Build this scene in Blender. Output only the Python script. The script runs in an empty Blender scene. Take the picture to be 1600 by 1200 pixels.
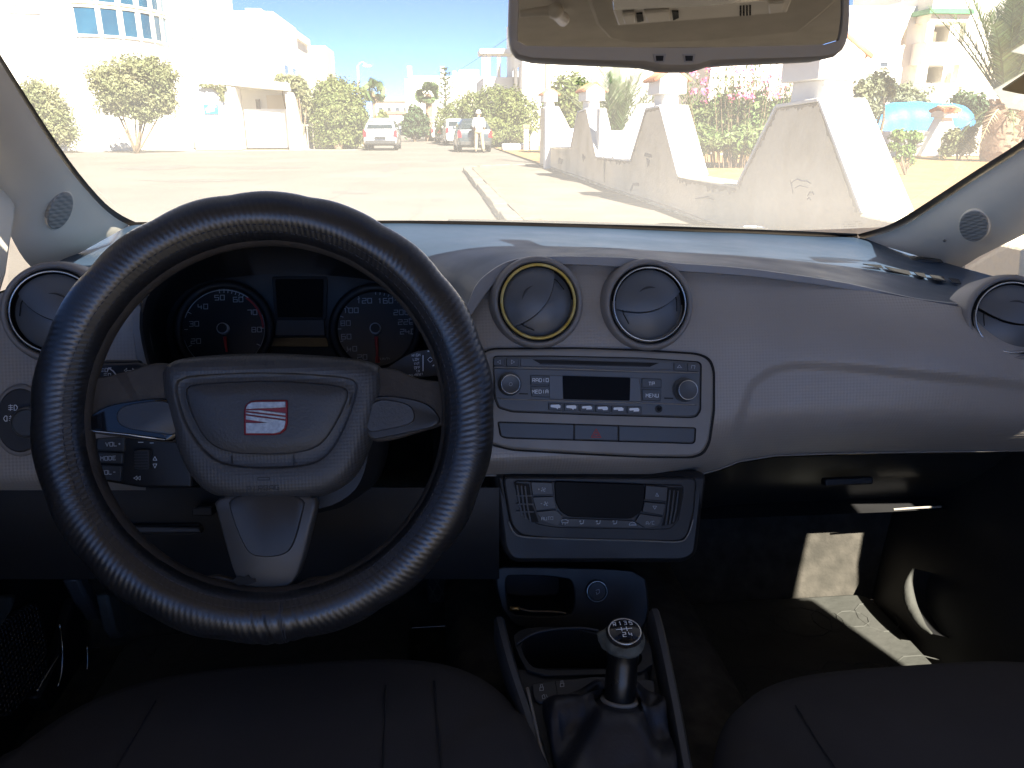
import bpy, bmesh, math, random
from mathutils import Vector, Matrix, noise
R = math.radians
SC = bpy.context.scene
COL = SC.collection
random.seed(7)

# ------------------------------------------------------------------ camera
FPX = 1208.0                      # focal length in pixels of the 1600 x 1200 photograph
CAM = Vector((0.0, 0.0, 1.14))
YAW, PITCH = R(5.8), R(18.5)
cd = bpy.data.cameras.new('camera')
cd.sensor_width = 36.0
cd.lens = 36.0 * FPX / 1600.0
cd.clip_start = 0.02
cd.clip_end = 2000.0
cam = bpy.data.objects.new('camera', cd)
COL.objects.link(cam)
cam.location = CAM
cam.rotation_euler = (math.pi / 2 - PITCH, 0, -YAW)
SC.camera = cam

# ------------------------------------------------------------------ world and sun
TO_SUN = Vector((0.34, -1.06, 1.0)).normalized()
w = bpy.data.worlds.new('World')
SC.world = w
w.use_nodes = True
nt = w.node_tree
bg = nt.nodes['Background']
sky = nt.nodes.new('ShaderNodeTexSky')
sky.sky_type = 'NISHITA'
sky.sun_disc = False
sky.sun_elevation = math.asin(TO_SUN.z)
sky.sun_rotation = math.atan2(TO_SUN.x, TO_SUN.y)
sky.altitude = 20
sky.air_density = 0.15
sky.dust_density = 0.0
sky.ozone_density = 6.0
nt.links.new(sky.outputs[0], bg.inputs[0])
bg.inputs[1].default_value = 0.05
sl = bpy.data.lights.new('sun', 'SUN')
sl.energy = 2.6
sl.angle = R(0.53)
sl.color = (1.0, 0.93, 0.81)
so = bpy.data.objects.new('sun', sl)
COL.objects.link(so)
so.rotation_euler = TO_SUN.to_track_quat('Z', 'Y').to_euler()
so.location = (0, 0, 30)

SC.view_settings.view_transform = 'Standard'
SC.view_settings.look = 'None'
SC.view_settings.gamma = 1.0
SC.view_settings.use_curve_mapping = False
SC.view_settings.exposure = 3.4
SC.render.engine = 'CYCLES'
SC.cycles.use_denoising = True
SC.cycles.max_bounces = 10
SC.cycles.diffuse_bounces = 6
SC.cycles.glossy_bounces = 4
SC.cycles.transparent_max_bounces = 12
SC.cycles.caustics_reflective = False
SC.cycles.caustics_refractive = False
SC.cycles.sample_clamp_indirect = 8.0

# ------------------------------------------------------------------ ray helpers: a pixel of the photo gives a direction, the surface gives the place
FW = Vector((math.sin(YAW) * math.cos(PITCH), math.cos(YAW) * math.cos(PITCH), -math.sin(PITCH)))
RT = Vector((math.cos(YAW), -math.sin(YAW), 0))
UP = RT.cross(FW)
def ray(px, py): return FW + RT * ((px - 800) / FPX) + UP * ((600 - py) / FPX)
def PX(px, py, x): d = ray(px, py); return CAM + d * ((x - CAM.x) / d.x)
def PY(px, py, y): d = ray(px, py); return CAM + d * ((y - CAM.y) / d.y)
def PZ(px, py, z): d = ray(px, py); return CAM + d * ((z - CAM.z) / d.z)
def lerp(a, b, t): return a + (b - a) * t
def sstep(t): t = max(0.0, min(1.0, t)); return t * t * (3 - 2 * t)
def interp(keys, x):
    if x <= keys[0][0]: return keys[0][1]
    for (a, va), (b, vb) in zip(keys, keys[1:]):
        if x <= b: return va + (vb - va) * (x - a) / (b - a)
    return keys[-1][1]
def crom(pts, n):
    """smooth curve through points (Catmull-Rom), n samples"""
    P = [Vector(p) for p in pts]
    out = []
    m = len(P) - 1
    for i in range(n):
        t = i / (n - 1) * m
        k = min(int(t), m - 1); u = t - k
        p0, p1, p2, p3 = P[max(k - 1, 0)], P[k], P[k + 1], P[min(k + 2, m)]
        out.append(0.5 * ((2 * p1) + (p2 - p0) * u + (2 * p0 - 5 * p1 + 4 * p2 - p3) * u * u + (3 * p1 - p0 - 3 * p2 + p3) * u ** 3))
    return out

class Plane:
    """a tilted working plane in the car: origin, right, up; h is height along its normal, towards the viewer"""
    def __init__(s, o, u, v):
        s.o = Vector(o); s.u = Vector(u).normalized(); s.v = Vector(v).normalized(); s.n = s.u.cross(s.v)
    def at(s, px, py, h=0.0):
        d = ray(px, py); return CAM + d * ((s.o + s.n * h - CAM).dot(s.n) / d.dot(s.n))
    def uv(s, px, py, h=0.0):
        p = s.at(px, py, h) - s.o; return (p.dot(s.u), p.dot(s.v))
    def p(s, a, b, h=0.0): return s.o + s.u * a + s.v * b + s.n * h

# ------------------------------------------------------------------ object helpers
def base_of(o):
    v = Vector((0, 0, 0))
    while o is not None:
        v += o.location; o = o.parent
    return v
def tag(o, label=None, cat=None, group=None, kind=None):
    if label: o['label'] = label
    if cat: o['category'] = cat
    if group: o['group'] = group
    if kind: o['kind'] = kind
    return o
def thing(name, label, cat, loc=(0, 0, 0), group=None):
    o = bpy.data.objects.new(name, None)
    o.empty_display_size = 0.05
    COL.objects.link(o); o.location = loc
    return tag(o, label, cat, group)
def copy_tree(o, parent=None):
    c = o.copy(); COL.objects.link(c)
    if parent is not None: c.parent = parent
    for ch in list(o.children): copy_tree(ch, c)
    return c

class MB:
    def __init__(s): s.v = []; s.f = []; s.uvs = {}
    def add(s, vs, fs):
        k = len(s.v); s.v += [Vector(p) for p in vs]; s.f += [tuple(i + k for i in f) for f in fs]; return k
    def box(s, x0, x1, y0, y1, z0, z1):
        s.add([(x0, y0, z0), (x1, y0, z0), (x1, y1, z0), (x0, y1, z0), (x0, y0, z1), (x1, y0, z1), (x1, y1, z1), (x0, y1, z1)],
              [(0, 3, 2, 1), (4, 5, 6, 7), (0, 1, 5, 4), (1, 2, 6, 5), (2, 3, 7, 6), (3, 0, 4, 7)]); return s
    def obox(s, c, a, b, n, ha, hb, hn):
        c = Vector(c); a = Vector(a).normalized() * ha; b = Vector(b).normalized() * hb; n = Vector(n).normalized() * hn
        vs = [c + a * i + b * j + n * k for k in (-1, 1) for (i, j) in ((-1, -1), (1, -1), (1, 1), (-1, 1))]
        s.add(vs, [(0, 3, 2, 1), (4, 5, 6, 7), (0, 1, 5, 4), (1, 2, 6, 5), (2, 3, 7, 6), (3, 0, 4, 7)]); return s
    def prism(s, pts, off):
        n = len(pts); off = Vector(off); P = [Vector(p) for p in pts]
        s.add(P + [p + off for p in P], [tuple(range(n - 1, -1, -1)), tuple(range(n, 2 * n))] + [(i, (i + 1) % n, n + (i + 1) % n, n + i) for i in range(n)]); return s
    def tube(s, pts, r, n=8, caps=True, closed=False):
        P = [Vector(p) for p in pts]; m = len(P); rr = r if isinstance(r, (list, tuple)) else [r] * m
        vs = []; prev = None
        for i, p in enumerate(P):
            if closed: t = P[(i + 1) % m] - P[i - 1]
            else: t = P[min(i + 1, m - 1)] - P[max(i - 1, 0)]
            t.normalize()
            a = prev if prev is not None else (Vector((0, 0, 1)) if abs(t.z) < 0.9 else Vector((1, 0, 0)))
            a = (a - t * a.dot(t)).normalized(); prev = a; b = t.cross(a)
            vs += [p + (a * math.cos(k / n * 6.28318) + b * math.sin(k / n * 6.28318)) * rr[i] for k in range(n)]
        fs = []
        for i in range(m if closed else m - 1):
            j = (i + 1) % m
            fs += [(i * n + k, i * n + (k + 1) % n, j * n + (k + 1) % n, j * n + k) for k in range(n)]
        if caps and not closed: fs += [tuple(range(n - 1, -1, -1)), tuple((m - 1) * n + k for k in range(n))]
        s.add(vs, fs); return s
    def lathe(s, o, axis, prof, n=32, cap0=True, cap1=True, ref=(1, 0, 0)):
        o = Vector(o); ax = Vector(axis).normalized(); a = Vector(ref); a = (a - ax * a.dot(ax)).normalized(); b = ax.cross(a)
        vs = []
        for r, h in prof: vs += [o + ax * h + (a * math.cos(k / n * 6.28318530718) + b * math.sin(k / n * 6.28318530718)) * r for k in range(n)]
        fs = []
        for i in range(len(prof) - 1): fs += [(i * n + k, i * n + (k + 1) % n, (i + 1) * n + (k + 1) % n, (i + 1) * n + k) for k in range(n)]
        if cap0: fs.append(tuple(range(n - 1, -1, -1)))
        if cap1: fs.append(tuple((len(prof) - 1) * n + k for k in range(n)))
        s.add(vs, fs); return s
    def torus(s, o, axis, R_, r, n=48, m=10, ref=(1, 0, 0)):
        o = Vector(o); ax = Vector(axis).normalized(); a = Vector(ref); a = (a - ax * a.dot(ax)).normalized(); b = ax.cross(a)
        pts = [o + (a * math.cos(k / n * 6.28318530718) + b * math.sin(k / n * 6.28318530718)) * R_ for k in range(n)]
        vs = []
        for k in range(n):
            d = (pts[k] - o).normalized()
            vs += [pts[k] + (d * math.cos(q / m * 6.28318) + ax * math.sin(q / m * 6.28318)) * r for q in range(m)]
        s.add(vs, [(k * m + q, ((k + 1) % n) * m + q, ((k + 1) % n) * m + (q + 1) % m, k * m + (q + 1) % m) for k in range(n) for q in range(m)]); return s
    def grid(s, rows, closed_u=False, uvs=None):
        nu = len(rows[0]); k0 = len(s.v)
        s.v += [Vector(p) for r in rows for p in r]
        for j in range(len(rows) - 1):
            for i in range(nu if closed_u else nu - 1):
                s.f.append((k0 + j * nu + i, k0 + j * nu + (i + 1) % nu, k0 + (j + 1) * nu + (i + 1) % nu, k0 + (j + 1) * nu + i))
        if uvs:
            for idx, q in enumerate(uvs): s.uvs[k0 + idx] = q
        return s
    def sphere(s, c, rad, nu=16, nv=10):
        c = Vector(c); rad = rad if isinstance(rad, (tuple, list)) else (rad,) * 3
        rows = []
        for j in range(nv + 1):
            th = math.pi * j / nv; st = max(math.sin(th), 0.001)
            rows.append([c + Vector((rad[0] * st * math.cos(6.28318530718 * i / nu), rad[1] * st * math.sin(6.28318530718 * i / nu), rad[2] * math.cos(th))) for i in range(nu)])
        return s.grid(rows, True)
    def build(s, name, mat, parent=None, smooth=None, bevel=0, seg=2, recalc=True, solid=0, sub=0):
        off = base_of(parent)
        me = bpy.data.meshes.new(name)
        me.from_pydata([p - off for p in s.v], [], s.f)
        if s.uvs:
            ul = me.uv_layers.new(name='UVMap')
            for lp in me.loops:
                ul.data[lp.index].uv = s.uvs.get(lp.vertex_index, (0, 0))
        if recalc:
            bm = bmesh.new(); bm.from_mesh(me); bmesh.ops.recalc_face_normals(bm, faces=bm.faces); bm.to_mesh(me); bm.free()
        me.materials.append(mat)
        if smooth is not None:
            me.shade_smooth()
            if smooth < 180: me.set_sharp_from_angle(angle=R(smooth))
        me.update()
        o = bpy.data.objects.new(name, me); COL.objects.link(o)
        if parent is not None: o.parent = parent
        if solid:
            m = o.modifiers.new('thick', 'SOLIDIFY'); m.thickness = abs(solid); m.offset = -1 if solid > 0 else 1
        if bevel:
            m = o.modifiers.new('bevel', 'BEVEL'); m.width = bevel; m.segments = seg; m.limit_method = 'ANGLE'; m.angle_limit = R(35)
            if smooth is None: me.shade_smooth(); me.set_sharp_from_angle(angle=R(50))
        if sub:
            m = o.modifiers.new('sub', 'SUBSURF'); m.levels = sub; m.render_levels = sub
        return o

def rnd(poly, r, n=4):
    """round the corners of a 2D polygon"""
    out = []; m = len(poly)
    for i in range(m):
        p = Vector(poly[i]); a = Vector(poly[i - 1]); b = Vector(poly[(i + 1) % m])
        ra = min(r, (a - p).length * 0.45); rb = min(r, (b - p).length * 0.45)
        s = p + (a - p).normalized() * ra; e = p + (b - p).normalized() * rb
        for k in range(n + 1):
            t = k / n; out.append(tuple(s.lerp(p, t).lerp(p.lerp(e, t), t)))
    return out
def slab(name, pl, poly, h0, h1, mat, parent=None, round_px=0, bevel=0.0, seg=2, uvspace=False):
    """a plate of real thickness on a working plane, outline in photo pixels (or plane metres)"""
    if round_px: poly = rnd(poly, round_px)
    q = [pl.p(a, b, h0) for a, b in poly] if uvspace else [pl.p(*pl.uv(a, b, h1), h0) for a, b in poly]
    return MB().prism(q, pl.n * (h1 - h0)).build(name, mat, parent, bevel=bevel, seg=seg)
def chaikin(p, it=2):
    for _ in range(it):
        q = []
        for i in range(len(p)):
            a = Vector(p[i]); b = Vector(p[(i + 1) % len(p)])
            q += [tuple(a * .75 + b * .25), tuple(a * .25 + b * .75)]
        p = q
    return p
def aloop(pl, pts, n, h, sc=1.0, it=2, href=None, c=None, inset=0.0):
    """resample a star shaped outline by angle on a working plane"""
    uv = [Vector(pl.uv(a, b, h if href is None else href)) for a, b in pts]
    if it: uv = [Vector(q) for q in chaikin([tuple(q) for q in uv], it)]
    cc = Vector(c) if c else sum(uv, Vector((0, 0))) / len(uv)
    out = []
    for k in range(n):
        an = 6.28318530718 * k / n; d = Vector((math.cos(an), math.sin(an)))
        best = 0
        for i in range(len(uv)):
            a = uv[i] - cc; b = uv[(i + 1) % len(uv)] - cc; e = b - a
            den = d.x * e.y - d.y * e.x
            if abs(den) < 1e-12: continue
            t = (a.x * e.y - a.y * e.x) / den; s_ = (a.x * d.y - a.y * d.x) / den
            if t > 0 and -1e-6 <= s_ <= 1 + 1e-6: best = max(best, t)
        q = cc + d * max(best * sc - inset, 0.0005)
        out.append(pl.p(q.x, q.y, h))
    return out
def loft(name, loops, mat, parent=None, cap=True, smooth=40, capb=False, uv=None, bevel=0):
    mb = MB(); n = len(loops[0]); mb.grid(loops, True)
    if cap: mb.f.append(tuple(range((len(loops) - 1) * n, len(loops) * n)))
    if capb: mb.f.append(tuple(range(n - 1, -1, -1)))
    return mb.build(name, mat, parent, smooth=smooth, bevel=bevel)

# ------------------------------------------------------------------ lettering: squarish strokes on a 4 x 6 grid
GL = {
 '0': [[(0,0),(4,0),(4,6),(0,6),(0,-.01)]], '1': [[(1,5),(2.2,6),(2.2,0)]], '2': [[(0,6),(4,6),(4,3.2),(0,3),(0,0),(4,0)]],
 '3': [[(0,6),(4,6),(4,0),(0,0)],[(1,3.1),(4,3.1)]], '4': [[(0,6),(0,2.6),(4,2.6)],[(3.2,4.5),(3.2,0)]], '5': [[(4,6),(0,6),(0,3.2),(4,3.2),(4,0),(0,0)]],
 '6': [[(4,6),(0,6),(0,0),(4,0),(4,3.2),(0,3.2)]], '7': [[(0,6),(4,6),(4,0)]], '8': [[(0,0),(4,0),(4,6),(0,6),(0,-.01)],[(0,3.1),(4,3.1)]], '9': [[(4,3),(0,3),(0,6),(4,6),(4,0)]],
 'A': [[(0,0),(0,5),(1,6),(3,6),(4,5),(4,0)],[(0,2.6),(4,2.6)]], 'B': [[(0,0),(3.4,0),(4,1),(4,2.4),(3.2,3.1),(4,4),(4,5.2),(3.4,6),(0,6),(0,0)],[(0,3.1),(3.2,3.1)]],
 'C': [[(4,6),(0,6),(0,0),(4,0)]], 'D': [[(0,0),(3,0),(4,1),(4,5),(3,6),(0,6),(0,-.01)]], 'E': [[(4,6),(0,6),(0,0),(4,0)],[(0,3.1),(3.4,3.1)]],
 'F': [[(4,6),(0,6),(0,0)],[(0,3.1),(3.4,3.1)]], 'G': [[(4,6),(0,6),(0,0),(4,0),(4,3),(2.2,3)]], 'H': [[(0,0),(0,6)],[(4,0),(4,6)],[(0,3.1),(4,3.1)]], 'I': [[(2,0),(2,6)]],
 'L': [[(0,6),(0,0),(4,0)]], 'M': [[(0,0),(0,6),(2,3),(4,6),(4,0)]], 'N': [[(0,0),(0,6),(4,0),(4,6)]], 'O': [[(0,0),(4,0),(4,6),(0,6),(0,-.01)]],
 'P': [[(0,0),(0,6),(4,6),(4,2.8),(0,2.8)]], 'R': [[(0,0),(0,6),(4,6),(4,2.9),(0,2.9)],[(1.8,2.9),(4,0)]], 'S': [[(4,6),(0,6),(0,3.2),(4,3.2),(4,0),(0,0)]],
 'T': [[(0,6),(4,6)],[(2,6),(2,0)]], 'U': [[(0,6),(0,0),(4,0),(4,6)]], 'V': [[(0,6),(2,0),(4,6)]], 'W': [[(0,6),(1,0),(2,4),(3,0),(4,6)]], 'X': [[(0,0),(4,6)],[(0,6),(4,0)]],
 '+': [[(.5,3),(3.5,3)],[(2,1.5),(2,4.5)]], '-': [[(.5,3),(3.5,3)]], '/': [[(0,0),(4,6)]], '.': [[(1.6,0),(2.4,0)]], ' ': [],
 'k': [[(0,0),(0,6)],[(3.5,4),(0,2),(3.5,0)]], 'm': [[(0,0),(0,4),(4,4),(4,0)],[(2,4),(2,0)]], 'h': [[(0,0),(0,6)],[(0,3.5),(3.6,3.5),(3.6,0)]],
}
class Ink:
    """flat printed strokes on a working plane, as one mesh"""
    def __init__(s, pl, h): s.pl = pl; s.h = h; s.mb = MB(); s.k = 0
    def line(s, pts, w):
        pts = [Vector(p) for p in pts]; m = len(pts); L = []; Rr = []
        for i in range(m):
            d0 = (pts[i] - pts[i - 1]).normalized() if i else None
            d1 = (pts[i + 1] - pts[i]).normalized() if i < m - 1 else None
            if d0 is None: d0 = d1
            if d1 is None: d1 = d0
            nn = Vector((-(d0.y + d1.y), d0.x + d1.x))
            nn = Vector((-d0.y, d0.x)) if nn.length < 1e-6 else nn.normalized()
            sc = 1 / max(0.5, nn.dot(Vector((-d0.y, d0.x))))
            L.append(pts[i] + nn * w * .5 * sc); Rr.append(pts[i] - nn * w * .5 * sc)
        hh = s.h + (s.k % 9) * 6e-6; s.k += 1
        s.mb.add([s.pl.p(p.x, p.y, hh) for p in L + Rr], [(i, i + 1, m + i + 1, m + i) for i in range(m - 1)]); return s
    def fill(s, pts):
        hh = s.h + (s.k % 9) * 6e-6; s.k += 1
        s.mb.add([s.pl.p(a, b, hh) for a, b in pts], [tuple(range(len(pts)))]); return s
    def text(s, txt, px, py, hpx, wf=0.62, rot=0.0, th=0.15, uv=None, gap=.42):
        """centred on a photo pixel, cap height in photo pixels"""
        c = Vector(uv if uv else s.pl.uv(px, py, s.h)); 
        H = hpx if uv else (Vector(s.pl.uv(px, py - hpx / 2, s.h)) - Vector(s.pl.uv(px, py + hpx / 2, s.h))).length
        cw = H * wf; adv = cw * (1 + gap); W = adv * len(txt) - cw * gap
        ca, sa = math.cos(rot), math.sin(rot)
        for i, ch in enumerate(txt):
            for st in GL.get(ch, []):
                q = []
                for gx, gy in st:
                    x = -W / 2 + i * adv + gx / 4 * cw; y = (gy / 6 - .5) * H
                    q.append((c.x + x * ca - y * sa, c.y + x * sa + y * ca))
                s.line(q, H * th)
        return s
    def px(s, pts, w):  # polyline in photo pixels, width in metres
        return s.line([s.pl.uv(a, b, s.h) for a, b in pts], w)
    def fpx(s, pts): return s.fill([s.pl.uv(a, b, s.h) for a, b in pts])
    def circ(s, px, py, rpx, w, a0=0, a1=360, n=24):
        c = Vector(s.pl.uv(px, py, s.h)); r = (Vector(s.pl.uv(px + rpx, py, s.h)) - c).length
        return s.line([(c.x + r * math.cos(R(a0 + (a1 - a0) * k / n)), c.y + r * math.sin(R(a0 + (a1 - a0) * k / n))) for k in range(n + 1)], w)
    def build(s, name, mat, parent): return s.mb.build(name, mat, parent, recalc=False)
# ------------------------------------------------------------------ materials (all procedural)
def mat(name, col, rough=.5, var=.12, vs=6.0, bump=0, bs=120, metal=0, spec=.5, coat=0, col2=None, uvw=None, island=0, mask=(.35, .7), detail=4, transl=0):
    m = bpy.data.materials.new(name); m.use_nodes = True
    N = m.node_tree.nodes; L = m.node_tree.links; b = N['Principled BSDF']
    tc = N.new('ShaderNodeTexCoord')
    nz = N.new('ShaderNodeTexNoise'); nz.inputs['Scale'].default_value = vs; nz.inputs['Detail'].default_value = detail
    L.new(tc.outputs['Object'], nz.inputs['Vector'])
    rp = N.new('ShaderNodeMapRange'); rp.inputs[1].default_value = mask[0]; rp.inputs[2].default_value = mask[1]
    L.new(nz.outputs['Fac'], rp.inputs[0])
    mx = N.new('ShaderNodeMix'); mx.data_type = 'RGBA'
    c1 = [max(0, c * (1 - var)) for c in col]; c2 = [min(1, c * (1 + var)) for c in col] if col2 is None else list(col2)
    if col2 is not None: c1 = list(col)
    mx.inputs['A'].default_value = (*c1, 1); mx.inputs['B'].default_value = (*c2, 1)
    L.new(rp.outputs[0], mx.inputs['Factor'])
    src = mx.outputs['Result']
    if island:
        g = N.new('ShaderNodeNewGeometry'); hs = N.new('ShaderNodeHueSaturation')
        mr = N.new('ShaderNodeMapRange'); mr.inputs[3].default_value = 1 - island; mr.inputs[4].default_value = 1 + island
        L.new(g.outputs['Random Per Island'], mr.inputs[0]); L.new(mr.outputs[0], hs.inputs['Value']); L.new(src, hs.inputs['Color'])
        mh = N.new('ShaderNodeMapRange'); mh.inputs[3].default_value = .5 - island * .05; mh.inputs[4].default_value = .5 + island * .05
        L.new(g.outputs['Random Per Island'], mh.inputs[0]); L.new(mh.outputs[0], hs.inputs['Hue'])
        src = hs.outputs['Color']
    L.new(src, b.inputs['Base Color'])
    rr = N.new('ShaderNodeMapRange'); rr.inputs[3].default_value = max(.01, rough * .86); rr.inputs[4].default_value = min(1, rough * 1.14)
    n2 = N.new('ShaderNodeTexNoise'); n2.inputs['Scale'].default_value = 14; n2.inputs['Detail'].default_value = 5; L.new(tc.outputs['Object'], n2.inputs['Vector'])
    rr.inputs[1].default_value = .3; rr.inputs[2].default_value = .7; L.new(n2.outputs['Fac'], rr.inputs[0]); L.new(rr.outputs[0], b.inputs['Roughness'])
    b.inputs['Metallic'].default_value = metal
    b.inputs['Specular IOR Level'].default_value = spec; b.inputs['Coat Weight'].default_value = coat
    if coat: b.inputs['Coat Roughness'].default_value = .05
    if bump:
        bt = N.new('ShaderNodeTexNoise'); bt.inputs['Scale'].default_value = bs; bt.inputs['Detail'].default_value = 3
        L.new(tc.outputs['Object'], bt.inputs['Vector'])
        bn = N.new('ShaderNodeBump'); bn.inputs['Strength'].default_value = bump; bn.inputs['Distance'].default_value = 1.0 / bs * .3
        L.new(bt.outputs['Fac'], bn.inputs['Height']); L.new(bn.outputs['Normal'], b.inputs['Normal'])
    if transl:      # thin leaves let light through
        tb = N.new('ShaderNodeBsdfTranslucent'); L.new(src, tb.inputs[0]); ms = N.new('ShaderNodeMixShader'); ms.inputs[0].default_value = transl
        L.new(b.outputs[0], ms.inputs[1]); L.new(tb.outputs[0], ms.inputs[2]); L.new(ms.outputs[0], N['Material Output'].inputs['Surface'])
    return m
def weave(name, col, rough, pu, pv, strength, dist, var=.08, spec=.5, diag=False, coord='UV', obj_axes=None, dust=None):
    """plastic or leatherette moulded with a fine regular grain: two crossing waves in metres"""
    m = mat(name, col, rough, var, 5.0, spec=spec)
    N = m.node_tree.nodes; L = m.node_tree.links; b = N['Principled BSDF']; tc = N['Texture Coordinate']
    sp = N.new('ShaderNodeSeparateXYZ'); L.new(tc.outputs[coord], sp.inputs[0])
    ax = obj_axes or (0, 1)
    def sn(sock, pitch, sock2=None, p2=1):
        a = N.new('ShaderNodeMath'); a.operation = 'MULTIPLY'; a.inputs[1].default_value = 6.28318 / pitch; L.new(sock, a.inputs[0]); o = a.outputs[0]
        if sock2 is not None:
            c = N.new('ShaderNodeMath'); c.operation = 'MULTIPLY_ADD'; c.inputs[1].default_value = 6.28318 / p2
            L.new(sock2, c.inputs[0]); L.new(o, c.inputs[2]); o = c.outputs[0]
        q = N.new('ShaderNodeMath'); q.operation = 'SINE'; L.new(o, q.inputs[0]); return q.outputs[0]
    if diag: s1 = sn(sp.outputs[ax[0]], pu, sp.outputs[ax[1]], pv); s2 = sn(sp.outputs[ax[0]], pu * .5, sp.outputs[ax[1]], -pv * .5)
    else: s1 = sn(sp.outputs[ax[0]], pu); s2 = sn(sp.outputs[ax[1]], pv)
    if diag:        # the embossing is stretched flat in places
        na = N.new('ShaderNodeTexNoise'); na.inputs['Scale'].default_value = 18; L.new(tc.outputs['Object'], na.inputs['Vector'])
        nr = N.new('ShaderNodeMapRange'); nr.inputs[1].default_value = .35; nr.inputs[2].default_value = .65; nr.inputs[3].default_value = .35; L.new(na.outputs['Fac'], nr.inputs[0])
        nm = N.new('ShaderNodeMath'); nm.operation = 'MULTIPLY'; L.new(s1, nm.inputs[0]); L.new(nr.outputs[0], nm.inputs[1]); s1 = nm.outputs[0]
    ad = N.new('ShaderNodeMath'); ad.operation = 'MULTIPLY_ADD'; ad.inputs[1].default_value = .15 if diag else 1.0
    L.new(s2, ad.inputs[0]); L.new(s1, ad.inputs[2])
    bn = N.new('ShaderNodeBump'); bn.inputs['Strength'].default_value = strength; bn.inputs['Distance'].default_value = dist
    L.new(ad.outputs[0], bn.inputs['Height']); L.new(bn.outputs['Normal'], b.inputs['Normal'])
    return m
def shiny(name, col, rough=.1, metal=1.0, spec=.5): return mat(name, col, rough, .04, metal=metal, spec=spec)

# outside
m_road = mat('asphalt_dusty', (.125, .109, .094), .92, vs=.35, col2=(.165, .146, .126), bump=.4, bs=40, spec=.15)
m_pave = mat('pavement_dusty', (.14, .118, .097), .93, vs=1.1, col2=(.19, .162, .134), bump=.4, bs=25, spec=.15)
m_kerb = mat('kerb_concrete', (.15, .13, .105), .9, vs=3, col2=(.2, .175, .14), bump=.4, bs=30, spec=.2)
m_soil = mat('sandy_soil', (.25, .15, .065), .95, vs=1.6, col2=(.33, .205, .095), bump=.7, bs=14, spec=.1)
m_ground = mat('dusty_ground', (.3, .25, .19), .95, vs=.12, col2=(.38, .32, .25), bump=.3, bs=10, spec=.1)
m_white = mat('white_render', (.68, .66, .61), .85, vs=.5, col2=(.78, .76, .72), bump=.15, bs=30, spec=.2)
m_white2 = mat('warm_white_render', (.66, .62, .54), .85, vs=.4, col2=(.76, .72, .64), bump=.15, bs=30, spec=.2)
m_cream = mat('cream_render', (.62, .52, .38), .85, vs=.4, col2=(.7, .6, .46), spec=.2)
m_wall = mat('stained_shaded_render', (.47, .385, .255), .9, vs=1.3, col2=(.66, .565, .41), bump=.5, bs=18, spec=.2, mask=(.3, .55), detail=8)  # beige of the shaded street face put into the colour, with stains
m_wallside = mat('sunlit_white_render', (.62, .6, .55), .88, vs=2.2, col2=(.74, .72, .68), bump=.3, bs=25, spec=.2)  # paler than the wall body: sunlit tops put into the colour
m_tile = mat('terracotta_tile', (.38, .15, .08), .8, vs=5, col2=(.5, .24, .14), island=.25, spec=.25)
m_scrape = mat('scraped_cement', (.16, .14, .12), .95, vs=9, col2=(.26, .23, .19), bump=.4, bs=40)
m_pane = mat('blue_window_pane', (.006, .05, .1), .25, vs=.8, col2=(.012, .085, .15), spec=.2)
m_panedark = mat('dark_window_pane', (.05, .06, .07), .1, spec=.6)
m_frame = mat('cream_window_frame', (.62, .56, .42), .6)
m_green_trim = mat('green_tile_trim', (.06, .2, .1), .5)
m_sign = mat('blue_sign', (.03, .22, .5), .4)
m_signw = mat('pale_sign_print', (.55, .7, .8), .5)
m_trunk = mat('bark', (.14, .1, .07), .95, vs=9, col2=(.24, .18, .12), bump=.6, bs=20, spec=.1)
m_palmtrunk = mat('palm_bark', (.2, .13, .09), .95, vs=7, col2=(.34, .24, .17), bump=.8, bs=12, spec=.1)
m_leaf = mat('hedge_leaves', (.125, .15, .05), .6, vs=1.2, col2=(.18, .2, .075), island=.45, spec=.3, transl=.35)
m_leaf_dk = mat('dark_leaves', (.055, .09, .04), .6, vs=1.0, col2=(.085, .12, .055), island=.45, spec=.3, transl=.35)
m_leaf_dry = mat('dusty_olive_leaves', (.165, .185, .085), .7, vs=1.1, col2=(.27, .26, .14), island=.45, spec=.25, transl=.35)
m_leaf_ole = mat('oleander_leaves', (.11, .17, .05), .55, vs=1.5, col2=(.15, .18, .075), island=.5, spec=.3, transl=.35)
m_leaf_gry = mat('grey_green_leaves', (.16, .18, .11), .6, vs=1.5, col2=(.22, .24, .14), island=.4, spec=.3, transl=.35)
m_leaf_lt = mat('fresh_leaves', (.11, .19, .04), .5, vs=2, col2=(.16, .23, .06), island=.4, spec=.35, transl=.35)
m_frond = mat('palm_frond', (.085, .13, .05), .5, vs=1.4, col2=(.14, .18, .08), island=.4, spec=.35, transl=.35)
m_frond_dry = mat('dry_palm_frond', (.3, .23, .12), .7, vs=2, col2=(.4, .32, .2), island=.3)
m_pink = mat('pink_flowers', (.55, .07, .2), .6, vs=3, col2=(.65, .15, .3), island=.3)
m_tarp = mat('blue_tarpaulin', (.01, .2, .5), .6, vs=1.2, col2=(.02, .28, .62), bump=.2, bs=8, spec=.5)
m_pole = mat('weathered_pole', (.42, .38, .3), .8)
m_cable = mat('cable_black', (.02, .02, .02), .6)
m_car_silver = mat('silver_car_paint', (.42, .43, .44), .3, .04, metal=.35, coat=.7)
m_car_dark = mat('dark_grey_car_paint', (.045, .06, .07), .3, .05, metal=.3, coat=.8)
m_car_white = mat('white_car_paint', (.7, .7, .69), .3, .03, coat=.7)
m_car_graph = mat('graphite_car_paint', (.06, .06, .065), .3, .05, metal=.3, coat=.8)
m_glass_car = mat('dark_car_glass', (.02, .03, .035), .05, spec=.7)
m_tyre = mat('tyre_rubber', (.018, .018, .018), .9)
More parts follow.
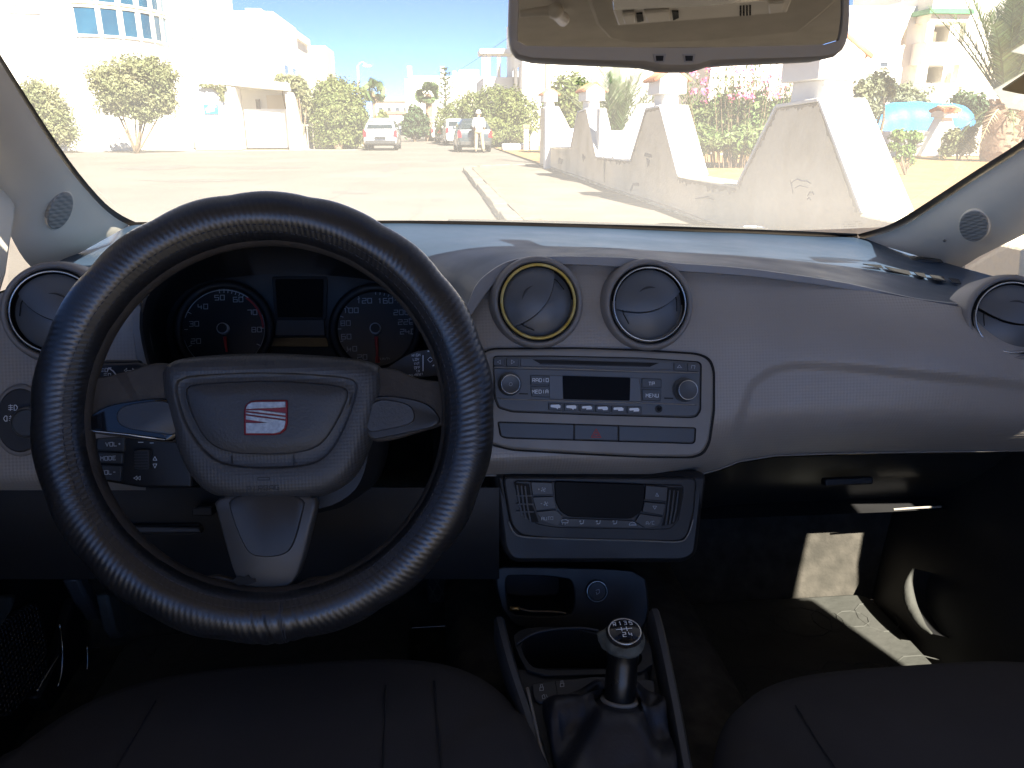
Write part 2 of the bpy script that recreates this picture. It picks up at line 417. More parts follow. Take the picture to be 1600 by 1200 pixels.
m_rim = shiny('wheel_rim_alloy', (.5, .5, .5), .35)
m_tail = mat('red_tail_lamp', (.5, .015, .02), .2, spec=.6)
m_plate = mat('number_plate', (.02, .02, .02), .4)
m_bumper = mat('black_bumper', (.03, .03, .03), .7)
m_skin = mat('skin', (.4, .23, .15), .6)
m_shirt = mat('white_shirt', (.72, .71, .68), .85, bump=.3, bs=30)
m_trous = mat('beige_trousers', (.4, .29, .17), .9, bump=.3, bs=30)
m_hat = mat('white_hat', (.68, .66, .6), .9)
m_black = mat('matt_black', (.012, .012, .012), .7)

# inside
m_dashtop = mat('dash_top_soft_plastic', (.03, .052, .088), .52, .15, 5, bump=.3, bs=900, spec=.5)  # sky blue of the shaded top put into the base colour
m_dashlip = mat('dash_lip_grained', (.3, .29, .275), .55, .1, 5, bump=.6, bs=700, spec=.5)
m_dash = weave('dash_woven_grain', (.325, .288, .242), .42, .0036, .0036, .16, .0005, spec=.75)
m_bezel = mat('bezel_taupe_plastic', (.25, .228, .195), .42, .05, 40, bump=.15, bs=1500)
m_radio = mat('radio_charcoal', (.11, .114, .116), .4, .06, bump=.15, bs=1500)
m_button = mat('button_charcoal', (.07, .073, .075), .38, .08)
m_blackgl = mat('gloss_black', (.006, .006, .007), .12, .1)
m_screen = mat('dark_screen', (.004, .004, .0045), .4, .1, spec=.08)
m_dark = mat('black_plastic', (.013, .0128, .013), .5, .2, bump=.3, bs=700)
m_dark2 = mat('charcoal_plastic', (.034, .034, .035), .48, .12, bump=.35, bs=800)
m_stain = mat('weathered_edge_stain', (.24, .19, .13), .95, vs=7, col2=(.4, .33, .24), detail=8)
m_hood = mat('binnacle_black', (.007, .007, .008), .6, .15)
m_vent = mat('vent_charcoal', (.095, .1, .104), .4, .05, bump=.2, bs=1200, spec=.7)
m_collar = mat('vent_collar_grained', (.22, .2, .178), .5, .05, bump=.5, bs=900)
m_chrome = shiny('satin_chrome', (.5, .5, .48), .25)
m_yellow = mat('worn_yellow_gold_ring', (.5, .33, .04), .35, vs=60, col2=(.62, .5, .2), metal=.35)
m_gap = mat('gap_black', (.004, .004, .004), .8)
m_cover = weave('wheel_cover_carbon_leatherette', (.016, .016, .0168), .34, .0052, .017, .3, .0004, spec=.85, diag=True)
m_stitch = mat('dark_stitching', (.05, .052, .06), .7)
m_rimworn = mat('worn_rim_leather', (.034,.028,.022), .7, vs=30, col2=(.05, .041, .033), bump=.5, bs=250)
m_pad = weave('airbag_grained', (.05, .05, .05), .46, .003, .003, .16, .0005, coord='Object', obj_axes=(0, 2))
m_padc = mat('airbag_centre_leather_grain', (.045, .0455, .047), .45, .1, bump=.6, bs=420)
m_spoke = mat('spoke_charcoal', (.03,.03,.03), .42, .1, bump=.2, bs=700)
m_worn = mat('spoke_worn_grey', (.065,.063,.06), .42, .12, 20)
m_red = mat('emblem_red', (.22, .01, .015), .4)
m_silver = mat('emblem_silver', (.3, .31, .31), .4, vs=300, col2=(.45, .46, .45), metal=.7)
m_ink = mat('white_print', (.82, .85, .86), .5)
m_inkdim = mat('grey_print', (.36, .38, .39), .5)
m_inkred = mat('red_print', (.42, .02, .015), .5)
m_inkblack = mat('black_print', (.015, .015, .015), .6)
m_needle = mat('red_needle', (.45, .02, .015), .45)
m_dial = mat('dial_face', (.012, .014, .017), .35, .1)
m_cloth = mat('seat_cloth', (.062, .061, .064), .95, .18, 3, bump=.7, bs=900, spec=.2)
m_seam = mat('seat_seam', (.026, .026, .028), .95)
m_leath = mat('gaiter_leather', (.022, .023, .028), .4, .15, 12, bump=.4, bs=300)
m_pillar = mat('pillar_grey_trim', (.8, .735, .61), .7, .05, 6, bump=.4, bs=700, spec=.3)
m_roof = mat('headliner_fabric', (.52, .485, .43), .95, .06, 30, bump=.5, bs=600, spec=.1)
m_seal = mat('windscreen_frit_black', (.007, .005, .006), .4, .1)
m_grille = mat('speaker_grille_grey', (.16, .16, .15), .7, .1)
m_carpet = mat('carpet_grey', (.035, .033, .028), .98, vs=40, col2=(.06, .055, .046), bump=1, bs=250, spec=.05)
m_mat = mat('rubber_floor_mat', (.042, .043, .037), .8, vs=8, col2=(.06, .06, .053), bump=.4, bs=80, spec=.3)
m_rubber = mat('pedal_rubber', (.02, .02, .02), .8, .3, 50)
m_steel = shiny('bare_steel', (.5, .48, .42), .35)
m_mirrorframe = mat('mirror_frame_taupe', (.29, .25, .195), .5, .06, bump=.2, bs=700)
m_mirror = shiny('mirror_silver', (.86, .86, .84), .02)
m_clear = mat('roof_lamp_lens', (.2, .19, .15), .12, .1, spec=.6)
m_consolegrey = mat('roof_console_grey', (.6, .56, .5), .5, .05)
m_paper = mat('yellowed_paper', (.5, .38, .2), .8, .1, 20)
m_torn = mat('torn_knob_leather', (.07, .07, .055), .8, vs=60, col2=(.16, .16, .13), bump=.8, bs=200)
m_brass = shiny('brass_plug', (.55, .38, .16), .35)
m_cablegrey = mat('cable_tan', (.16, .12, .07), .6)

def glass_mat(name, dust, tint=(.96, .98, .97), refl=True, scale=2.2, film=(.72, .98)):
    m = bpy.data.materials.new(name); m.use_nodes = True
    N = m.node_tree.nodes; L = m.node_tree.links; N.remove(N['Principled BSDF'])
    out = N['Material Output']
    tr = N.new('ShaderNodeBsdfTransparent'); tr.inputs[0].default_value = (*tint, 1)
    tl = N.new('ShaderNodeBsdfTranslucent'); tl.inputs[0].default_value = (.95, .9, .79, 1)
    tc = N.new('ShaderNodeTexCoord'); nz = N.new('ShaderNodeTexNoise'); nz.inputs['Scale'].default_value = scale; nz.inputs['Detail'].default_value = 6
    L.new(tc.outputs['Object'], nz.inputs['Vector'])
    mr = N.new('ShaderNodeMapRange'); mr.inputs[1].default_value = .3; mr.inputs[2].default_value = .75
    mr.inputs[3].default_value = dust * .88; mr.inputs[4].default_value = dust * 1.12
    L.new(nz.outputs['Fac'], mr.inputs[0])
    # haze put into the dust: stronger low on the glass, weaker towards the top
    sx = N.new('ShaderNodeSeparateXYZ'); L.new(tc.outputs['Object'], sx.inputs[0]); gx = N.new('ShaderNodeMapRange'); gx.inputs[1].default_value = film[0]; gx.inputs[2].default_value = film[1]; gx.inputs[3].default_value = 1.55; gx.inputs[4].default_value = .4
    L.new(sx.outputs[2], gx.inputs[0]); mm = N.new('ShaderNodeMath'); mm.operation = 'MULTIPLY'; L.new(mr.outputs[0], mm.inputs[0]); L.new(gx.outputs[0], mm.inputs[1])
    a = N.new('ShaderNodeMixShader'); L.new(mm.outputs[0], a.inputs[0]); L.new(tr.outputs[0], a.inputs[1]); L.new(tl.outputs[0], a.inputs[2])
    o = a.outputs[0]
    if refl:
        gl = N.new('ShaderNodeBsdfGlossy'); gl.inputs['Roughness'].default_value = .02
        lw = N.new('ShaderNodeLayerWeight'); lw.inputs['Blend'].default_value = .5
        pw = N.new('ShaderNodeMath'); pw.operation = 'POWER'; pw.inputs[1].default_value = 5.0; L.new(lw.outputs['Facing'], pw.inputs[0])
        fr = N.new('ShaderNodeMath'); fr.operation = 'MULTIPLY_ADD'; fr.inputs[1].default_value = .7; fr.inputs[2].default_value = .04; L.new(pw.outputs[0], fr.inputs[0])
        b = N.new('ShaderNodeMixShader'); L.new(fr.outputs[0], b.inputs[0]); L.new(o, b.inputs[1]); L.new(gl.outputs[0], b.inputs[2]); o = b.outputs[0]
    L.new(o, out.inputs['Surface'])
    return m
m_windscreen = glass_mat('dusty_windscreen_glass', .17)
m_sideglass = glass_mat('side_window_glass', .02)
m_pouch = glass_mat('clear_plastic_pouch', .25, scale=30)

m_rail = mat('console_rail_grey', (.07, .07, .071), .45, .1, bump=.3, bs=800)

m_cbtn = mat('climate_button_black', (.018, .0185, .02), .42, .08)
m_gink = mat('dial_print', (.42, .44, .45), .5)
m_grip = mat('grip_black', (.006, .006, .0065), .3, .1)
# ================================================================== SETTING
def sheet(name, pts, z, m, kind='structure'):
    o = MB(); o.add([(x, y, z) for x, y in pts], [tuple(range(len(pts)))])
    return tag(o.build(name, m), kind=kind)
sheet('ground', [(-400, -200), (400, -200), (400, 900), (-400, 900)], -0.02, m_ground)
sheet('road', [(-60, -25), (0.84, -25), (0.84, 20.5), (1.2, 22.3), (2.2, 23.2), (40, 23.4), (40, 37), (6, 37), (3.4, 39), (3.4, 140), (-3.6, 140), (-3.6, 39.5), (-60, 39.5)], 0.0, m_road)
pv = [(1.06, -12), (3.02, -12), (3.02, 22.4), (2.1, 22.4), (1.5, 21.8), (1.06, 20.4)]
pave = MB().prism([(x, y, 0.0) for x, y in pv], (0, 0, .1)).build('pavement', m_pave)
tag(pave, kind='structure')
kb = MB().prism([(0, 0, 0), (.2, 0, 0), (.2, .97, 0), (0, .97, 0)], (0, 0, .115)).build('kerb_stone', m_kerb, pave, bevel=.015)
kb.location = (.85, 2.0, .0)
for i in range(1, 19):
    k = kb.copy(); COL.objects.link(k); k.parent = pave; k.location = (.85 + random.uniform(-.012, .012), 2.0 + i, random.uniform(-.02, .0))
for i in range(4):
    k = kb.copy(); COL.objects.link(k); k.parent = pave; a = R(20 + i * 20)
    k.location = (.88 + .42 * i * (.5 + i * .18), 20.95 + .75 * i - .12 * i * i, 0); k.rotation_euler = (0, 0, -a)
gut = MB()
for i in range(60):
    y = 3 + i * .3; x = 1.09 + random.uniform(-.02, .05) 
    gut.add([(x - .03, y, .103), (x + random.uniform(.05, .2), y + .05, .104), (x + random.uniform(.03, .22), y + .27, .104), (x - .02, y + .3, .103)], [(0, 1, 2, 3)])
sb = gut.build('blown_sand', mat('blown_sand', (.17, .13, .08), .95, vs=3, col2=(.23, .18, .12), bump=.5, bs=30)); tag(sb, kind='stuff', label='blown yellow sand lying along the kerb edge')
soil = MB(); rows = []
for j in range(34):
    y = 1 + j * 1.25
    rows.append([(3.3 + i * 1.2, y, .06 + .05 * noise.noise(Vector((i * .6, j * .5, 0))) + (.03 if i else 0)) for i in range(32)])
soil.grid(rows); tag(soil.build('garden_soil', m_soil, smooth=180), kind='structure')
m_patch = mat('asphalt_patch', (.09, .08, .07), .95, vs=2, col2=(.12, .108, .095), bump=.4, bs=40)
for i, (px, py, w_, l_) in enumerate([(310, 282, 2.6, .5), (690, 251, 1.2, 1.2), (686, 312, .35, .3), (560, 300, .9, .5), (420, 262, 3.2, .9), (240, 262, 2.2, 1.6), (610, 262, .5, 2.6), (650, 330, .22, .5)]):
    c = PZ(px, py, 0); rq = random.Random(i)
    pts = [(c.x + w_ * .5 * math.cos(a) * rq.uniform(.6, 1.1), c.y + l_ * math.sin(a) * rq.uniform(.6, 1.1), .004) for a in [k / 11 * 6.283 for k in range(11)]]
    p_ = MB(); p_.add(pts, [tuple(range(11))]); p_.build('asphalt_patch', m_patch, bpy.data.objects['road'])
for i, pl_ in enumerate([[(470, 330), (540, 300), (560, 285), (640, 270)], [(640, 345), (660, 310), (650, 280)], [(250, 300), (380, 290), (520, 268)]]):
    c_ = MB(); q = crom([PZ(a, b, .005) for a, b in pl_], 30)
    L0 = [p + Vector((.03 * noise.noise(p * 3), .25 * noise.noise(p * 1.7), 0)) for p in q]
    c_.grid([[p - Vector((.012, .0, 0)) for p in L0], [p + Vector((.012, .03, 0)) for p in L0]]); c_.build('asphalt_crack', m_patch, bpy.data.objects['road'])
for i, (px, py, s) in enumerate([(1130, 242, .12), (1160, 238, .16), (1085, 236, .14), (1110, 240, .1), (1205, 246, .1), (950, 212, .1)]):
    p = PZ(px, py, .12)
    mb = MB().sphere((0, 0, 0), (s, s * .8, s * .6), 9, 6)
    for v in mb.v: v *= 1 + .3 * noise.noise(v * 9 + Vector((i, 0, 0)))
    o = mb.build('garden_stone', m_wallside); o.location = p
    tag(o, ['pale stone on the sand in front of the oleander, in the middle of its row', 'largest pale stone at the foot of the oleander bush', 'leftmost pale stone under the oleander bush', 'small flat stone on the sand beside the leftmost stone', 'rightmost small pale stone close behind the nearest wall pier', 'pale stone in the gap of the cross wall by the spiky palm'][i], 'stone', 'stones in the sandy garden')

# ================================================================== GARDEN WALL ALONG THE PAVEMENT
X0, X1 = 3.0, 3.36
prof = [(-3, .1), (-3, .55), (5.25, .55), (6.08, 1.31), (6.84, 1.28), (7.55, .58), (9.5, .55), (10.45, 1.36), (11.12, 1.34), (11.86, .62), (14.37, .58),
        (15.45, 1.42), (16.34, 1.38), (17.08, .68), (19.92, .6), (21.22, 1.56), (22.0, 1.56), (22.0, .1)]
gw = thing('garden_wall', 'stained cream garden wall with zigzag piers along the pavement', 'wall', (X0, 12, .1))
wb = MB().prism([(X0, y, z) for y, z in prof], (X1 - X0, 0, 0)).build('wall_body', m_wall, gw, bevel=.02)
for k in range(1, len(prof) - 2):
    (ya, za), (yb, zb) = prof[k], prof[k + 1]
    near = zb > za + .3
    if yb - ya > 1 and k < 8: continue      # the two low nearest tops are stained dark and get no pale coping
    d = Vector((0, yb - ya, zb - za)); n = Vector((0, -d.z, d.y)).normalized()
    a = Vector((X0 - .015, ya, za)) + n * .003; b = Vector((X0 - .015, yb, zb)) + n * .003
    MB().prism([a, b, b + n * .028, a + n * .028], (X1 - X0 + .03, 0, 0)).build('coping', m_wallside, gw, bevel=.006)
def scrape(y, z, pts, s=1.0):
    MB().prism([(X0 - .002, y + a * s, z + b * s) for a, b in pts], (-.004, 0, 0)).build('scraped_patch', m_scrape, gw)
def scratch(y, z, pts, w_):
    n_ = len(pts); rq = random.Random(int(y * 100)); up = [(a, b + w_ * (.4 + .6 * rq.random()) * (0.3 if i in (0, n_ - 1) else 1)) for i, (a, b) in enumerate(pts)]
    scrape(y, z, pts + up[::-1])
scratch(6.05, .70, [(0, 0), (.08, .012), (.16, .008), (.24, .014), (.3, .0), (.36, -.03)], .016)
scratch(6.06, .665, [(.02, 0), (.1, .006), (.18, .004), (.26, -.02)], .009)
scratch(6.34, .6, [(0, 0), (.05, .07), (.08, .1)], .008); scratch(5.98, .62, [(0, 0), (.03, .012), (.07, .0), (.1, -.02)], .026); scratch(6.02, .575, [(0, 0), (.03, .01), (.06, 0)], .02)
scrape(10.7, .76, [(0, 0), (.35, .02), (.4, -.03), (0, -.04)]); scrape(10.8, .68, [(0, 0), (.16, .03), (.1, -.09), (.02, -.07)])
scrape(11.3, .35, [(0, 0), (.3, -.02), (.42, -.12), (.36, -.14), (.26, -.05), (0, -.04)], 1.2); scrape(12.5, .62, [(0, 0), (.6, .03), (.8, -.05), (.7, -.07), (.5, -.01), (0, -.05)])
scrape(13.6, .5, [(0, 0), (.12, .2), (.18, .18), (.08, -.2), (.02, -.3)]); scrape(15.4, .55, [(0, 0), (.3, .06), (.35, 0), (.2, -.1)]); scrape(18.0, .4, [(0, 0), (.5, .02), (.6, -.1), (.2, -.08)], 1.3)
scrape(20.8, .75, [(0, 0), (.25, .1), (.3, -.1), (.1, -.12)]); scrape(8.2, .4, [(0, 0), (.2, .01), (.6, -.05), (.62, -.06), (.2, -.015), (0, -.02)])
# weathered dark edges on the piers and the dip between the two nearest ones
def stain(pts, w_, seed):
    rq = random.Random(seed); P = crom([(y, z, 0) for y, z in pts], 40)
    dn = []
    for i, p in enumerate(P):
        t = (P[min(i + 1, 39)] - P[max(i - 1, 0)]).normalized(); n_ = Vector((t.y, -t.x, 0)); n_ = -n_ if n_.y > 0 else n_
        dn.append(p + n_ * w_ * (.25 + .75 * abs(noise.noise(Vector((i * .35, seed, 0)))) * 2))
    mb = MB(); mb.grid([[(X0 - .0025, p.x, p.y) for p in P], [(X0 - .0025, p.x, p.y) for p in dn]]); mb.build('edge_stain', m_stain, gw)
stain([(5.3, .56), (5.7, .93), (6.08, 1.3)], .035, 1); stain([(6.84, 1.27), (7.2, .92), (7.55, .58)], .06, 2); stain([(7.6, .55), (8.6, .54), (9.5, .545)], .1, 3)
stain([(6.1, 1.3), (6.5, 1.29), (6.82, 1.275)], .04, 4); stain([(11.14, 1.33), (11.5, .97), (11.84, .64)], .05, 5); stain([(11.9, .61), (13, .6), (14.3, .575)], .06, 6); stain([(10.47, 1.35), (11.1, 1.33)], .03, 7)
stain([(6.2, .16), (8, .15), (10, .17), (13, .15)], .06, 8); stain([(13, .15), (16, .17), (21.8, .15)], .07, 9); stain([(16.36, 1.36), (17.05, .7)], .05, 10)
tl = MB()
rows = []
for j in range(2):
    rows.append([(.055 * math.cos(R(180 - 30 * i)) * 1, 0, .055 * math.sin(R(180 - 30 * i))) for i in range(7)])
tmb = MB(); r0 = [(.058 * math.cos(R(180 - 30 * i)), .0, .05 * math.sin(R(180 - 30 * i))) for i in range(7)]
r1 = [(x * .85, .27, z * .85) for x, y, z in r0]
tmb.grid([r0, r1])
tile_me = None
for (ya, za), (yb, zb) in ((prof[3], prof[4]), (prof[7], prof[8]), (prof[11], prof[12]), (prof[15], prof[16])):
    zp = max(za, zb) + .03; xc = (X0 + X1) / 2; ya += .06; yb -= .02
    cap = MB().box(xc - .1, xc + .1, ya + .06, yb - .06, zp - .06, zp + .14)
    pent = [(xc - .18, ya, zp + .14), (xc + .18, ya, zp + .14), (xc + .18, ya, zp + .32), (xc, ya, zp + .44), (xc - .18, ya, zp + .32)]
    cap.prism(pent, (0, yb - ya, 0))
    co = cap.build('pier_cap', m_white, gw, bevel=.008)
    for sd in (-1, 1):
        nT = int((yb - ya + .04) / .115) 
        for q in range(nT):
            if tile_me is None:
                t = tmb.build('tile', m_tile, None, smooth=180, solid=.012); t.parent = co; tile_me = t
            else:
                t = tile_me.copy(); COL.objects.link(t); t.parent = co
            off = base_of(co)
            # eave end low and outside, other end at the ridge
            e = Vector((xc + sd * .235, ya - .0 + (q + .5) * (yb - ya) / nT, zp + .288)) - off
            rid = Vector((xc, e.y + off.y, zp + .45)) - off
            d = (rid - e).normalized(); sx = Vector((0, 1, 0)) * (1 if sd > 0 else -1); up = sx.cross(d)
            if up.z < 0: sx = -sx; up = sx.cross(d)
            t.matrix_local = Matrix(((sx.x, d.x, up.x, e.x), (sx.y, d.y, up.y, e.y), (sx.z, d.z, up.z, e.z), (0, 0, 0, 1)))
def cross_wall(Y, pts, label):
    q = [PY(px, py, Y) for px, py in pts]
    poly = [(q[0].x, Y, .08)] + [(p.x, Y, p.z) for p in q] + [(q[-1].x, Y, .08)]
    o = MB().prism(poly, (0, .32, 0)).build('garden_cross_wall', m_wallside, bevel=.02)
    off = Vector((q[0].x, Y, .08)); o.data.transform(Matrix.Translation(-off)); o.location = off
    tag(o, label, 'wall', 'whitewashed cross walls of the garden')
cross_wall(14.42, [(938, 168), (951, 204), (979, 204), (1003, 162), (1040, 160)], 'whitewashed V-topped cross wall below the spiky palm')
cross_wall(19.98, [(853, 166), (873, 166), (891, 201), (902, 201), (930, 165)], 'whitewashed cross wall at the far end of the pavement wall')

# ================================================================== BUILDINGS
def fbox(mb, a, b, z0, z1, depth, dirv=(0, 1)):
    """upright block: front edge from a to b on the ground plan, going back along dirv"""
    d = Vector((dirv[0], dirv[1], 0)).normalized() * depth
    mb.prism([(a[0], a[1], z0), (b[0], b[1], z0), (b[0], b[1], z1), (a[0], a[1], z1)], d); return mb
def frect(px0, py0, px1, py1, Y):
    a = PY(px0, (py0 + py1) / 2, Y); b = PY(px1, (py0 + py1) / 2, Y); t = PY((px0 + px1) / 2, py0, Y); u = PY((px0 + px1) / 2, py1, Y)
    return a.x, b.x, u.z, t.z
def pane_window(parent, x0, x1, z0, z1, Y, mp=None, fw=.07, name='window', frame=None):
    """a window built on a wall facing the viewer: frame standing proud, pane set back in it"""
    f = MB()
    f.box(x0 - fw, x0, Y - .05, Y + .03, z0 - fw, z1 + fw); f.box(x1, x1 + fw, Y - .05, Y + .03, z0 - fw, z1 + fw)
    f.box(x0, x1, Y - .05, Y + .03, z0 - fw, z0); f.box(x0, x1, Y - .05, Y + .03, z1, z1 + fw)
    w_ = f.build(name, frame or m_frame, parent)
    MB().box(x0, x1, Y - .015, Y + .02, z0, z1).build('pane', mp or m_pane, w_)
    return w_

# --- white villa on the left with the round glazed bay
vil = thing('white_villa', 'white villa with a round bay of blue windows behind the dusty tree', 'villa', (-17.5, 42, 0))
mb = MB()
mb.box(-34, -15.55, 39.62, 52, 0, 9.6)
mb.build('wall', m_white2, vil, bevel=.03)
BC = Vector((-15.5, 43.0, 0)); BR = 1.0
def bay(a, z, r=BR): return BC + Vector(((2.75 + (r - 1)) * math.cos(R(a)), (3.62 + (r - 1)) * math.sin(R(a)), z))
angs = [-112 + 6 * i for i in range(0, 21)]
mb = MB(); mb.grid([[bay(a, z) for a in angs] for z in (0, 9.6)]); mb.build('bay_wall', m_white2, vil, smooth=180)
mb = MB(); fbox(mb, (-13.6, 43.2), (-11.9, 43.2), 0, 9.8, 5.2); mb.build('corner_wall', m_white, vil, bevel=.03)
mb = MB()
for z in (4.6, 5.4, 6.3): mb.box(-11.9, -11.84, 44.2, 46.2, z - .05, z + .3)
mb.build('louvre', m_cream, vil)
mb = MB(); fbox(mb, (-12.05, 47.8), (-10.9, 47.8), 0, 9.9, 2); mb.build('rear_wall', m_white, vil)
# six window bays round the curve, two rows
lower = [(-89, -71.5), (-67.5, -54.5), (-50, -38.5), (-34, -23.5), (-19, -10), (-5.5, 4.5)]
zw1 = PY(136, 11, 39.4).z; zw2 = PY(136, 1, 39.4).z
for a0, a1 in lower:
    for z0, z1 in ((5.0, zw1), (zw2, zw2 + .9)):
        n = 5; aa = [a0 + (a1 - a0) * i / (n - 1) for i in range(n)]
        f = MB()
        ar = [a0 - 1.3] + aa + [a1 + 1.3]
        for (u0, u1, q0, q1) in ((0, 6, z0 - .1, z0), (0, 6, z1, z1 + .1)):
            f.grid([[bay(a, q0, BR + .07) for a in ar], [bay(a, q1, BR + .07) for a in ar]]); f.grid([[bay(a, q0, BR) for a in ar], [bay(a, q0, BR + .07) for a in ar]])
        for s0, s1 in ((a0 - 1.3, a0), (a1, a1 + 1.3)):
            f.grid([[bay(s0, z0 - .1, BR + .072), bay(s1, z0 - .1, BR + .072)], [bay(s0, z1 + .1, BR + .072), bay(s1, z1 + .1, BR + .072)]])
        wn = f.build('window', m_frame, vil)
        p = MB(); p.grid([[bay(a, z0, BR + .02) for a in aa], [bay(a, z1, BR + .02) for a in aa]]); p.build('pane', m_pane, wn, smooth=180)
x0, x1, z0, z1 = frect(17, 3, 65, 22, 39.8)
mb = MB().box(x0, x1, 39.56, 39.66, z0, z1); vent_ = mb.build('vent_block', m_frame, vil)
mb = MB()
for i in range(12):
    xx = x0 + .1 + (x1 - x0 - .2) * (i + .2) / 12; mb.box(xx, xx + .06, 39.54, 39.558, z0 + (z1 - z0) * .55, z1 - .14)
mb.build('vent_slot', m_scrape, vent_)
p = PY(105, 25, 39.8); MB().lathe((p.x, 39.62, p.z), (0, -1, 0), [(.14, 0), (.14, .12), (.08, .2)], 12).build('wall_lamp', m_frame, vil)

# --- gate house with canopy and blue sign
gh = thing('gate_house', 'low white gate house with a flat canopy and blue sign', 'building', (-9.5, 41, 0))
x0, x1, z0, z1 = frect(300, 136, 372, 235, 40.4)
MB().box(x0, x1, 40.4, 41.6, 0, z1).build('gate_wall', m_white, gh, bevel=.05, seg=3)
xa, xb, za, zb = frect(366, 140, 452, 235, 43.0)
MB().box(xa - .6, xb + .1, 43.2, 43.6, 0, 3.2).build('back_wall', m_white2, gh)
x2, x3, z2, z3 = frect(352, 129, 450, 141, 40.5)
MB().prism([(x2 - .3, 40.3, z2 + .25), (x3, 40.3, z2 - .02), (x3, 40.3, z2 + .34), (x2 - .3, 40.3, z2 + .52)], (0, 3.2, 0)).build('canopy', m_white, gh, bevel=.03)
x4, x5, z4, z5 = frect(446, 144, 464, 235, 40.5)
MB().prism([(x4 + .1, 40.5, 0), (x5 + .2, 40.5, 0), (x5 - .15, 40.5, z5), (x4 + .1, 40.5, z5)], (0, 4.5, 0)).build('side_wall', m_white2, gh)
MB().box(x1 + .1, x4, 41.4, 41.5, .1, 1.9).build('sliding_gate', m_white, gh)
MB().box(x1 + .35, x1 + .55, 43.1, 43.19, .6, 2.4).build('door_panel', m_scrape, gh)
MB().box(x1 + .9, x1 + 2.2, 43.12, 43.19, 1.5, 2.6).build('shutter', m_cream, gh)
sg = thing('blue_sign', 'small blue sign plate on the white gate house wall', 'sign', PY(330, 171, 40.36))
x0, x1, z0, z1 = frect(319, 163, 341, 178, 40.36)
MB().box(x0, x1, 40.34, 40.398, z0, z1).build('sign_plate', m_sign, sg)
mb = MB()
for (a, b, c, d_) in ((.12, .75, .3, .62), (.5, .55, .22, .4), (.3, .9, .7, .85), (.15, .4, .12, .2)):
    mb.box(lerp(x0, x1, a), lerp(x0, x1, b), 40.334, 40.339, lerp(z0, z1, c), lerp(z0, z1, d_))
mb.build('print', m_signw, sg)

# --- square white apartment block behind the gate house
ab = thing('white_apartment_block', 'plain white square block above the gate house', 'building', (-9, 47, 0))
x0, x1, z0, z1 = frect(325, 17, 432, 140, 46)
MB().box(x0 - 1.5, x1, 46, 53.5, 0, z1).build('wall', m_white, ab, bevel=.04)
MB().box(x1 - 1.5, x1 - .7, 46.4, 47.4, z1, z1 + .18).build('parapet_block', m_white2, ab)
for yy in (47.6, 50.4):
    w_ = MB().box(x1 + .002, x1 + .06, yy, yy + 1.3, z1 - 4.4, z1 - 2.4).build('window', m_white, ab)
    MB().box(x1 + .06, x1 + .075, yy + .12, yy + 1.18, z1 - 4.25, z1 - 2.5).build('pane', m_panedark, w_)
c2 = thing('corner_block', 'narrow white block with a cornice between two taller blocks', 'building', (-9.5, 55, 0))
x0, x1, z0, z1 = frect(440, 46, 461, 140, 54)
MB().box(x0 - 2, x1, 54, 60, 0, z1 - .45).build('wall', m_white2, c2)
MB().box(x0 - 2, x1 + .18, 53.8, 60.2, z1 - .45, z1).build('cornice', m_white, c2)
c3 = thing('beige_sided_block', 'white block with a beige side wall and one small blue window', 'building', (-10, 60, 0))
x0, x1, z0, z1 = frect(460, 78, 490, 140, 60)
MB().box(x0 - 1.5, x1, 60, 62, 0, z1).build('wall', m_white, c3)
MB().box(x0 - 1.0, x1 + .72, 62.02, 67, 0, z1 + .45).build('beige_wall', m_cream, c3)
wx0, wx1, wz0, wz1 = frect(468, 112, 477, 127, 60); pane_window(c3, wx0, wx1, wz0, wz1, 60)

# --- far white houses closing the street
fh = thing('far_white_house', 'large flat-roofed white house far down the street behind the pine', 'house', (2.5, 95, 0))
x0, x1, z0, z1 = frect(640, 119, 760, 200, 95)
MB().box(x0, x1, 95, 105, 0, z1).build('wall', m_white, fh)
MB().box(x0 - .45, x0 - .02, 95.1, 105, 0, z1 - .3).build('side_wall', m_cream, fh)
for px in (640, 692, 711):
    p = PY(px, 119, 95); MB().box(p.x - .25, p.x + .25, 96, 96.5, z1, z1 + (1.1 if px != 711 else .6)).build('chimney', m_white, fh)
xa, xb, za, zb = frect(718, 108, 749, 119, 96); MB().box(xa, xb, 97, 101, z1 - .02, zb).build('roof_room', m_white2, fh)
for (a, b, c, d_) in ((652, 142, 662, 156), (676, 134, 684, 150), (726, 150, 740, 160)):
    q = frect(a, b, c, d_, 95); pane_window(fh, q[0], q[1], q[2], q[3], 95, m_cream, .1)
f2 = thing('low_far_house', 'low white house with a peach roof edge at the end of the street', 'house', (-4, 120, 0))
x0, x1, z0, z1 = frect(586, 158, 648, 200, 120)
MB().box(x0, x1, 120, 128, 0, z1).build('wall', m_white2, f2); MB().box(x0 - .3, x1 + .3, 119.6, 128.4, z1, z1 + .5).build('roof', m_cream, f2)
for k in range(4): q = frect(592 + 13 * k, 168, 598 + 13 * k, 176, 120); pane_window(f2, q[0], q[1], q[2], q[3], 120, m_panedark, .12)
f3 = thing('far_gate_wall', 'peach gateway with a tiled top at the very end of the street', 'wall', (-3, 110, 0))
x0, x1, z0, z1 = frect(604, 178, 632, 205, 110); MB().box(x0, x1, 110, 110.6, 0, z1).build('wall', m_white, f3); MB().box(x0 - .2, x1 + .2, 109.8, 110.8, z1, z1 + .35).build('tiled_top', m_tile, f3)
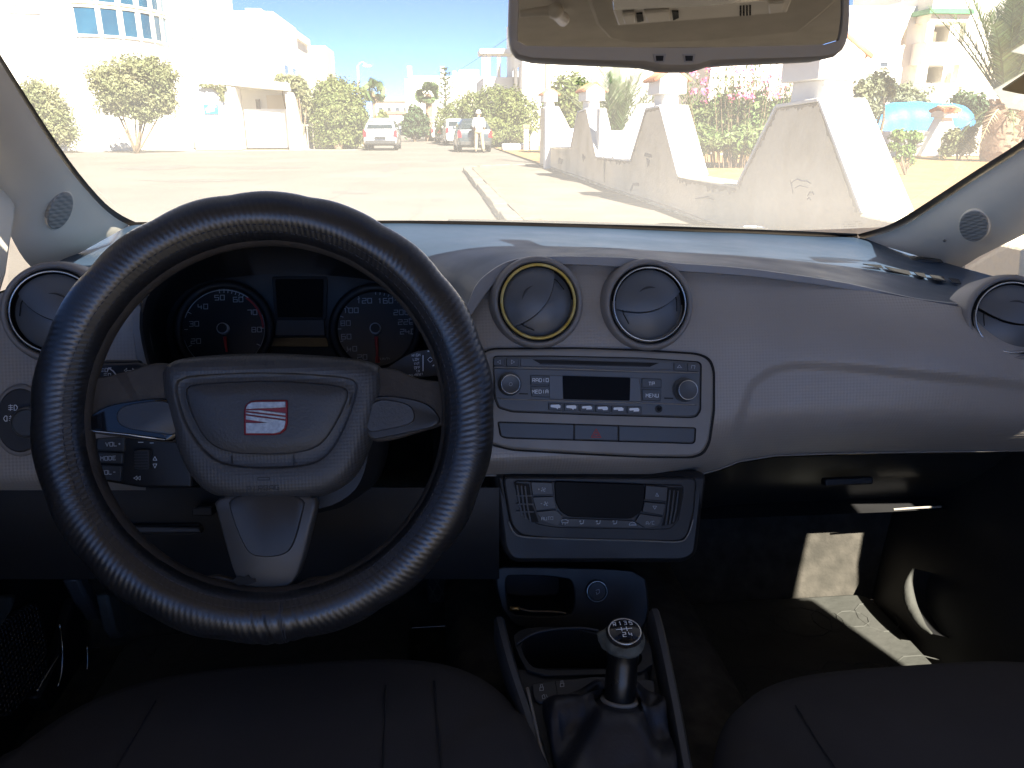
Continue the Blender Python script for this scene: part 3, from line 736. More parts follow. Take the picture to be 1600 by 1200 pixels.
# --- house right of the street end with a pergola on its roof
rh = thing('pergola_house', 'white house with grey shaded flank and roof pergola beside the street', 'house', (7.5, 62, 0))
x0, x1, z0, z1 = frect(816, 60, 860, 190, 60)
MB().box(x0, x0 + 13, 60, 72, 0, z1 + 2).build('wall', m_white, rh)
xa, xb, za, zb = frect(756, 120, 789, 190, 66)
MB().box(xa, x0 - .02, 66, 76, 0, zb).build('low_wing', m_white, rh)
for px in (756, 764, 780): p = PY(px, 120, 66); MB().box(p.x - .14, p.x + .14, 66.1, 66.4, zb, zb + 1.7).build('pergola_post', m_white2, rh)
p0 = PY(750, 90, 66); p1 = PY(792, 90, 66)
MB().box(p0.x, x0 - .02, 65.8, 69, zb + 1.7, zb + 2.05).build('pergola_roof', m_white, rh)
for yy in (61.5, 65.2):
    w_ = MB().box(x0 - .06, x0 - .002, yy, yy + 1.2, 3.6, 5.4).build('window', m_white2, rh); MB().box(x0 - .075, x0 - .061, yy + .15, yy + 1.05, 3.75, 5.25).build('pane', m_panedark, w_)
wl = frect(880, 100, 900, 112, 60)
# --- white apartment building with balconies on the right
ap = thing('balcony_apartments', 'white apartment building with two shaded balconies and green roof trim', 'apartment building', (24, 44, 0))
Y = 40.0
def R4(a, b, c, d_, y=Y): return frect(a, b, c, d_, y)
x0, x1, z0, z1 = R4(1290, 8, 1420, 200, 41); MB().box(x0 - 6, x1 + 1, 41.2, 52, 0, z1).build('left_wall', m_white2, ap)
xs, xe, _, _ = R4(1458, 0, 1600, 10); xl = R4(1418, 0, 1458, 10, 42)[0]
for zf, tag_ in ((2.9, 'g'), (6.0, 'f')): pass
zt = PY(1480, 22, Y).z; zo1 = PY(1480, 34, Y).z; zo0 = PY(1480, 66, Y).z; zp0 = PY(1480, 100, Y).z; zq1 = zp0; zq0 = PY(1480, 130, Y).z; zb0 = PY(1480, 146, Y).z
xr = R4(1520, 0, 1530, 10)[0]
def bal_slab(za_, zb_, name, m, pro=0.0):
    pts = [(xl - pro, 43.5, za_), (xs - pro, Y - pro, za_), (xr, Y - pro, za_), (xr, 46.2, za_), (xl - pro, 46.2, za_)]
    return MB().prism(pts, (0, 0, zb_ - za_)).build(name, m, ap)
bal_slab(zo1, zt, 'roof_slab', m_white2); bal_slab(zt, zt + .22, 'roof_trim', m_green_trim, .25); bal_slab(zt + .22, zt + .9, 'roof_parapet', m_white2)
bal_slab(zp0, zo0, 'balcony_parapet', m_white); bal_slab(0, zq0, 'lower_parapet', m_white)
for (za_, zb_) in ((zo0, zo1), (zq0, zq1)):
    MB().box(xs - .1, xs + .28, Y + .02, Y + .42, za_, zb_).build('column', m_white2, ap)
    MB().box(xr - .12, xr, Y + .02, Y + .5, za_, zb_).build('column', m_white2, ap)
    MB().box(xl, xl + .2, 43.6, 43.9, za_, zb_).build('column', m_white2, ap)
    MB().box(xl, xr, 45.6, 46.2, za_, zb_).build('balcony_back_wall', m_white2, ap)
MB().box(xs + .9, xr - .7, Y + 1.5, Y + 1.56, zo0 - .0, zo1 - .3).build('hanging_blanket', m_cream, ap)
for (za_, zb_) in ((zo0, zo0 + 1.5), (zq0 - .3, zq0 + .55)): MB().box(xs + 1.4, xs + 2.2, 45.54, 45.6, za_, zb_).build('balcony_door', m_scrape, ap)
MB().box(xr, xr + 9, 41.5, 52, 0, zt + 3).build('right_wall', m_white2, ap)
ac = MB().box(xr + .25, xr + 1.25, 41.1, 41.49, zq0 - .1, zq0 + .6).build('air_conditioner', m_frame, ap)
MB().lathe((xr + .6, 41.1, zq0 + .25), (0, -1, 0), [(.24, 0), (.24, .03), (.04, .04)], 16).build('fan_grille', m_scrape, ac)
for (a, b, c, d_) in ((1386, 42, 1412, 72), (1375, 98, 1386, 104), (1338, 36, 1341, 76)):
    q = R4(a, b, c, d_, 41.2); pane_window(ap, q[0], q[1], q[2], q[3], 41.2, m_cream if b != 98 else m_panedark, .12)
q = R4(1528, 105, 1550, 130, 41.5); pane_window(ap, q[0], q[1], q[2], q[3], 41.5, m_cream, .1)
q = R4(1438, 0, 1456, 10, 44); p = PY(1425, 5, 45)
dish = MB().lathe((p.x, 45, p.z - .1), (-.6, -.6, .5), [(.02, 0), (.3, .04), (.48, .13), (.55, .2)], 18, cap1=False).tube([(p.x, 45, p.z - .1), (p.x, 45.1, p.z - .8)], .03)
dish.build('satellite_dish', m_white, ap, smooth=40)

# --- low wall, pier and tarpaulined car behind the garden
bw = thing('back_garden_wall', 'low white wall at the back of the sandy garden below the blue tarpaulin', 'wall', (15, 27, .1))
pa = PZ(1340, 237, .1); pb = PZ(1600, 246, .1)
pts = [(pa.x - 3, 27.2, .1), (pb.x + 6, 27.2, .1), (pb.x + 6, 27.2, .95), (pa.x - 3, 27.2, .95)]
MB().prism(pts, (0, .25, 0)).build('wall_body', m_white2, bw, bevel=.02)
p = PY(1468, 240, 27); pq = PY(1468, 172, 27)
MB().prism([(p.x - .75, 26.9, .1), (p.x + .7, 26.9, .1), (p.x + .2, 26.9, pq.z - .25), (p.x - .18, 26.9, pq.z - .25)], (0, .5, 0)).build('pier', m_white, bw, bevel=.02)
cp = MB().box(p.x - .25, p.x + .27, 26.75, 27.5, pq.z - .25, pq.z - .02).build('pier_cap', m_white2, bw)
for i in range(5):
    xx = p.x - .25 + i * .13
    MB().tube([(xx, 26.68, pq.z - .02), (xx, 27.1, pq.z + .1), (xx, 27.55, pq.z - .02)], .075, 8).build('tile', m_tile, cp)
tp = thing('tarpaulin_covered_car', 'car under a bright blue tarpaulin behind the low back wall', 'covered car', (16, 31, 0))
ca = PY(1338, 205, 31); cb = PY(1526, 190, 31); L_ = cb.x - ca.x; zt_ = PY(1450, 158, 31).z
sil = [(0, .5), (.02, .6), (.12, .72), (.22, .85), (.33, .96), (.42, .99), (.58, 1.0), (.76, .985), (.9, .95), (.97, .89), (.99, .66), (1, .35)]
sil = [(lerp(ca.x, cb.x, t), h * zt_) for t, h in sil]
rows = []
for j in range(15):
    v = j / 14; a = math.pi * v
    row = []
    for i, q in enumerate(crom([(x, z, 0) for x, z in sil], 60)):
        wv = .06 * noise.noise(Vector((q.x * 1.6, v * 5, 3))) + .05 * math.sin(q.x * 7 + v * 9) * (1 - math.sin(a))
        y = 31.8 - .95 * math.cos(a) * (1 + wv); z = q.y * (.12 + .88 * min(1, math.sin(a) ** .35)) * (1 + wv * .4)
        if j in (0, 14): z = .1
        row.append((q.x, y, z))
    rows.append(row)
mb = MB().grid(rows); mb.build('tarpaulin', m_tarp, tp, smooth=180)
for xx, yy in ((ca.x + .9, 31.05), (cb.x - .9, 31.05)): MB().lathe((xx, yy - .1, .32), (0, 1, 0), [(.32, 0), (.32, .2)], 20).build('wheel', m_tyre, tp)

# ================================================================== TREES AND PLANTS
def leafcloud(mb, blobs, n, size, seed, up=.3, shell=.55, flat=1.0):
    rnd_ = random.Random(seed); vol = [b[1][0] * b[1][1] * b[1][2] for b in blobs]; tot = sum(vol)
    for b, v in zip(blobs, vol):
        c = Vector(b[0]); r = b[1]
        for _ in range(max(8, int(n * v / tot))):
            d = Vector((rnd_.gauss(0, 1), rnd_.gauss(0, 1), rnd_.gauss(0, 1))).normalized()
            lump = .82 + .36 * noise.noise(d * 2.2 + c * .7) 
            rad = (shell + (1 - shell) * rnd_.random()) * lump if rnd_.random() < .85 else rnd_.random()
            p = c + Vector((d.x * r[0], d.y * r[1], d.z * r[2])) * rad
            nn = (d + Vector((rnd_.gauss(0, .6), rnd_.gauss(0, .6), rnd_.gauss(0, .6) + up))).normalized()
            t = nn.cross(Vector((rnd_.random() - .5, rnd_.random() - .5, rnd_.random() - .5))).normalized(); q = nn.cross(t)
            s = size * (.6 + .8 * rnd_.random()); 
            k = len(mb.v)
            mb.v += [p - t * s, p - q * s * .42 * flat + nn * s * .1, p + t * s, p + q * s * .42 * flat + nn * s * .1]
            mb.f.append((k, k + 1, k + 2, k + 3))
    return mb
def limbs(mb, base, tops, r0, r1=.02, wob=.1, seed=0):
    rnd_ = random.Random(seed)
    for t in tops:
        b = Vector(base) + Vector((rnd_.uniform(-r0, r0), rnd_.uniform(-r0, r0), 0)) * .6; t = Vector(t); m = (b + t) / 2 + Vector((rnd_.uniform(-wob, wob), rnd_.uniform(-wob, wob), rnd_.uniform(0, wob)))
        mb.tube(crom([b, m, t], 7), [lerp(r0, r1, i / 6) for i in range(7)], 7)
    return mb
def tree(name, label, cat, base, blobs, n, size, m, trunk_r=.1, seed=1, group=None, nl=7, up=.3, shell=.55):
    """blobs are relative to the base"""
    t = thing(name, label, cat, base, group)
    B = Vector(base)
    bl = [(B + Vector(c), r) for c, r in blobs]
    rnd_ = random.Random(seed)
    tops = [b[0] + Vector((rnd_.uniform(-.5, .5) * b[1][0], rnd_.uniform(-.5, .5) * b[1][1], rnd_.uniform(-.2, .5) * b[1][2])) for b in bl for _ in range(max(1, nl // len(bl)))]
    limbs(MB(), B - Vector((0, 0, .05)), tops, trunk_r, .015, .2, seed).build('trunk', m_trunk, t, smooth=180)
    leafcloud(MB(), bl, n, size, seed, up, shell).build('crown', m, t, recalc=False)
    return t
def pxb(px, py, rpx, rpy, Y, base, rd=None):
    """a foliage lump seen at a pixel, at distance Y, relative to a base"""
    c = PY(px, py, Y) - Vector(base); k = Y / FPX * 1.02
    return (c, (rpx * k, (rd or rpx) * k, rpy * k))
b = PY(213, 237, 36); b.z = 0
tree('dusty_tree', 'dusty olive multi-stemmed tree in front of the round bay', 'tree', b,
     [pxb(x, y, rx, ry, b.y, b) for x, y, rx, ry in ((170, 125, 36, 30), (215, 108, 36, 24), (250, 120, 32, 28), (205, 145, 46, 34), (255, 155, 26, 30), (180, 160, 32, 24), (225, 175, 30, 20), (178, 92, 6, 8), (240, 92, 10, 9))],
     24000, .075, m_leaf_dry, .05, 3, nl=16, shell=.45)
b = PY(80, 240, 36.5); b.z = 0
tree('dusty_bush', 'dusty green bush half hidden by the left windscreen pillar', 'bush', b,
     [pxb(x, y, rx, ry, b.y, b) for x, y, rx, ry in ((60, 150, 34, 28), (85, 175, 28, 30), (100, 205, 26, 28), (65, 200, 40, 34))], 14000, .075, m_leaf_dry, .05, 5, nl=8, shell=.4)
b = PZ(530, 233, 0)
tree('round_hedge_tree', 'big round olive green hedge tree left of the street', 'tree', b,
     [pxb(x, y, rx, ry, b.y + 1, b) for x, y, rx, ry in ((528, 178, 50, 54), (520, 150, 34, 32), (545, 155, 30, 32), (505, 190, 32, 42), (555, 195, 30, 40), (530, 212, 46, 24), (528, 128, 14, 10))],
     26000, .08, m_leaf, .14, 8, nl=8, shell=.7)
b = PZ(492, 232, 0)
gf = thing('garden_fence', 'dark rail fence at the foot of the round hedge tree', 'fence', b)
for i in range(6): MB().box(b.x - .5 + i * .28, b.x - .44 + i * .28, b.y - .9, b.y - .85, 0, 1.3).build('paling', m_scrape, gf)
MB().box(b.x - .55, b.x + 1.05, b.y - .92, b.y - .88, 1.1, 1.2).build('rail', m_scrape, gf)
b = PY(462, 160, 41.5); b.z = 0
tree('gate_shrub', 'yellowish shrub spilling over the gate house side wall', 'shrub', b,
     [pxb(x, y, rx, ry, 41.5, b) for x, y, rx, ry in ((462, 130, 16, 14), (472, 142, 14, 14), (440, 122, 14, 7), (478, 158, 9, 22))], 1300, .12, m_leaf_dry, .06, 12)
b = PY(332, 134, 40.2)
tree('wall_creeper', 'thin yellow green creeper along the top of the gate house wall', 'creeper', b,
     [pxb(x, y, rx, ry, 40.25, b, 4) for x, y, rx, ry in ((345, 138, 10, 6), (325, 134, 18, 3), (347, 150, 4, 9))], 300, .1, m_leaf_dry, .02, 14)
def fan_palm(name, label, px, pt, pbot, Y, rad, trunk_r, m=None, n=26, seed=1, skirt=True):
    c = PY(px, pt, Y); b = PY(px + 1, pbot, Y); b.z = 0
    t = thing(name, label, 'palm', b); rr = random.Random(seed)
    MB().tube(crom([b, lerp(b, c, .5) + Vector((.05, 0, 0)), c], 8), [trunk_r * (1.15 - .3 * i / 7) for i in range(8)], 8).build('trunk', m_palmtrunk, t, smooth=60)
    for grp, (num, e0, e1, mm) in {'frond': (n, -45, 88, m or m_frond), 'dry_frond': (5 if skirt else 0, -80, -55, m_frond_dry)}.items():
        for i in range(num):
            az = 6.283 * i / num + rr.uniform(-.2, .2); el = R(rr.uniform(e0, e1)); d = Vector((math.cos(az) * math.cos(el), math.sin(az) * math.cos(el), math.sin(el)))
            s = d.cross(Vector((0, 0, 1))).normalized(); s = (Matrix.Rotation(rr.uniform(-1.3, 1.3), 3, d) @ s); L = rad * rr.uniform(.8, 1.05) * (.7 if grp != 'frond' else 1)
            mb = MB(); k = 9
            for q in range(k):
                a = (q / (k - 1) - .5) * 2.3; e = d * math.cos(a) + s * math.sin(a); o = c + d * L * .42
                tip = o + e * L * .58 - Vector((0, 0, L * .05)); wv = e.cross(d.cross(s)).normalized() * L * .09
                mb.add([o, lerp(o, tip, .5) + wv, tip, lerp(o, tip, .5) - wv], [(0, 1, 2, 3)])
            mb.add([c, c + s * .02, c + d * L * .45 + s * .015, c + d * L * .45], [(0, 1, 2, 3)])
            mb.build(grp, mm, t, recalc=False)
    return t
fan_palm('fan_palm', 'small fan palm with bright crown beyond the round hedge tree', 583, 143, 205, 70, 1.25, .16, n=40, seed=4)
fan_palm('fan_palm', 'stout fan palm with a thick trunk beside the parked cars', 669, 147, 212, 62, 1.15, .27, n=40, seed=6)
# Norfolk pine: a straight stem and tiers of upswept boughs
b = PY(697, 200, 74); b.z = 0; tz = PY(697, 104, 74).z
npn = thing('norfolk_pine', 'tall tiered pine standing out against the far white house', 'pine tree', b)
MB().tube([b, (b.x, b.y, tz)], [.16, .02], 8).build('trunk', m_trunk, npn)
for k in range(9):
    z = lerp(tz - .3, 2.2, k / 8); L = .35 + 1.15 * (k / 8) ** .8
    mb = MB(); rr = random.Random(k)
    for i in range(7):
        az = 6.283 * i / 7 + k * .4; d = Vector((math.cos(az), math.sin(az), 0)); path = [Vector((b.x, b.y, z)) + d * L * t + Vector((0, 0, -.12 * math.sin(t * 3.1) * L + .35 * L * t * t)) for t in (0, .3, .6, 1)]
        mb.tube(path, [.035, .03, .025, .01], 5)
        for q in range(26):
            t = rr.random(); p = lerp(path[0], path[-1], t); p.z += .08 * rr.random(); e = Vector((rr.gauss(0, 1), rr.gauss(0, 1), 1 + rr.random())).normalized() * .14; s = e.cross(d).normalized() * .05
            mb.add([p - s, p + s, p + e], [(0, 1, 2)])
    mb.build('bough_tier', m_leaf_dk, npn, recalc=False)
def bushes(name, label, cat, base, lumps, n, size, m, seed, Y=None, group=None, shell=.65, tr=.08):
    return tree(name, label, cat, base, [pxb(x, y, rx, ry, (Y or base.y) + dy, base) for x, y, rx, ry, dy in lumps], n, size, m, tr, seed, group, shell=shell)
b = PY(648, 215, 60); b.z = 0
bushes('street_bush', 'dark green bush at the left of the far row of parked cars', 'bush', b, [(648, 188, 18, 24, 0), (638, 200, 14, 16, 0), (660, 195, 14, 20, 1), (652, 175, 8, 10, 0)], 2600, .17, m_leaf_dk, 21)
b = PY(598, 205, 64); b.z = 0
bushes('street_bush', 'small rounded bush below the small fan palm', 'bush', b, [(598, 186, 11, 13, 0), (590, 196, 10, 10, 0)], 1000, .16, m_leaf, 22)
b = PY(572, 225, 46); b.z = 0
bushes('flowering_bush', 'yellow green flowering bush behind the silver hatchback', 'bush', b, [(574, 198, 9, 16, 0), (568, 185, 9, 14, 0), (585, 196, 8, 6, 0)], 900, .13, m_leaf_lt, 23)
b = PY(780, 225, 46); b.z = 0
bushes('tall_hedge', 'long tall green hedge behind the parked cars right of the street', 'hedge', b,
       [(712, 185, 24, 32, 4), (738, 178, 26, 40, 2), (770, 175, 30, 46, 0), (800, 180, 30, 46, -2), (826, 188, 22, 40, -4), (770, 205, 52, 24, -2), (790, 152, 24, 14, 0), (815, 210, 26, 18, -5), (690, 190, 14, 24, 6)], 28000, .09, m_leaf, 24, shell=.72)
b = PY(890, 190, 31); b.z = .1
bushes('garden_tree', 'olive green rounded tree rising behind the far wall piers', 'tree', b, [(892, 152, 38, 40, 0), (868, 165, 26, 32, 1), (918, 165, 24, 36, 0), (860, 135, 10, 8, 2), (895, 190, 36, 24, 0)], 9000, .085, m_leaf, 25)
# spiky palm in the garden: long stiff feathered fronds out of one heart
def feather(mb, o, d, L, droop, wid, n=16, seed=0, lf=.34):
    rr = random.Random(seed); d = Vector(d).normalized(); path = []
    for i in range(n + 1):
        t = i / n; path.append(Vector(o) + d * L * t + Vector((0, 0, -droop * L * t * t)))
    mb.tube(path, [wid * (1 - .8 * i / n) for i in range(n + 1)], 5)
    for i in range(2, n + 1):
        p = path[i]; t = (path[i] - path[i - 1]).normalized(); s = t.cross(Vector((0, 0, 1))).normalized(); u = s.cross(t)
        ll = lf * (1.1 - .75 * abs(i / n - .45)) 
        for sg_ in (-1, 1):
            for q in range(2):
                p2 = lerp(path[i - 1], p, q * .5 + .25)
                e = (s * sg_ * .75 + t * .75 + u * rr.uniform(.0, .3) - Vector((0, 0, .12))).normalized() * ll * rr.uniform(.85, 1.1); wv = t * ll * .055
                mb.add([p2 - wv, p2 + wv, lerp(p2, p2 + e, .6) + wv * .8, p2 + e], [(0, 1, 2, 3)])
b = PZ(960, 216, .1); b = PY(962, 206, 24); b.z = .1
sp = thing('spiky_palm', 'young palm with long upright grey green fronds behind the cross wall', 'palm', b)
MB().tube([b, b + Vector((0, 0, .45))], [.22, .16], 9).build('trunk', m_frond_dry, sp)
rr = random.Random(5)
for i in range(30):
    az = rr.uniform(0, 6.283); el = R(rr.uniform(38, 86)); d = (math.cos(az) * math.cos(el), math.sin(az) * math.cos(el) * .6, math.sin(el))
    mb = MB(); feather(mb, b + Vector((0, 0, .4)), d, rr.uniform(2.1, 3.1), .16, .02, 16, i, .5); mb.build('frond', m_leaf_gry if i % 3 else m_frond, sp, recalc=False)
# oleander: upright leafy stems with pink flower heads
b = PY(1150, 240, 20.5); b.z = .1
ol = thing('oleander_bush', 'tall oleander bush with pink flowers behind the nearest wall dip', 'bush', b)
st = MB(); lv = MB(); rr = random.Random(11); heads = []
k = 20.5 / FPX
lumps = [pxb(x, y, rx, ry, 20.5 + dy, (0, 0, 0)) for x, y, rx, ry, dy in ((1090, 195, 34, 44, 0), (1130, 185, 36, 50, .5), (1180, 190, 40, 52, 0), (1225, 190, 36, 48, 0), (1160, 218, 50, 28, -.4), (1090, 218, 36, 26, -.3), (1220, 214, 40, 26, -.3), (1120, 220, 60, 16, -.2), (1200, 220, 50, 15, -.2), (1075, 220, 30, 16, -.2))]
leafcloud(lv, lumps, 13000, .085, 12, .4, .5)
for i in range(120):
    px = rr.uniform(1058, 1262); top = rr.uniform(98, 165); y = 20.5 + rr.uniform(-.7, .7)
    t = PY(px, top, y); bb = Vector((lerp(t.x, b.x, .35), y, .1)); 
    st.tube([bb, lerp(bb, t, .5), t], [.014, .01, .005], 4, caps=False)
    if i % 15 == 0: heads.append(t)
    for q in range(30):
        s_ = rr.uniform(.45, 1.0); p = lerp(bb, t, s_); a = rr.uniform(0, 6.28); e = Vector((math.cos(a) * .75, math.sin(a) * .75, .8)).normalized() * rr.uniform(.1, .17); wv = e.cross(Vector((0, 0, 1))).normalized() * .018
        lv.add([p, lerp(p, p + e, .5) + wv, p + e, lerp(p, p + e, .5) - wv], [(0, 1, 2, 3)])
st.build('stems', m_trunk, ol); lv.build('leaves', m_leaf_ole, ol, recalc=False)
for (px, py) in ((1169, 148), (1172, 152), (1163, 150), (1205, 120), (1155, 113), (1112, 108), (1195, 125), (1225, 118), (1211, 149), (1141, 153), (1083, 142), (1106, 140), (1085, 112), (1175, 110)): heads.append(PY(px, py, 19.7))
for h in heads:
    fl = MB()
    for q in range(16):
        p = h + Vector((rr.gauss(0, .07), rr.gauss(0, .07), rr.gauss(0, .05))); a = rr.uniform(0, 6.28); s = Vector((math.cos(a), math.sin(a), rr.uniform(-.5, .5))) * .035; u = s.cross(Vector((rr.gauss(0, .4), -1, .5))).normalized() * .035
        fl.add([p - s, p - u, p + s, p + u], [(0, 1, 2, 3)])
    fl.build('flower_head', m_pink, ol, recalc=False)
b = PY(1372, 190, 26); b.z = .1
bushes('feathery_shrub', 'grey green feathery shrub between the nearest pier cap and the tarpaulin', 'shrub', b, [(1348, 150, 18, 34, 0), (1372, 138, 22, 30, 0), (1336, 180, 18, 24, 0), (1362, 170, 20, 20, 0), (1392, 140, 12, 20, 0)], 4200, .09, m_leaf_gry, 31, shell=.4)
b = PY(1425, 165, 34.5); b.z = .1
bushes('balcony_shrub', 'green shrub in front of the lower balcony behind the tarpaulin', 'shrub', b, [(1412, 145, 18, 18, 0), (1435, 150, 16, 14, 0), (1400, 152, 16, 14, 0), (1455, 140, 7, 10, 0), (1425, 170, 36, 24, 0)], 4200, .09, m_leaf_gry, 32)
b = PY(1508, 165, 34.5); b.z = .1
bushes('dark_shrub', 'dark green shrub behind the right end of the tarpaulin', 'shrub', b, [(1505, 155, 22, 14, 0), (1530, 165, 18, 22, -.5), (1515, 180, 30, 24, 0)], 1800, .13, m_leaf_dk, 33)
b = PZ(1415, 272, .1)
bushes('young_shrub', 'small fresh green shrub standing alone on the orange sand', 'shrub', b, [(1405, 212, 16, 12, 0), (1428, 215, 14, 14, 0), (1396, 228, 11, 10, 0), (1420, 235, 12, 14, 0), (1408, 240, 9, 16, 0), (1425, 252, 7, 10, 0)], 1500, .06, m_leaf_lt, 34, shell=.3, tr=.022)
b = PZ(1497, 250, .1)
bushes('dry_shrub', 'dry low shrub between the white pier and the large palm', 'shrub', b, [(1490, 215, 22, 18, 0), (1508, 225, 22, 20, 0), (1480, 235, 16, 14, 0), (1515, 205, 16, 12, 0)], 2600, .075, m_leaf_dry, 35, shell=.35, tr=.03)
# big date palm at the right edge
b = PZ(1568, 252, .1)
dp = thing('date_palm', 'large date palm with a shaggy trunk at the right edge', 'palm', b)
top = PY(1572, 160, b.y)
MB().tube(crom([b, lerp(b, top, .5), top], 7), [.62, .66, .66, .62, .6, .52, .4], 14).build('trunk', m_palmtrunk, dp, smooth=60)
rr = random.Random(9); k = 0
for j in range(9):
    for i in range(13):
        z = lerp(b.z + .1, top.z - .1, j / 8); a = 6.283 * (i + .5 * (j % 2)) / 13; d = Vector((math.cos(a), math.sin(a), 0)); s = Vector((-d.y, d.x, 0)); c = Vector((b.x, b.y, z)) + d * .6
        mb = MB().prism([c - s * .13, c + s * .13, c + s * .07 + d * .13 + Vector((0, 0, .2)), c - s * .07 + d * .13 + Vector((0, 0, .2))], (-d * .1))
        if math.sin(a) < .4: mb.build('frond_stub', m_palmtrunk, dp)
for i in range(44):
    az = 6.283 * i / 44 * 3.3; el = R(rr.uniform(50, 88)); d = (math.cos(az) * math.cos(el), math.sin(az) * math.cos(el), math.sin(el))
    mb = MB(); feather(mb, top - Vector((0, 0, .1)), d, rr.uniform(3.2, 4.6), rr.uniform(.1, .3), .035, 26, i, .55); mb.build('frond', m_frond, dp, recalc=False)
for i in range(9):
    az = 6.283 * i / 9 + .2; d = (math.cos(az) * .8, math.sin(az) * .8, .35)
    mb = MB(); feather(mb, top - Vector((0, 0, .2)), d, 1.5, 1.2, .03, 10, i, .3); mb.build('dry_frond', m_frond_dry if i % 2 else m_frond, dp, recalc=False)

# ================================================================== STREET THINGS
# white rubble blocks and a gate post at the far corner
b = PY(818, 236, 37); b.z = 0
wb2 = thing('white_rendered_bench', 'long low white rendered block at the far street corner', 'kerb block', b)
x0, x1, z0, z1 = frect(785, 225, 832, 237, 37); MB().box(x0, x1, 37, 37.8, 0, z1 - z0).build('block', m_white, wb2, bevel=.12, seg=3)
gp = thing('white_gate_post', 'white gate post with a terracotta top next to the low block', 'gate post', b)
x0, x1, z0, z1 = frect(819, 200, 826, 237, 36.6); MB().box(x0, x1, 36.6, 36.85, 0, z1).build('post', m_white, gp); MB().box(x0 - .05, x1 + .05, 36.55, 36.9, z1, z1 + .15).build('tile', m_tile, gp)
x0, x1, z0, z1 = frect(829, 204, 841, 236, 36.4); g2 = MB().prism([(x0, 36.4, 0), (x1, 36.4, 0), (x1, 36.4, z1 * .8), ((x0 + x1) / 2, 36.4, z1), (x0, 36.4, z1 * .7)], (0, .4, 0)).build('white_wall_end', m_white, bevel=.05)
tag(g2, 'rounded white wall end right beside the garden wall corner', 'wall')
# lamp post and cable pole
b = PY(559, 150, 58); b.z = 0; t = PY(559, 103, 58)
lp = thing('street_lamp', 'street lamp with a curved arm above the round hedge tree', 'street lamp', b)
MB().tube([b, t], [.12, .07], 8).build('pole', m_pole, lp)
e = PY(574, 103, 58); MB().tube(crom([t, lerp(t, e, .5) + Vector((0, 0, .25)), e], 8), .035, 6).build('arm', m_pole, lp)
MB().sphere(e, (.32, .18, .1), 10, 6).build('lamp_head', m_frame, lp)
a = PY(640, 135, 70); c = PY(795, 58, 40)
cb_ = MB().tube([lerp(a, c, i / 14) - Vector((0, 0, .5 * math.sin(math.pi * i / 14))) for i in range(15)], .012, 4).build('overhead_cable', m_cable)
tag(cb_, 'thin overhead cable crossing the sky left of the mirror', 'cable')
b = PY(857, 140, 24.5); b.z = 0; t = PY(856, 60, 24.5)
pp = thing('cable_pole', 'slim pale pole rising behind the farthest wall pier', 'pole', b); MB().tube([b, t], [.1, .08], 8).build('pole', m_pole, pp); MB().box(t.x - .3, t.x + .3, t.y - .04, t.y + .04, t.z - .3, t.z - .22).build('crossarm', m_pole, pp)

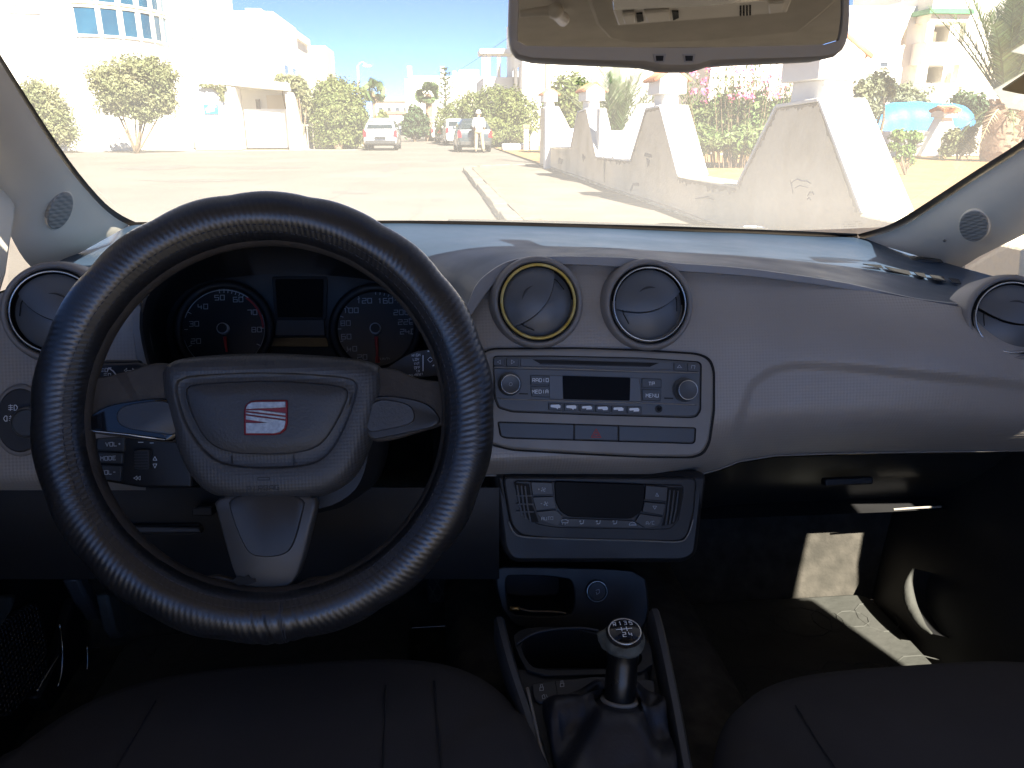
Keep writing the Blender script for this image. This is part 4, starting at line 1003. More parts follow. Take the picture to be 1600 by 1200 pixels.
# --- parked cars (seen from behind); local frame: rear bumper at y = 0, nose towards +y
def car(name, label, loc, rot, paint, W=1.68, L=3.9, H=1.47, van=False, group='cars parked along the street'):
    t = thing(name, label, 'van' if van else 'car', (0, 0, 0), group)
    hw = W / 2
    if van: st = [(0, .35, 1.0), (.06, .3, 1.04), (1.2, .22, 1.04), (2.8, .22, 1.02), (3.25, .22, 1.0), (L - .35, .25, .92), (L, .38, .7)]
    else: st = [(0, .42, .86), (.08, .32, .98), (.35, .24, 1.0), (1.2, .2, .97), (2.6, .2, .95), (L - .9, .2, .93), (L - .25, .26, .78), (L, .4, .58)]
    rows = []
    for y, zb, zt in st:
        e = .9 if y < .05 or y > L - .05 else 1.0
        w_ = hw * e
        rows.append([(-w_ * .93, y, zb), (-w_, y, zb + .16), (-w_, y, zt - .22), (-w_ * .95, y, zt - .02), (-w_ * .8, y, zt), (w_ * .8, y, zt), (w_ * .95, y, zt - .02), (w_, y, zt - .22), (w_, y, zb + .16), (w_ * .93, y, zb)])
    mb = MB(); mb.grid(rows, True); n = 10
    mb.f.append(tuple(range(n))); mb.f.append(tuple(range((len(rows) - 1) * n, len(rows) * n)))
    bt = 1.0 if van else .955
    gs = ([(.05, bt - .02, .97), (.12, H - .12, .94), (.4, H, .9), (2.4, H, .88), (2.9, H - .1, .86), (3.35, bt - .03, .92)] if van else
          [(.1, bt - .04, .92), (.3, H - .2, .8), (.62, H - .03, .73), (1.3, H, .7), (2.1, H - .04, .71), (L - 1.15, bt - .04, .86)])
    rows = []
    for y, z, wf in gs:
        w_ = hw * wf; zb = bt - .06; wb_ = hw * .96
        rows.append([(-wb_, y, zb), (-w_ - (.02 if z > bt else 0), y, max(zb, z - .07)), (-w_ * .9, y, z), (0, y, z + .015), (w_ * .9, y, z), (w_ + (.02 if z > bt else 0), y, max(zb, z - .07)), (wb_, y, zb)])
    mb.grid(rows); mb.f.append(tuple(len(mb.v) - 7 * len(rows) + i for i in range(7)))
    mb.build('body', paint, t, smooth=35)
    # glass set a few millimetres proud of the body
    if van: rw = [(-.72, bt + .1, .03), (.72, bt + .1, .03), (.66, H - .16, .1), (-.66, H - .16, .1)]
    else: rw = [(-.66, bt + .03, .13), (.66, bt + .03, .13), (.55, H - .14, .42), (-.55, H - .14, .42)]
    off = Vector((0, -.03, .02))
    MB().prism([Vector((x * W / 1.7, y, z)) + off for x, z, y in rw], (0, .02, 0)).build('rear_window', m_glass_car, t, bevel=.008)
    for s in (-1, 1):
        ys = (.5, L * .62); zt = H - .13
        g = MB().prism([(s * hw * .955, ys[0], bt + .03), (s * hw * .955, ys[1] + .35, bt + .0), (s * hw * .78, ys[1] - .2, zt), (s * hw * .78, ys[0] + .3, zt)], (s * .02, 0, .004)); g.build('side_window', m_glass_car, t)
        a = .62 if not van else .72
        MB().prism([(s * hw * 1.01, -.012, a), (s * hw * .78, -.035, a + .02), (s * hw * .84, -.0, a + .3), (s * hw * .95, .02, a + .33), (s * hw * 1.005, .04, a + .26)], (0, .1, 0)).build('tail_light', m_tail, t, bevel=.015)
        MB().box(min(s * hw * .98, s * hw * 1.13), max(s * hw * .98, s * hw * 1.13), L * .6, L * .6 + .1, .97, 1.1).build('wing_mirror', paint, t, bevel=.02)
        for y in (.72, L - .78):
            wh = MB().lathe((s * (hw - .2), y, .3), (s, 0, 0), [(.24, 0), (.3, .02), (.3, .19), (.25, .21), (.2, .205)], 24, ref=(0, 1, 0)).build('wheel', m_tyre, t, smooth=40)
            MB().lathe((s * (hw - .02), y, .3), (s, 0, 0), [(.2, 0), (.19, .02), (.05, .03)], 20, ref=(0, 1, 0)).build('rim', m_rim, wh, smooth=40)
    MB().box(-hw * .88, hw * .88, -.045, .1, .3, .47).build('bumper', m_bumper if paint is not m_car_white else m_car_white, t, bevel=.03, seg=3)
    MB().box(-.26, .26, -.055, -.04, .52 if not van else .42, .63 if not van else .53).build('number_plate', m_plate, t)
    t.location = loc; t.rotation_euler = (0, 0, R(rot))
    return t
p = PZ(595, 235.6, 0); car('parked_hatchback', 'silver hatchback parked on the left of the street before the hedge tree', (p.x, p.y, 0), -1, m_car_silver, 1.56)
p = PZ(741, 238.3, 0); car('parked_hatchback', 'dark grey hatchback with a man standing behind it', (p.x + .05, p.y, 0), 2, m_car_dark, 1.5, 3.7, 1.42)
pc = p
p = PZ(718, 228, 0); car('parked_van', 'white van parked ahead of the dark grey hatchback', (p.x, p.y, 0), 3, m_car_white, 1.5, 3.6, 1.5, True)
p = PZ(703, 224, 0); car('parked_hatchback', 'graphite car squeezed in front of the white van', (p.x, p.y, 0), 4, m_car_graph, 1.55, 3.7, 1.35)
p = PZ(691, 221, 0); car('parked_hatchback', 'white car with a red tail light next to the stout palm', (p.x, p.y, 0), 4, m_car_white, 1.55, 3.7, 1.42)
p = PZ(670, 218.5, 0); car('parked_hatchback', 'dark car farthest down the row beneath the palm', (p.x, p.y + 1, 0), 14, m_car_graph, 1.55, 3.9, 1.3)

# --- man behind the dark hatchback, seen from behind
pf = PZ(748, 238.6, 0); pf = Vector((pf.x, pc.y - .55, 0))
man = thing('person', 'person in a white shirt, beige trousers and white hat behind the dark car', 'person', pf)
def skin_mesh(name, pts, edges, rad, m, parent, root=0, sub=2):
    me = bpy.data.meshes.new(name); me.from_pydata([Vector(p) for p in pts], edges, []); me.materials.append(m)
    o = bpy.data.objects.new(name, me); COL.objects.link(o); o.parent = parent
    sk = o.modifiers.new('skin', 'SKIN'); sk.use_smooth_shade = True
    sv = me.skin_vertices[0].data if me.skin_vertices else None
    if sv is None:
        bm = bmesh.new(); bm.from_mesh(me); bm.verts.layers.skin.verify(); bm.to_mesh(me); bm.free(); sv = me.skin_vertices[0].data
    for i, r_ in enumerate(rad): sv[i].radius = r_ if isinstance(r_, tuple) else (r_, r_); sv[i].use_root = (i == root)
    ss = o.modifiers.new('sub', 'SUBSURF'); ss.levels = sub; ss.render_levels = sub
    return o
J = [(0, 0, .94), (0, .01, 1.12), (0, .0, 1.36), (0, .01, 1.47), (0, .03, 1.54), (0, .04, 1.63), (-.19, .0, 1.38), (-.25, .05, 1.13), (-.2, .2, .98), (-.19, .27, .93), (.19, .0, 1.38), (.25, .04, 1.13), (.24, .15, .92), (.24, .18, .84),
     (-.1, 0, .88), (-.12, .02, .5), (-.13, -.02, .09), (-.14, .1, .04), (.1, 0, .88), (.15, .03, .5), (.2, -.02, .09), (.22, .1, .04)]
Ed = [(0, 1), (1, 2), (2, 3), (3, 4), (4, 5), (2, 6), (6, 7), (7, 8), (8, 9), (2, 10), (10, 11), (11, 12), (12, 13), (0, 14), (14, 15), (15, 16), (16, 17), (0, 18), (18, 19), (19, 20), (20, 21)]
Rd = [(.15, .1), (.15, .1), (.16, .1), .055, .085, .09, .055, .042, .034, .03, .055, .042, .034, .03, .08, .058, .04, .035, .08, .058, .04, .035]
skin_mesh('body', J, Ed, Rd, m_skin, man)
sj = [(0, 0, .9), (0, .01, 1.12), (0, .0, 1.36), (0, .01, 1.45), (-.19, .0, 1.385), (-.25, .05, 1.14), (-.225, .12, 1.05), (.19, .0, 1.385), (.25, .04, 1.14), (.245, .09, 1.03)]
skin_mesh('shirt', sj, [(0, 1), (1, 2), (2, 3), (2, 4), (4, 5), (5, 6), (2, 7), (7, 8), (8, 9)], [(.185, .13), (.175, .125), (.185, .125), .07, .075, .066, .06, .075, .066, .06], m_shirt, man)
skin_mesh('trousers', [(0, 0, .96), (-.1, 0, .86), (-.12, .02, .5), (-.13, -.02, .1), (.1, 0, .86), (.15, .03, .5), (.2, -.02, .1)], [(0, 1), (1, 2), (2, 3), (0, 4), (4, 5), (5, 6)], [(.165, .115), .1, .078, .065, .1, .078, .065], m_trous, man)
mb = MB().lathe((pf.x, pf.y + .04, 1.64), (0, -.1, 1), [(.135, 0), (.137, .012), (.105, .02), (.1, .09), (.07, .125), (.01, .13)], 20); mb.build('hat', m_hat, man, smooth=50)
for s, x in ((-1, -.135), (1, .21)): MB().sphere((pf.x + x, pf.y + .06, .045), (.05, .13, .05), 10, 6).build('shoe', m_black, man, smooth=180)
# ================================================================== THE CAR: CABIN
def ws(px, py, off=0.0):
    """point of the curved windscreen seen at a pixel"""
    d = ray(px, py); lo, hi = .1, 3.0
    g = lambda k: (lambda p: p.z + .4895 * (p.y + .15 * (p.x - .17) ** 2) - 1.6214 + off)(CAM + d * k)
    for _ in range(50):
        m = (lo + hi) / 2
        if g(m) * g(lo) <= 0: hi = m
        else: lo = m
    return CAM + d * lo
def proj(p):
    v = Vector(p) - CAM; z = v.dot(FW); return (800 + FPX * v.dot(RT) / z, 600 - FPX * v.dot(UP) / z)
cab = thing('car_cabin', 'grey trimmed cabin shell around the dusty windscreen', 'car interior', (.17, .6, .3))
# glass, frit band round its edge
zl = lambda x, y: 1.6214 - .4895 * (y + .15 * (x - .17) ** 2)
rows = []
for j in range(15):
    row = []
    for i in range(25):
        t = j / 14; y = lerp(.54, 1.34, t); s = lerp(.55, .64, t); x = .17 + s * (i / 12 - 1); row.append((x, y - .09 * abs(i / 12 - 1) ** 3, zl(x, y - .09 * abs(i / 12 - 1) ** 3)))
    rows.append(row)
glass = MB().grid(rows).build('windscreen', m_windscreen, cab, smooth=180)
glass['label'] = 'dusty curved windscreen glass'
Lin = [(-70, -12), (-30, 49), (0, 97), (45, 170), (100, 254), (150, 314), (180, 340), (202, 352)]
Lin_g = [(-62, -12), (-22, 49), (8, 97), (54, 170), (110, 253), (158, 311), (188, 335), (212, 347)]
Rin = [(1700, 150), (1645, 196), (1600, 232), (1526, 279), (1468, 317), (1418, 349), (1386, 363), (1345, 374)]
Rin_g = [(1690, 140), (1635, 187), (1598, 219), (1522, 268), (1464, 306), (1414, 338), (1382, 354), (1340, 366)]
def band(A, B, n, fn):
    a = crom([(x, y, 0) for x, y in A], n); b = crom([(x, y, 0) for x, y in B], n)
    return [[fn(p.x, p.y) for p in a], [fn(p.x, p.y) for p in b]]
fr = MB()
for A, B in ((Lin, Lin_g), (Rin, Rin_g)):
    r_ = band(A, B, 24, lambda x, y: ws(x, y, .004)); r2 = band(A, B, 24, lambda x, y: ws(x, y, -.002)); fr.grid([r2[1], r_[1], r_[0]])
bot_a = [(202, 347), (330, 346), (480, 345), (640, 344.5), (760, 346), (900, 349.5), (1040, 353), (1160, 357.5), (1250, 361), (1340, 365)]
r_ = band(bot_a, [(x, y + 8) for x, y in bot_a], 40, lambda x, y: ws(x, y, .004)); fr.grid(r_)
fr.build('windscreen_frit', m_seal, cab)
ik = Ink(Plane(ws(1330, 350, .006), RT, Vector((0, -.907, .42))), .0)
for i, w_ in enumerate((28, 30, 24)):
    for q in range(9):
        if (q * 7 + i * 3) % 5: ik.px([(1316 + i * 2 + q * w_ / 9, 346.5 + i * 3.6), (1316 + i * 2 + (q + .6) * w_ / 9, 346.7 + i * 3.6)], .0012)
ik.build('glass_stamp', m_inkblack, cab)
# pillars
def pillar(inner, outer, xo, n=26, m=9, bul=.03):
    a = crom([(x, y, 0) for x, y in inner], n); b = crom([(x, y, 0) for x, y in outer], n)
    A = [ws(p.x, p.y, .006) for p in a]; B = [PX(p.x, p.y, xo) for p in b]
    rows = []
    for j in range(m):
        t = j / (m - 1); rows.append([lerp(p, q, t) + (CAM - lerp(p, q, t)).normalized() * bul * math.sin(math.pi * t) ** .8 * (1 - (i_ / (n - 1)) ** 3 * .85) for i_, (p, q) in enumerate(zip(A, B))])
    back = [q + Vector((0, .12, 0)) for q in B]
    return rows, rows + [back]
Lout = [(-190, 130), (-140, 190), (-90, 243), (-40, 283), (-6, 312), (8, 350), (34, 400), (62, 430)]
Rout = [(1760, 270), (1710, 306), (1660, 333), (1600, 366), (1560, 386), (1530, 401), (1514, 411), (1500, 419)]
gridL, rowsL = pillar(Lin, Lout, -.52); gridR, rowsR = pillar(Rin, Rout, .86)
pL = MB().grid(rowsL).build('pillar_trim', m_pillar, cab, smooth=60); pR = MB().grid(rowsR).build('pillar_trim', m_pillar, cab, smooth=60)
def on_grid(g, px, py):
    best = None
    for j in range(1, len(g) - 1):
        for i in range(1, len(g[0]) - 1):
            q = proj(g[j][i]); d = (q[0] - px) ** 2 + (q[1] - py) ** 2
            if best is None or d < best[0]: best = (d, j, i)
    _, j, i = best; a = g[j][i + 1] - g[j][i - 1]; b = g[j + 1][i] - g[j - 1][i]; n = a.cross(b).normalized()
    if n.dot(CAM - g[j][i]) < 0: n = -n
    u = RT - n * RT.dot(n); v = n.cross(u)
    return Plane(g[j][i], u, v)
m_gw = weave('speaker_mesh', (.32, .31, .28), .6, .005, .005, .35, .0012, coord='Object', obj_axes=(0, 2))
for g, par, c, rx, ry, an in ((gridL, pL, (95, 330), 17, 31, 25), (gridR, pR, (1521, 354), 23, 24, 0)):
    pl = on_grid(g, *c); ca, sa = math.cos(R(an)), math.sin(R(an))
    e = [(c[0] + rx * math.cos(t / 36 * 6.28318) * ca - ry * math.sin(t / 36 * 6.28318) * -sa, c[1] + rx * math.cos(t / 36 * 6.28318) * sa * -1 * -1 * 0 + ry * math.sin(t / 36 * 6.28318) * ca + rx * math.cos(t / 36 * 6.28318) * sa * -.6) for t in range(36)]
    if an: e = [(c[0] + x * ca - y * sa, c[1] + x * sa + y * ca) for x, y in [(rx * math.cos(t / 36 * 6.28318), ry * math.sin(t / 36 * 6.28318)) for t in range(36)]]
    sg_ = slab('speaker_grille', pl, e, -.01, .0035, m_gw, par, bevel=.0015)
    ctr = Vector((sum(a for a, b in e) / 36, sum(b for a, b in e) / 36)); e2 = [tuple(ctr + (Vector(q) - ctr) * 1.06) for q in e]
    slab('grille_rim', pl, e2, -.012, .0022, m_pillar, par, bevel=.001)
pl = on_grid(gridR, 1476, 376); MB().lathe(pl.at(1476, 376, .001), pl.n, [(.0022, -.004), (.0022, .0015)], 12).build('screw_cap', m_grille, pR)
# roof: headliner inside, skin above; doors up to the window line; floor
rr_ = []
for j in range(13):
    y = lerp(.615, -.5, j / 12); rr_.append([(.17 + .665 * (i / 8 - 1), y - .012 * abs(i / 8 - 1) ** 2.5, lerp(1.322, 1.372, min(1, j / 5) ** .6) - .05 * abs(i / 8 - 1) ** 3) for i in range(17)])
MB().grid(rr_).build('headliner', m_roof, cab, smooth=180)
MB().grid([[(x, y + (.01 if j == 0 else 0), z + .035) for x, y, z in r] for j, r in enumerate(rr_)]).build('roof_panel', m_car_silver, cab, smooth=180)
MB().tube([(x, y + .004, z + .017) for x, y, z in rr_[0]], .02, 8).build('roof_header', m_roof, cab, smooth=180)
def rail(sx, x): 
    return MB().tube(crom([(x, .93, 1.085), (x - sx * .02, .82, 1.15), (x - sx * .05, .6, 1.25), (x - sx * .065, .2, 1.33), (x - sx * .065, -.75, 1.345)], 20), [.022 + .014 * min(1, i / 8) for i in range(20)], 10).build('roof_rail', m_pillar, cab, smooth=180)
rail(-1, -.54); rail(1, .89)
for x in (.86,): MB().prism([(x, -.5, .9), (x, .035, .9), (x, .02, 1.36), (x, -.5, 1.36)], (.03 if x > 0 else -.03, 0, 0)).build('sun_block_pillar', m_pillar, cab, bevel=.01)  # unseen right pillar, placed to bound the sun patch in the footwell
def door(sx, x, label):
    d = [(-.75, .28), (1.12, .28), (1.12, .9), (.92, .92), (.85, 1.05), (.42, 1.05), (.3, .96), (.1, .955), (-.75, .95)]  # unseen raised sill, added to keep sun off the glovebox
    o = MB().prism([(x, y, z) for y, z in d], (sx * .06, 0, 0)).build('door_panel', m_dark, cab, bevel=.012); o['label'] = label
    # arm rest, pocket and speaker
    MB().prism([(x, y, z) for y, z in ((-.5, .62), (.55, .64), (.62, .7), (.5, .72), (-.5, .72))], (-sx * .07, 0, 0)).build('arm_rest', m_dark2, o, bevel=.015, seg=3)
    return o
dl = door(-1, -.53, 'black left door card with perforated speaker panel'); dr = door(1, .855, 'black right door card beside the sun-catching lip')
# left door: perforated speaker panel, pocket, chrome strips added along the glint lines
m_perf = weave('perforated_speaker_panel', (.022, .022, .022), .5, .0068, .0068, 1.0, .004, coord='Object', obj_axes=(1, 2))
def on_x(x, pts): return [PX(a, b, x) for a, b in pts]
q = on_x(-.525, [(-40, 1000), (10, 960), (45, 940), (60, 1000), (62, 1060), (0, 1120), (-60, 1120)])
MB().prism(q, (.012, 0, 0)).build('speaker_panel', m_perf, dl, bevel=.004)
for pts, w_ in (([(93, 975), (98, 1010), (96, 1050), (91, 1072)], .0016), ([(136, 1010), (137, 1035), (133, 1070)], .0014), ([(58, 1080), (75, 1052), (92, 1025)], .002)):
    MB().tube(crom(on_x(-.50, pts), 12), w_, 6).build('glint_strip', m_chrome, dl, smooth=180)
q = on_x(-.512, [(60, 1090), (94, 1020), (120, 930), (140, 1000), (138, 1080), (100, 1130)]); MB().prism(q, (-.02, 0, 0)).build('door_pocket', m_dark, dl, bevel=.005)
q = on_x(-.50, [(-10, 930), (28, 928), (20, 955), (0, 985), (-10, 1000)]); MB().prism(q, (-.02, 0, 0)).build('seat_belt_guide', m_mat, dl, bevel=.004)
# strip of door frame and quarter window at the far left; right quarter window
q = on_x(-.50, [(-60, 230), (-20, 262), (6, 285), (30, 307), (27, 345), (21, 380), (14, 430), (2, 472), (-60, 480)]); MB().prism(q, (-.03, 0, 0)).build('door_frame', m_pillar, cab, bevel=.01, seg=3)
q = on_x(.80, [(1592, 390), (1640, 370), (1640, 470), (1588, 448)]); MB().prism(q, (.03, 0, 0)).build('door_frame', m_pillar, cab, bevel=.004)
q = on_x(.87, [(1500, 424), (1640, 340), (1640, 470), (1590, 460)]); qw = MB(); qw.add(q, [(0, 1, 2, 3)]); qw.build('quarter_window', m_sideglass, cab)
q = on_x(-.535, [(16, 380), (70, 440), (60, 470), (10, 480)]); qw = MB(); qw.add(q, [(0, 1, 2, 3)]); qw.build('quarter_window', m_sideglass, cab)
qp = Plane(PX(1583, 438, .868), (0, -1, 0), (0, 0, 1))
for i in range(3):
    ik2 = Ink(qp, .0) if i == 0 else ik2
    for k_ in range(5 - i):
        a = PX(1574 + k_ * 4.2 + i, 430 + i * 5, .868) - qp.o; b = PX(1577 + k_ * 4.2 + i, 430.3 + i * 5, .868) - qp.o
        ik2.line([(a.dot(qp.u), a.dot(qp.v)), (b.dot(qp.u), b.dot(qp.v))], .0022)
ik2.build('glass_stamp', m_inkblack, cab)
MB().box(-.53, .86, -.75, 1.0, .26, .42).build('floor_pan', m_carpet, cab)
fl = MB(); rows = []
for i in range(9):
    t = i / 8; rows.append([(x, lerp(1.0, 1.19, t), .421 + .4 * t ** 1.05) for x in (-.53, .86)])
fl.grid(rows).build('toe_board', m_carpet, cab)
MB().box(-.55, .88, 1.2, 1.24, .28, .93).build('firewall', m_dark, cab)
MB().box(.0, .34, -.6, 1.1, .3, .54).build('tunnel', m_carpet, cab, bevel=.04, seg=3)

# ================================================================== DASHBOARD
S18, C18 = math.sin(R(18)), math.cos(R(18))
RP = Plane(PY(940, 620, .80), (1, 0, 0), (0, S18, C18))
dash = thing('dashboard', 'textured charcoal dashboard spanning the cabin below the windscreen', 'dashboard', (.17, .95, .75))
def hfield(name, pl, cols, top, bot, hf, nr, m, parent, ease=None):
    rows, uvs = [], []
    for j in range(nr + 1):
        t = j / nr; row = []
        for px in cols:
            py = lerp(top(px), bot(px), t); h = hf(px, py, t); p = pl.at(px, py, h); row.append(p); d = p - pl.o; uvs.append((d.dot(pl.u), d.dot(pl.v)))
        rows.append(row)
    return MB().grid(rows, uvs=uvs).build(name, m, parent, smooth=180)
k_lip_top = [(729, 481), (743, 446), (765, 424), (796, 407), (840, 400), (921, 400), (996, 403), (1056, 410), (1140, 416), (1210, 424), (1320, 441), (1430, 465), (1514, 476), (1600, 492), (1680, 506)]
k_lip_bot = [(729, 500), (737, 492), (765, 452), (790, 432), (830, 417), (871, 414), (952, 417), (1050, 424), (1140, 430), (1210, 437), (1320, 452), (1430, 470), (1518, 486), (1600, 505), (1680, 520)]
k_bot = [(700, 742), (1060, 742), (1100, 739), (1122, 733), (1155, 720), (1210, 711), (1320, 707), (1600, 703), (1700, 702)]
k_crease = [(1090, 760), (1118, 735), (1137, 700), (1173, 592), (1203, 570), (1240, 561), (1320, 564), (1430, 575), (1600, 593), (1700, 602)]
def lipH(px): return -.007 + .012 * sstep((px - 1300) / 350)
def faceH(px, py, t):
    s = max(0, (px - 1118) / 480)
    h = -.004 + .035 * sstep(s * 1.1) * math.sin(math.pi * min(1, .25 + t * .7)) * .9 + .012 * sstep((px - 1300) / 350)
    h -= .0055 * sstep((py - interp(k_crease, px)) / 20) * sstep((px - 1115) / 60)
    u = max(0, (t - .68) / .32)
    h -= .062 * u ** 2.6 * (sstep((px - 1010) / 110))
    h -= .016 * max(0, 1 - t / .44) ** 2
    h -= .035 * max(0, (t - .915) / .085) ** 1.6 * (1 - sstep((px - 1060) / 90))
    return h
def botY(px): return interp(k_bot, px)
cols = [729 + i * 6.5 for i in range(172)]
hfield('dash_panel', RP, cols, lambda px: interp(k_lip_bot, px) - 3, botY, faceH, 60, m_dash, dash)
# bottom edge bead and tuck under
pts = [RP.at(px, botY(px) + 1, faceH(px, botY(px), 1) + .0015) for px in cols]
MB().tube(pts, .0011, 6).build('panel_bead', m_bezel, dash, smooth=180)
MB().grid([pts, [p + Vector((0, .02, -.008)) for p in pts], [p + Vector((0, .07, -.012)) for p in pts]]).build('panel_underside', m_dark, dash, smooth=180)
lt = crom([(a, b, 0) for a, b in k_lip_top], 80); lb = crom([(a, b, 0) for a, b in k_lip_bot], 80)
rows = [[RP.at(p.x, p.y, lipH(p.x) - .006) for p in lt], [RP.at(p.x, p.y + 1.5, lipH(p.x)) for p in lt], [RP.at(p.x, p.y - 1.5, lipH(p.x) - .001) for p in lb], [RP.at(p.x, p.y, -.006 + faceH(p.x, p.y, 0)) for p in lb]]
MB().grid(rows).build('dash_lip', m_dashlip, dash, smooth=50)
# top pad: from the lip back to the glass
fk = [(-40, 470), (10, 452), (60, 441), (125, 433), (190, 440), (212, 436), (235, 408), (280, 372), (350, 352), (430, 345), (520, 348), (600, 368), (650, 398), (692, 440), (712, 470), (729, 481)] + k_lip_top[1:]
fh_ = [0, .004, .006, .006, .01, .03, .05, .06, .06, .06, .06, .06, .05, .03, .014, -.003]
rk = [(-40, 470), (20, 449), (62, 428), (110, 397), (150, 377), (168, 368), (190, 356), (218, 347), (270, 347), (340, 346.5), (400, 346), (450, 346), (490, 345.5), (530, 345.5), (560, 345.5), (590, 345.5), (600, 345), (640, 345), (690, 346), (760, 347.5), (840, 349.5), (900, 351), (970, 354), (1060, 357), (1190, 362), (1346, 372), (1430, 396), (1503, 418), (1620, 450)]
rk = rk[:len(fk)] if len(rk) >= len(fk) else rk + [(1700, 470)] * (len(fk) - len(rk))
rk[-14:] = [(600, 345), (640, 345), (690, 346), (760, 347.5), (840, 349.5), (930, 352), (1010, 355), (1090, 358), (1160, 360), (1270, 365), (1346, 372), (1430, 396), (1503, 418), (1640, 455)]
def rearpt(px, py, i):
    if px < 170: return PX(px, py, -.50)
    if px > 1350: return PX(px, py, .84)
    p = ws(px, py, .006); return p
F_, B_ = [], []
for i, ((a, b), (c, d)) in enumerate(zip(fk, rk)):
    F_.append(RP.at(a, b, fh_[i] - .006 if i < 16 else lipH(a) - .006)); B_.append(rearpt(c, d + 4 if 200 < c < 1346 else d, i))
F_ = crom(F_, 120); B_ = crom(B_, 120)
rows = []
for j in range(13):
    t = j / 12; rows.append([lerp(p, q, t) + Vector((0, 0, .0 - .006 * math.sin(math.pi * t))) for p, q in zip(F_, B_)])
MB().grid(rows).build('dash_top', m_dashtop, dash, smooth=180)
# defroster slot with dark and bright patches on the right of the top
def on_top(px, py):
    best = None
    for r_ in rows:
        for p in r_:
            q = proj(p); d = (q[0] - px) ** 2 + (q[1] - py) ** 2
            if best is None or d < best[0]: best = (d, p)
    z = best[1].z; return PZ(px, py, z + .005)
dv = MB()
for (a, b, c, d, w_) in ((1348, 413, 1380, 419, 2.5), (1382, 417, 1424, 428, 7), (1428, 426, 1448, 432, 9), (1452, 430, 1478, 437, 11), (1482, 435, 1502, 441, 10)):
    q = [(a, b), (c - 4, d - 4), (c, d + w_ * .3), (a + 8, b + w_ * .75)]; dv.prism([on_top(*p) for p in q], (0, 0, .001))
dvo = dv.build('defrost_slot', m_gap, dash)
# left face panel
k_lt = [(-60, 476), (0, 458), (60, 445), (125, 436), (190, 444), (230, 455)]
hfield('left_dash_panel', RP, [-60 + i * 8 for i in range(37)], lambda px: interp(k_lt, px), lambda px: 766, lambda px, py, t: .002 - .004 * max(0, 1 - t / .06) - .02 * max(0, (t - .93) / .07) ** 2, 30, m_dash, dash)
slab('left_panel_edge', RP, [(204, 452), (214, 456), (226, 500), (238, 560), (250, 600), (236, 600), (212, 560), (206, 520)], -.004, .006, m_dashlip, dash, bevel=.002)
# lower dash: glovebox lid, knee bolster
gb = []
kt = [(1095, 742), (1122, 737), (1155, 724), (1210, 715), (1320, 711), (1600, 707), (1700, 706)]; kb_ = [(1095, 812), (1140, 808), (1320, 803), (1480, 796), (1700, 785)]
hfield('glovebox_lid', RP, [1095 + i * 15 for i in range(41)], lambda px: interp(kt, px), lambda px: interp(kb_, px), lambda px, py, t: -.165 - .15 * t + .022 * math.sin(math.pi * min(1, t * 1.1)) - .03 * max(0, (t - .85) / .15) ** 2, 16, mat('glovebox_black', (.016, .0155, .014), .33, .1, spec=.5), dash)
slab('glovebox_latch', RP, [(1290, 748), (1365, 745), (1365, 757), (1290, 760)], -.165, -.151, m_dark, dash, round_px=4, bevel=.002)
MB().grid([[RP.at(px, interp(kb_, px), -.235) for px in (1095, 1400, 1700)], [RP.at(px, interp(kb_, px), -.235) + Vector((0, .25, .02)) for px in (1095, 1400, 1700)]]).build('glovebox_underside', m_dark, dash)
MB().tube([RP.at(1396, 796, -.215), RP.at(1430, 793.5, -.215), RP.at(1470, 791.5, -.215)], .0016, 6).build('lid_highlight', m_bezel, dash)  # short pale strip standing for the highlight on the lid edge
hfield('knee_bolster', RP, [-60 + i * 20 for i in range(43)], lambda px: 762, lambda px: 905, lambda px, py, t: -.03 - .05 * t * t, 10, m_hood, dash)
slab('bolster_slot', RP, [(192, 820), (312, 818), (314, 835), (190, 836)], -.045, -.034, m_gap, dash, round_px=4)
slab('bolster_slot_edge', RP, [(192, 822), (312, 824), (314, 833), (190, 833)], -.045, -.028, m_dark2, dash, round_px=4, bevel=.003)
slab('column_lever', RP, [(300, 794), (330, 792), (332, 806), (300, 806)], -.04, -.005, m_dark2, dash, round_px=3, bevel=.002)
# centre stack: bezel plate round the radio
bez = [(768, 546), (900, 545), (1000, 548), (1090, 554), (1108, 562), (1115, 580), (1115, 640), (1108, 690), (1098, 708), (1080, 714), (1000, 713), (900, 708), (800, 702), (768, 694), (740, 680), (740, 560)]
slab('centre_bezel', RP, bez, -.012, .003, m_bezel, dash, round_px=10, bevel=.003, seg=3)
slab('bezel_shadow_gap', RP, [(a + (2.5 if a > 940 else -1), b + (2.5 if b > 630 else -2.5)) for a, b in bez], -.012, -.0006, m_gap, dash, round_px=10)
# lower stack body behind the climate unit
slab('stack_side', RP, [(770, 738), (1105, 738), (1090, 868), (1070, 880), (800, 880), (785, 860)], -.12, -.035, m_dark, dash, round_px=12, bevel=.006)

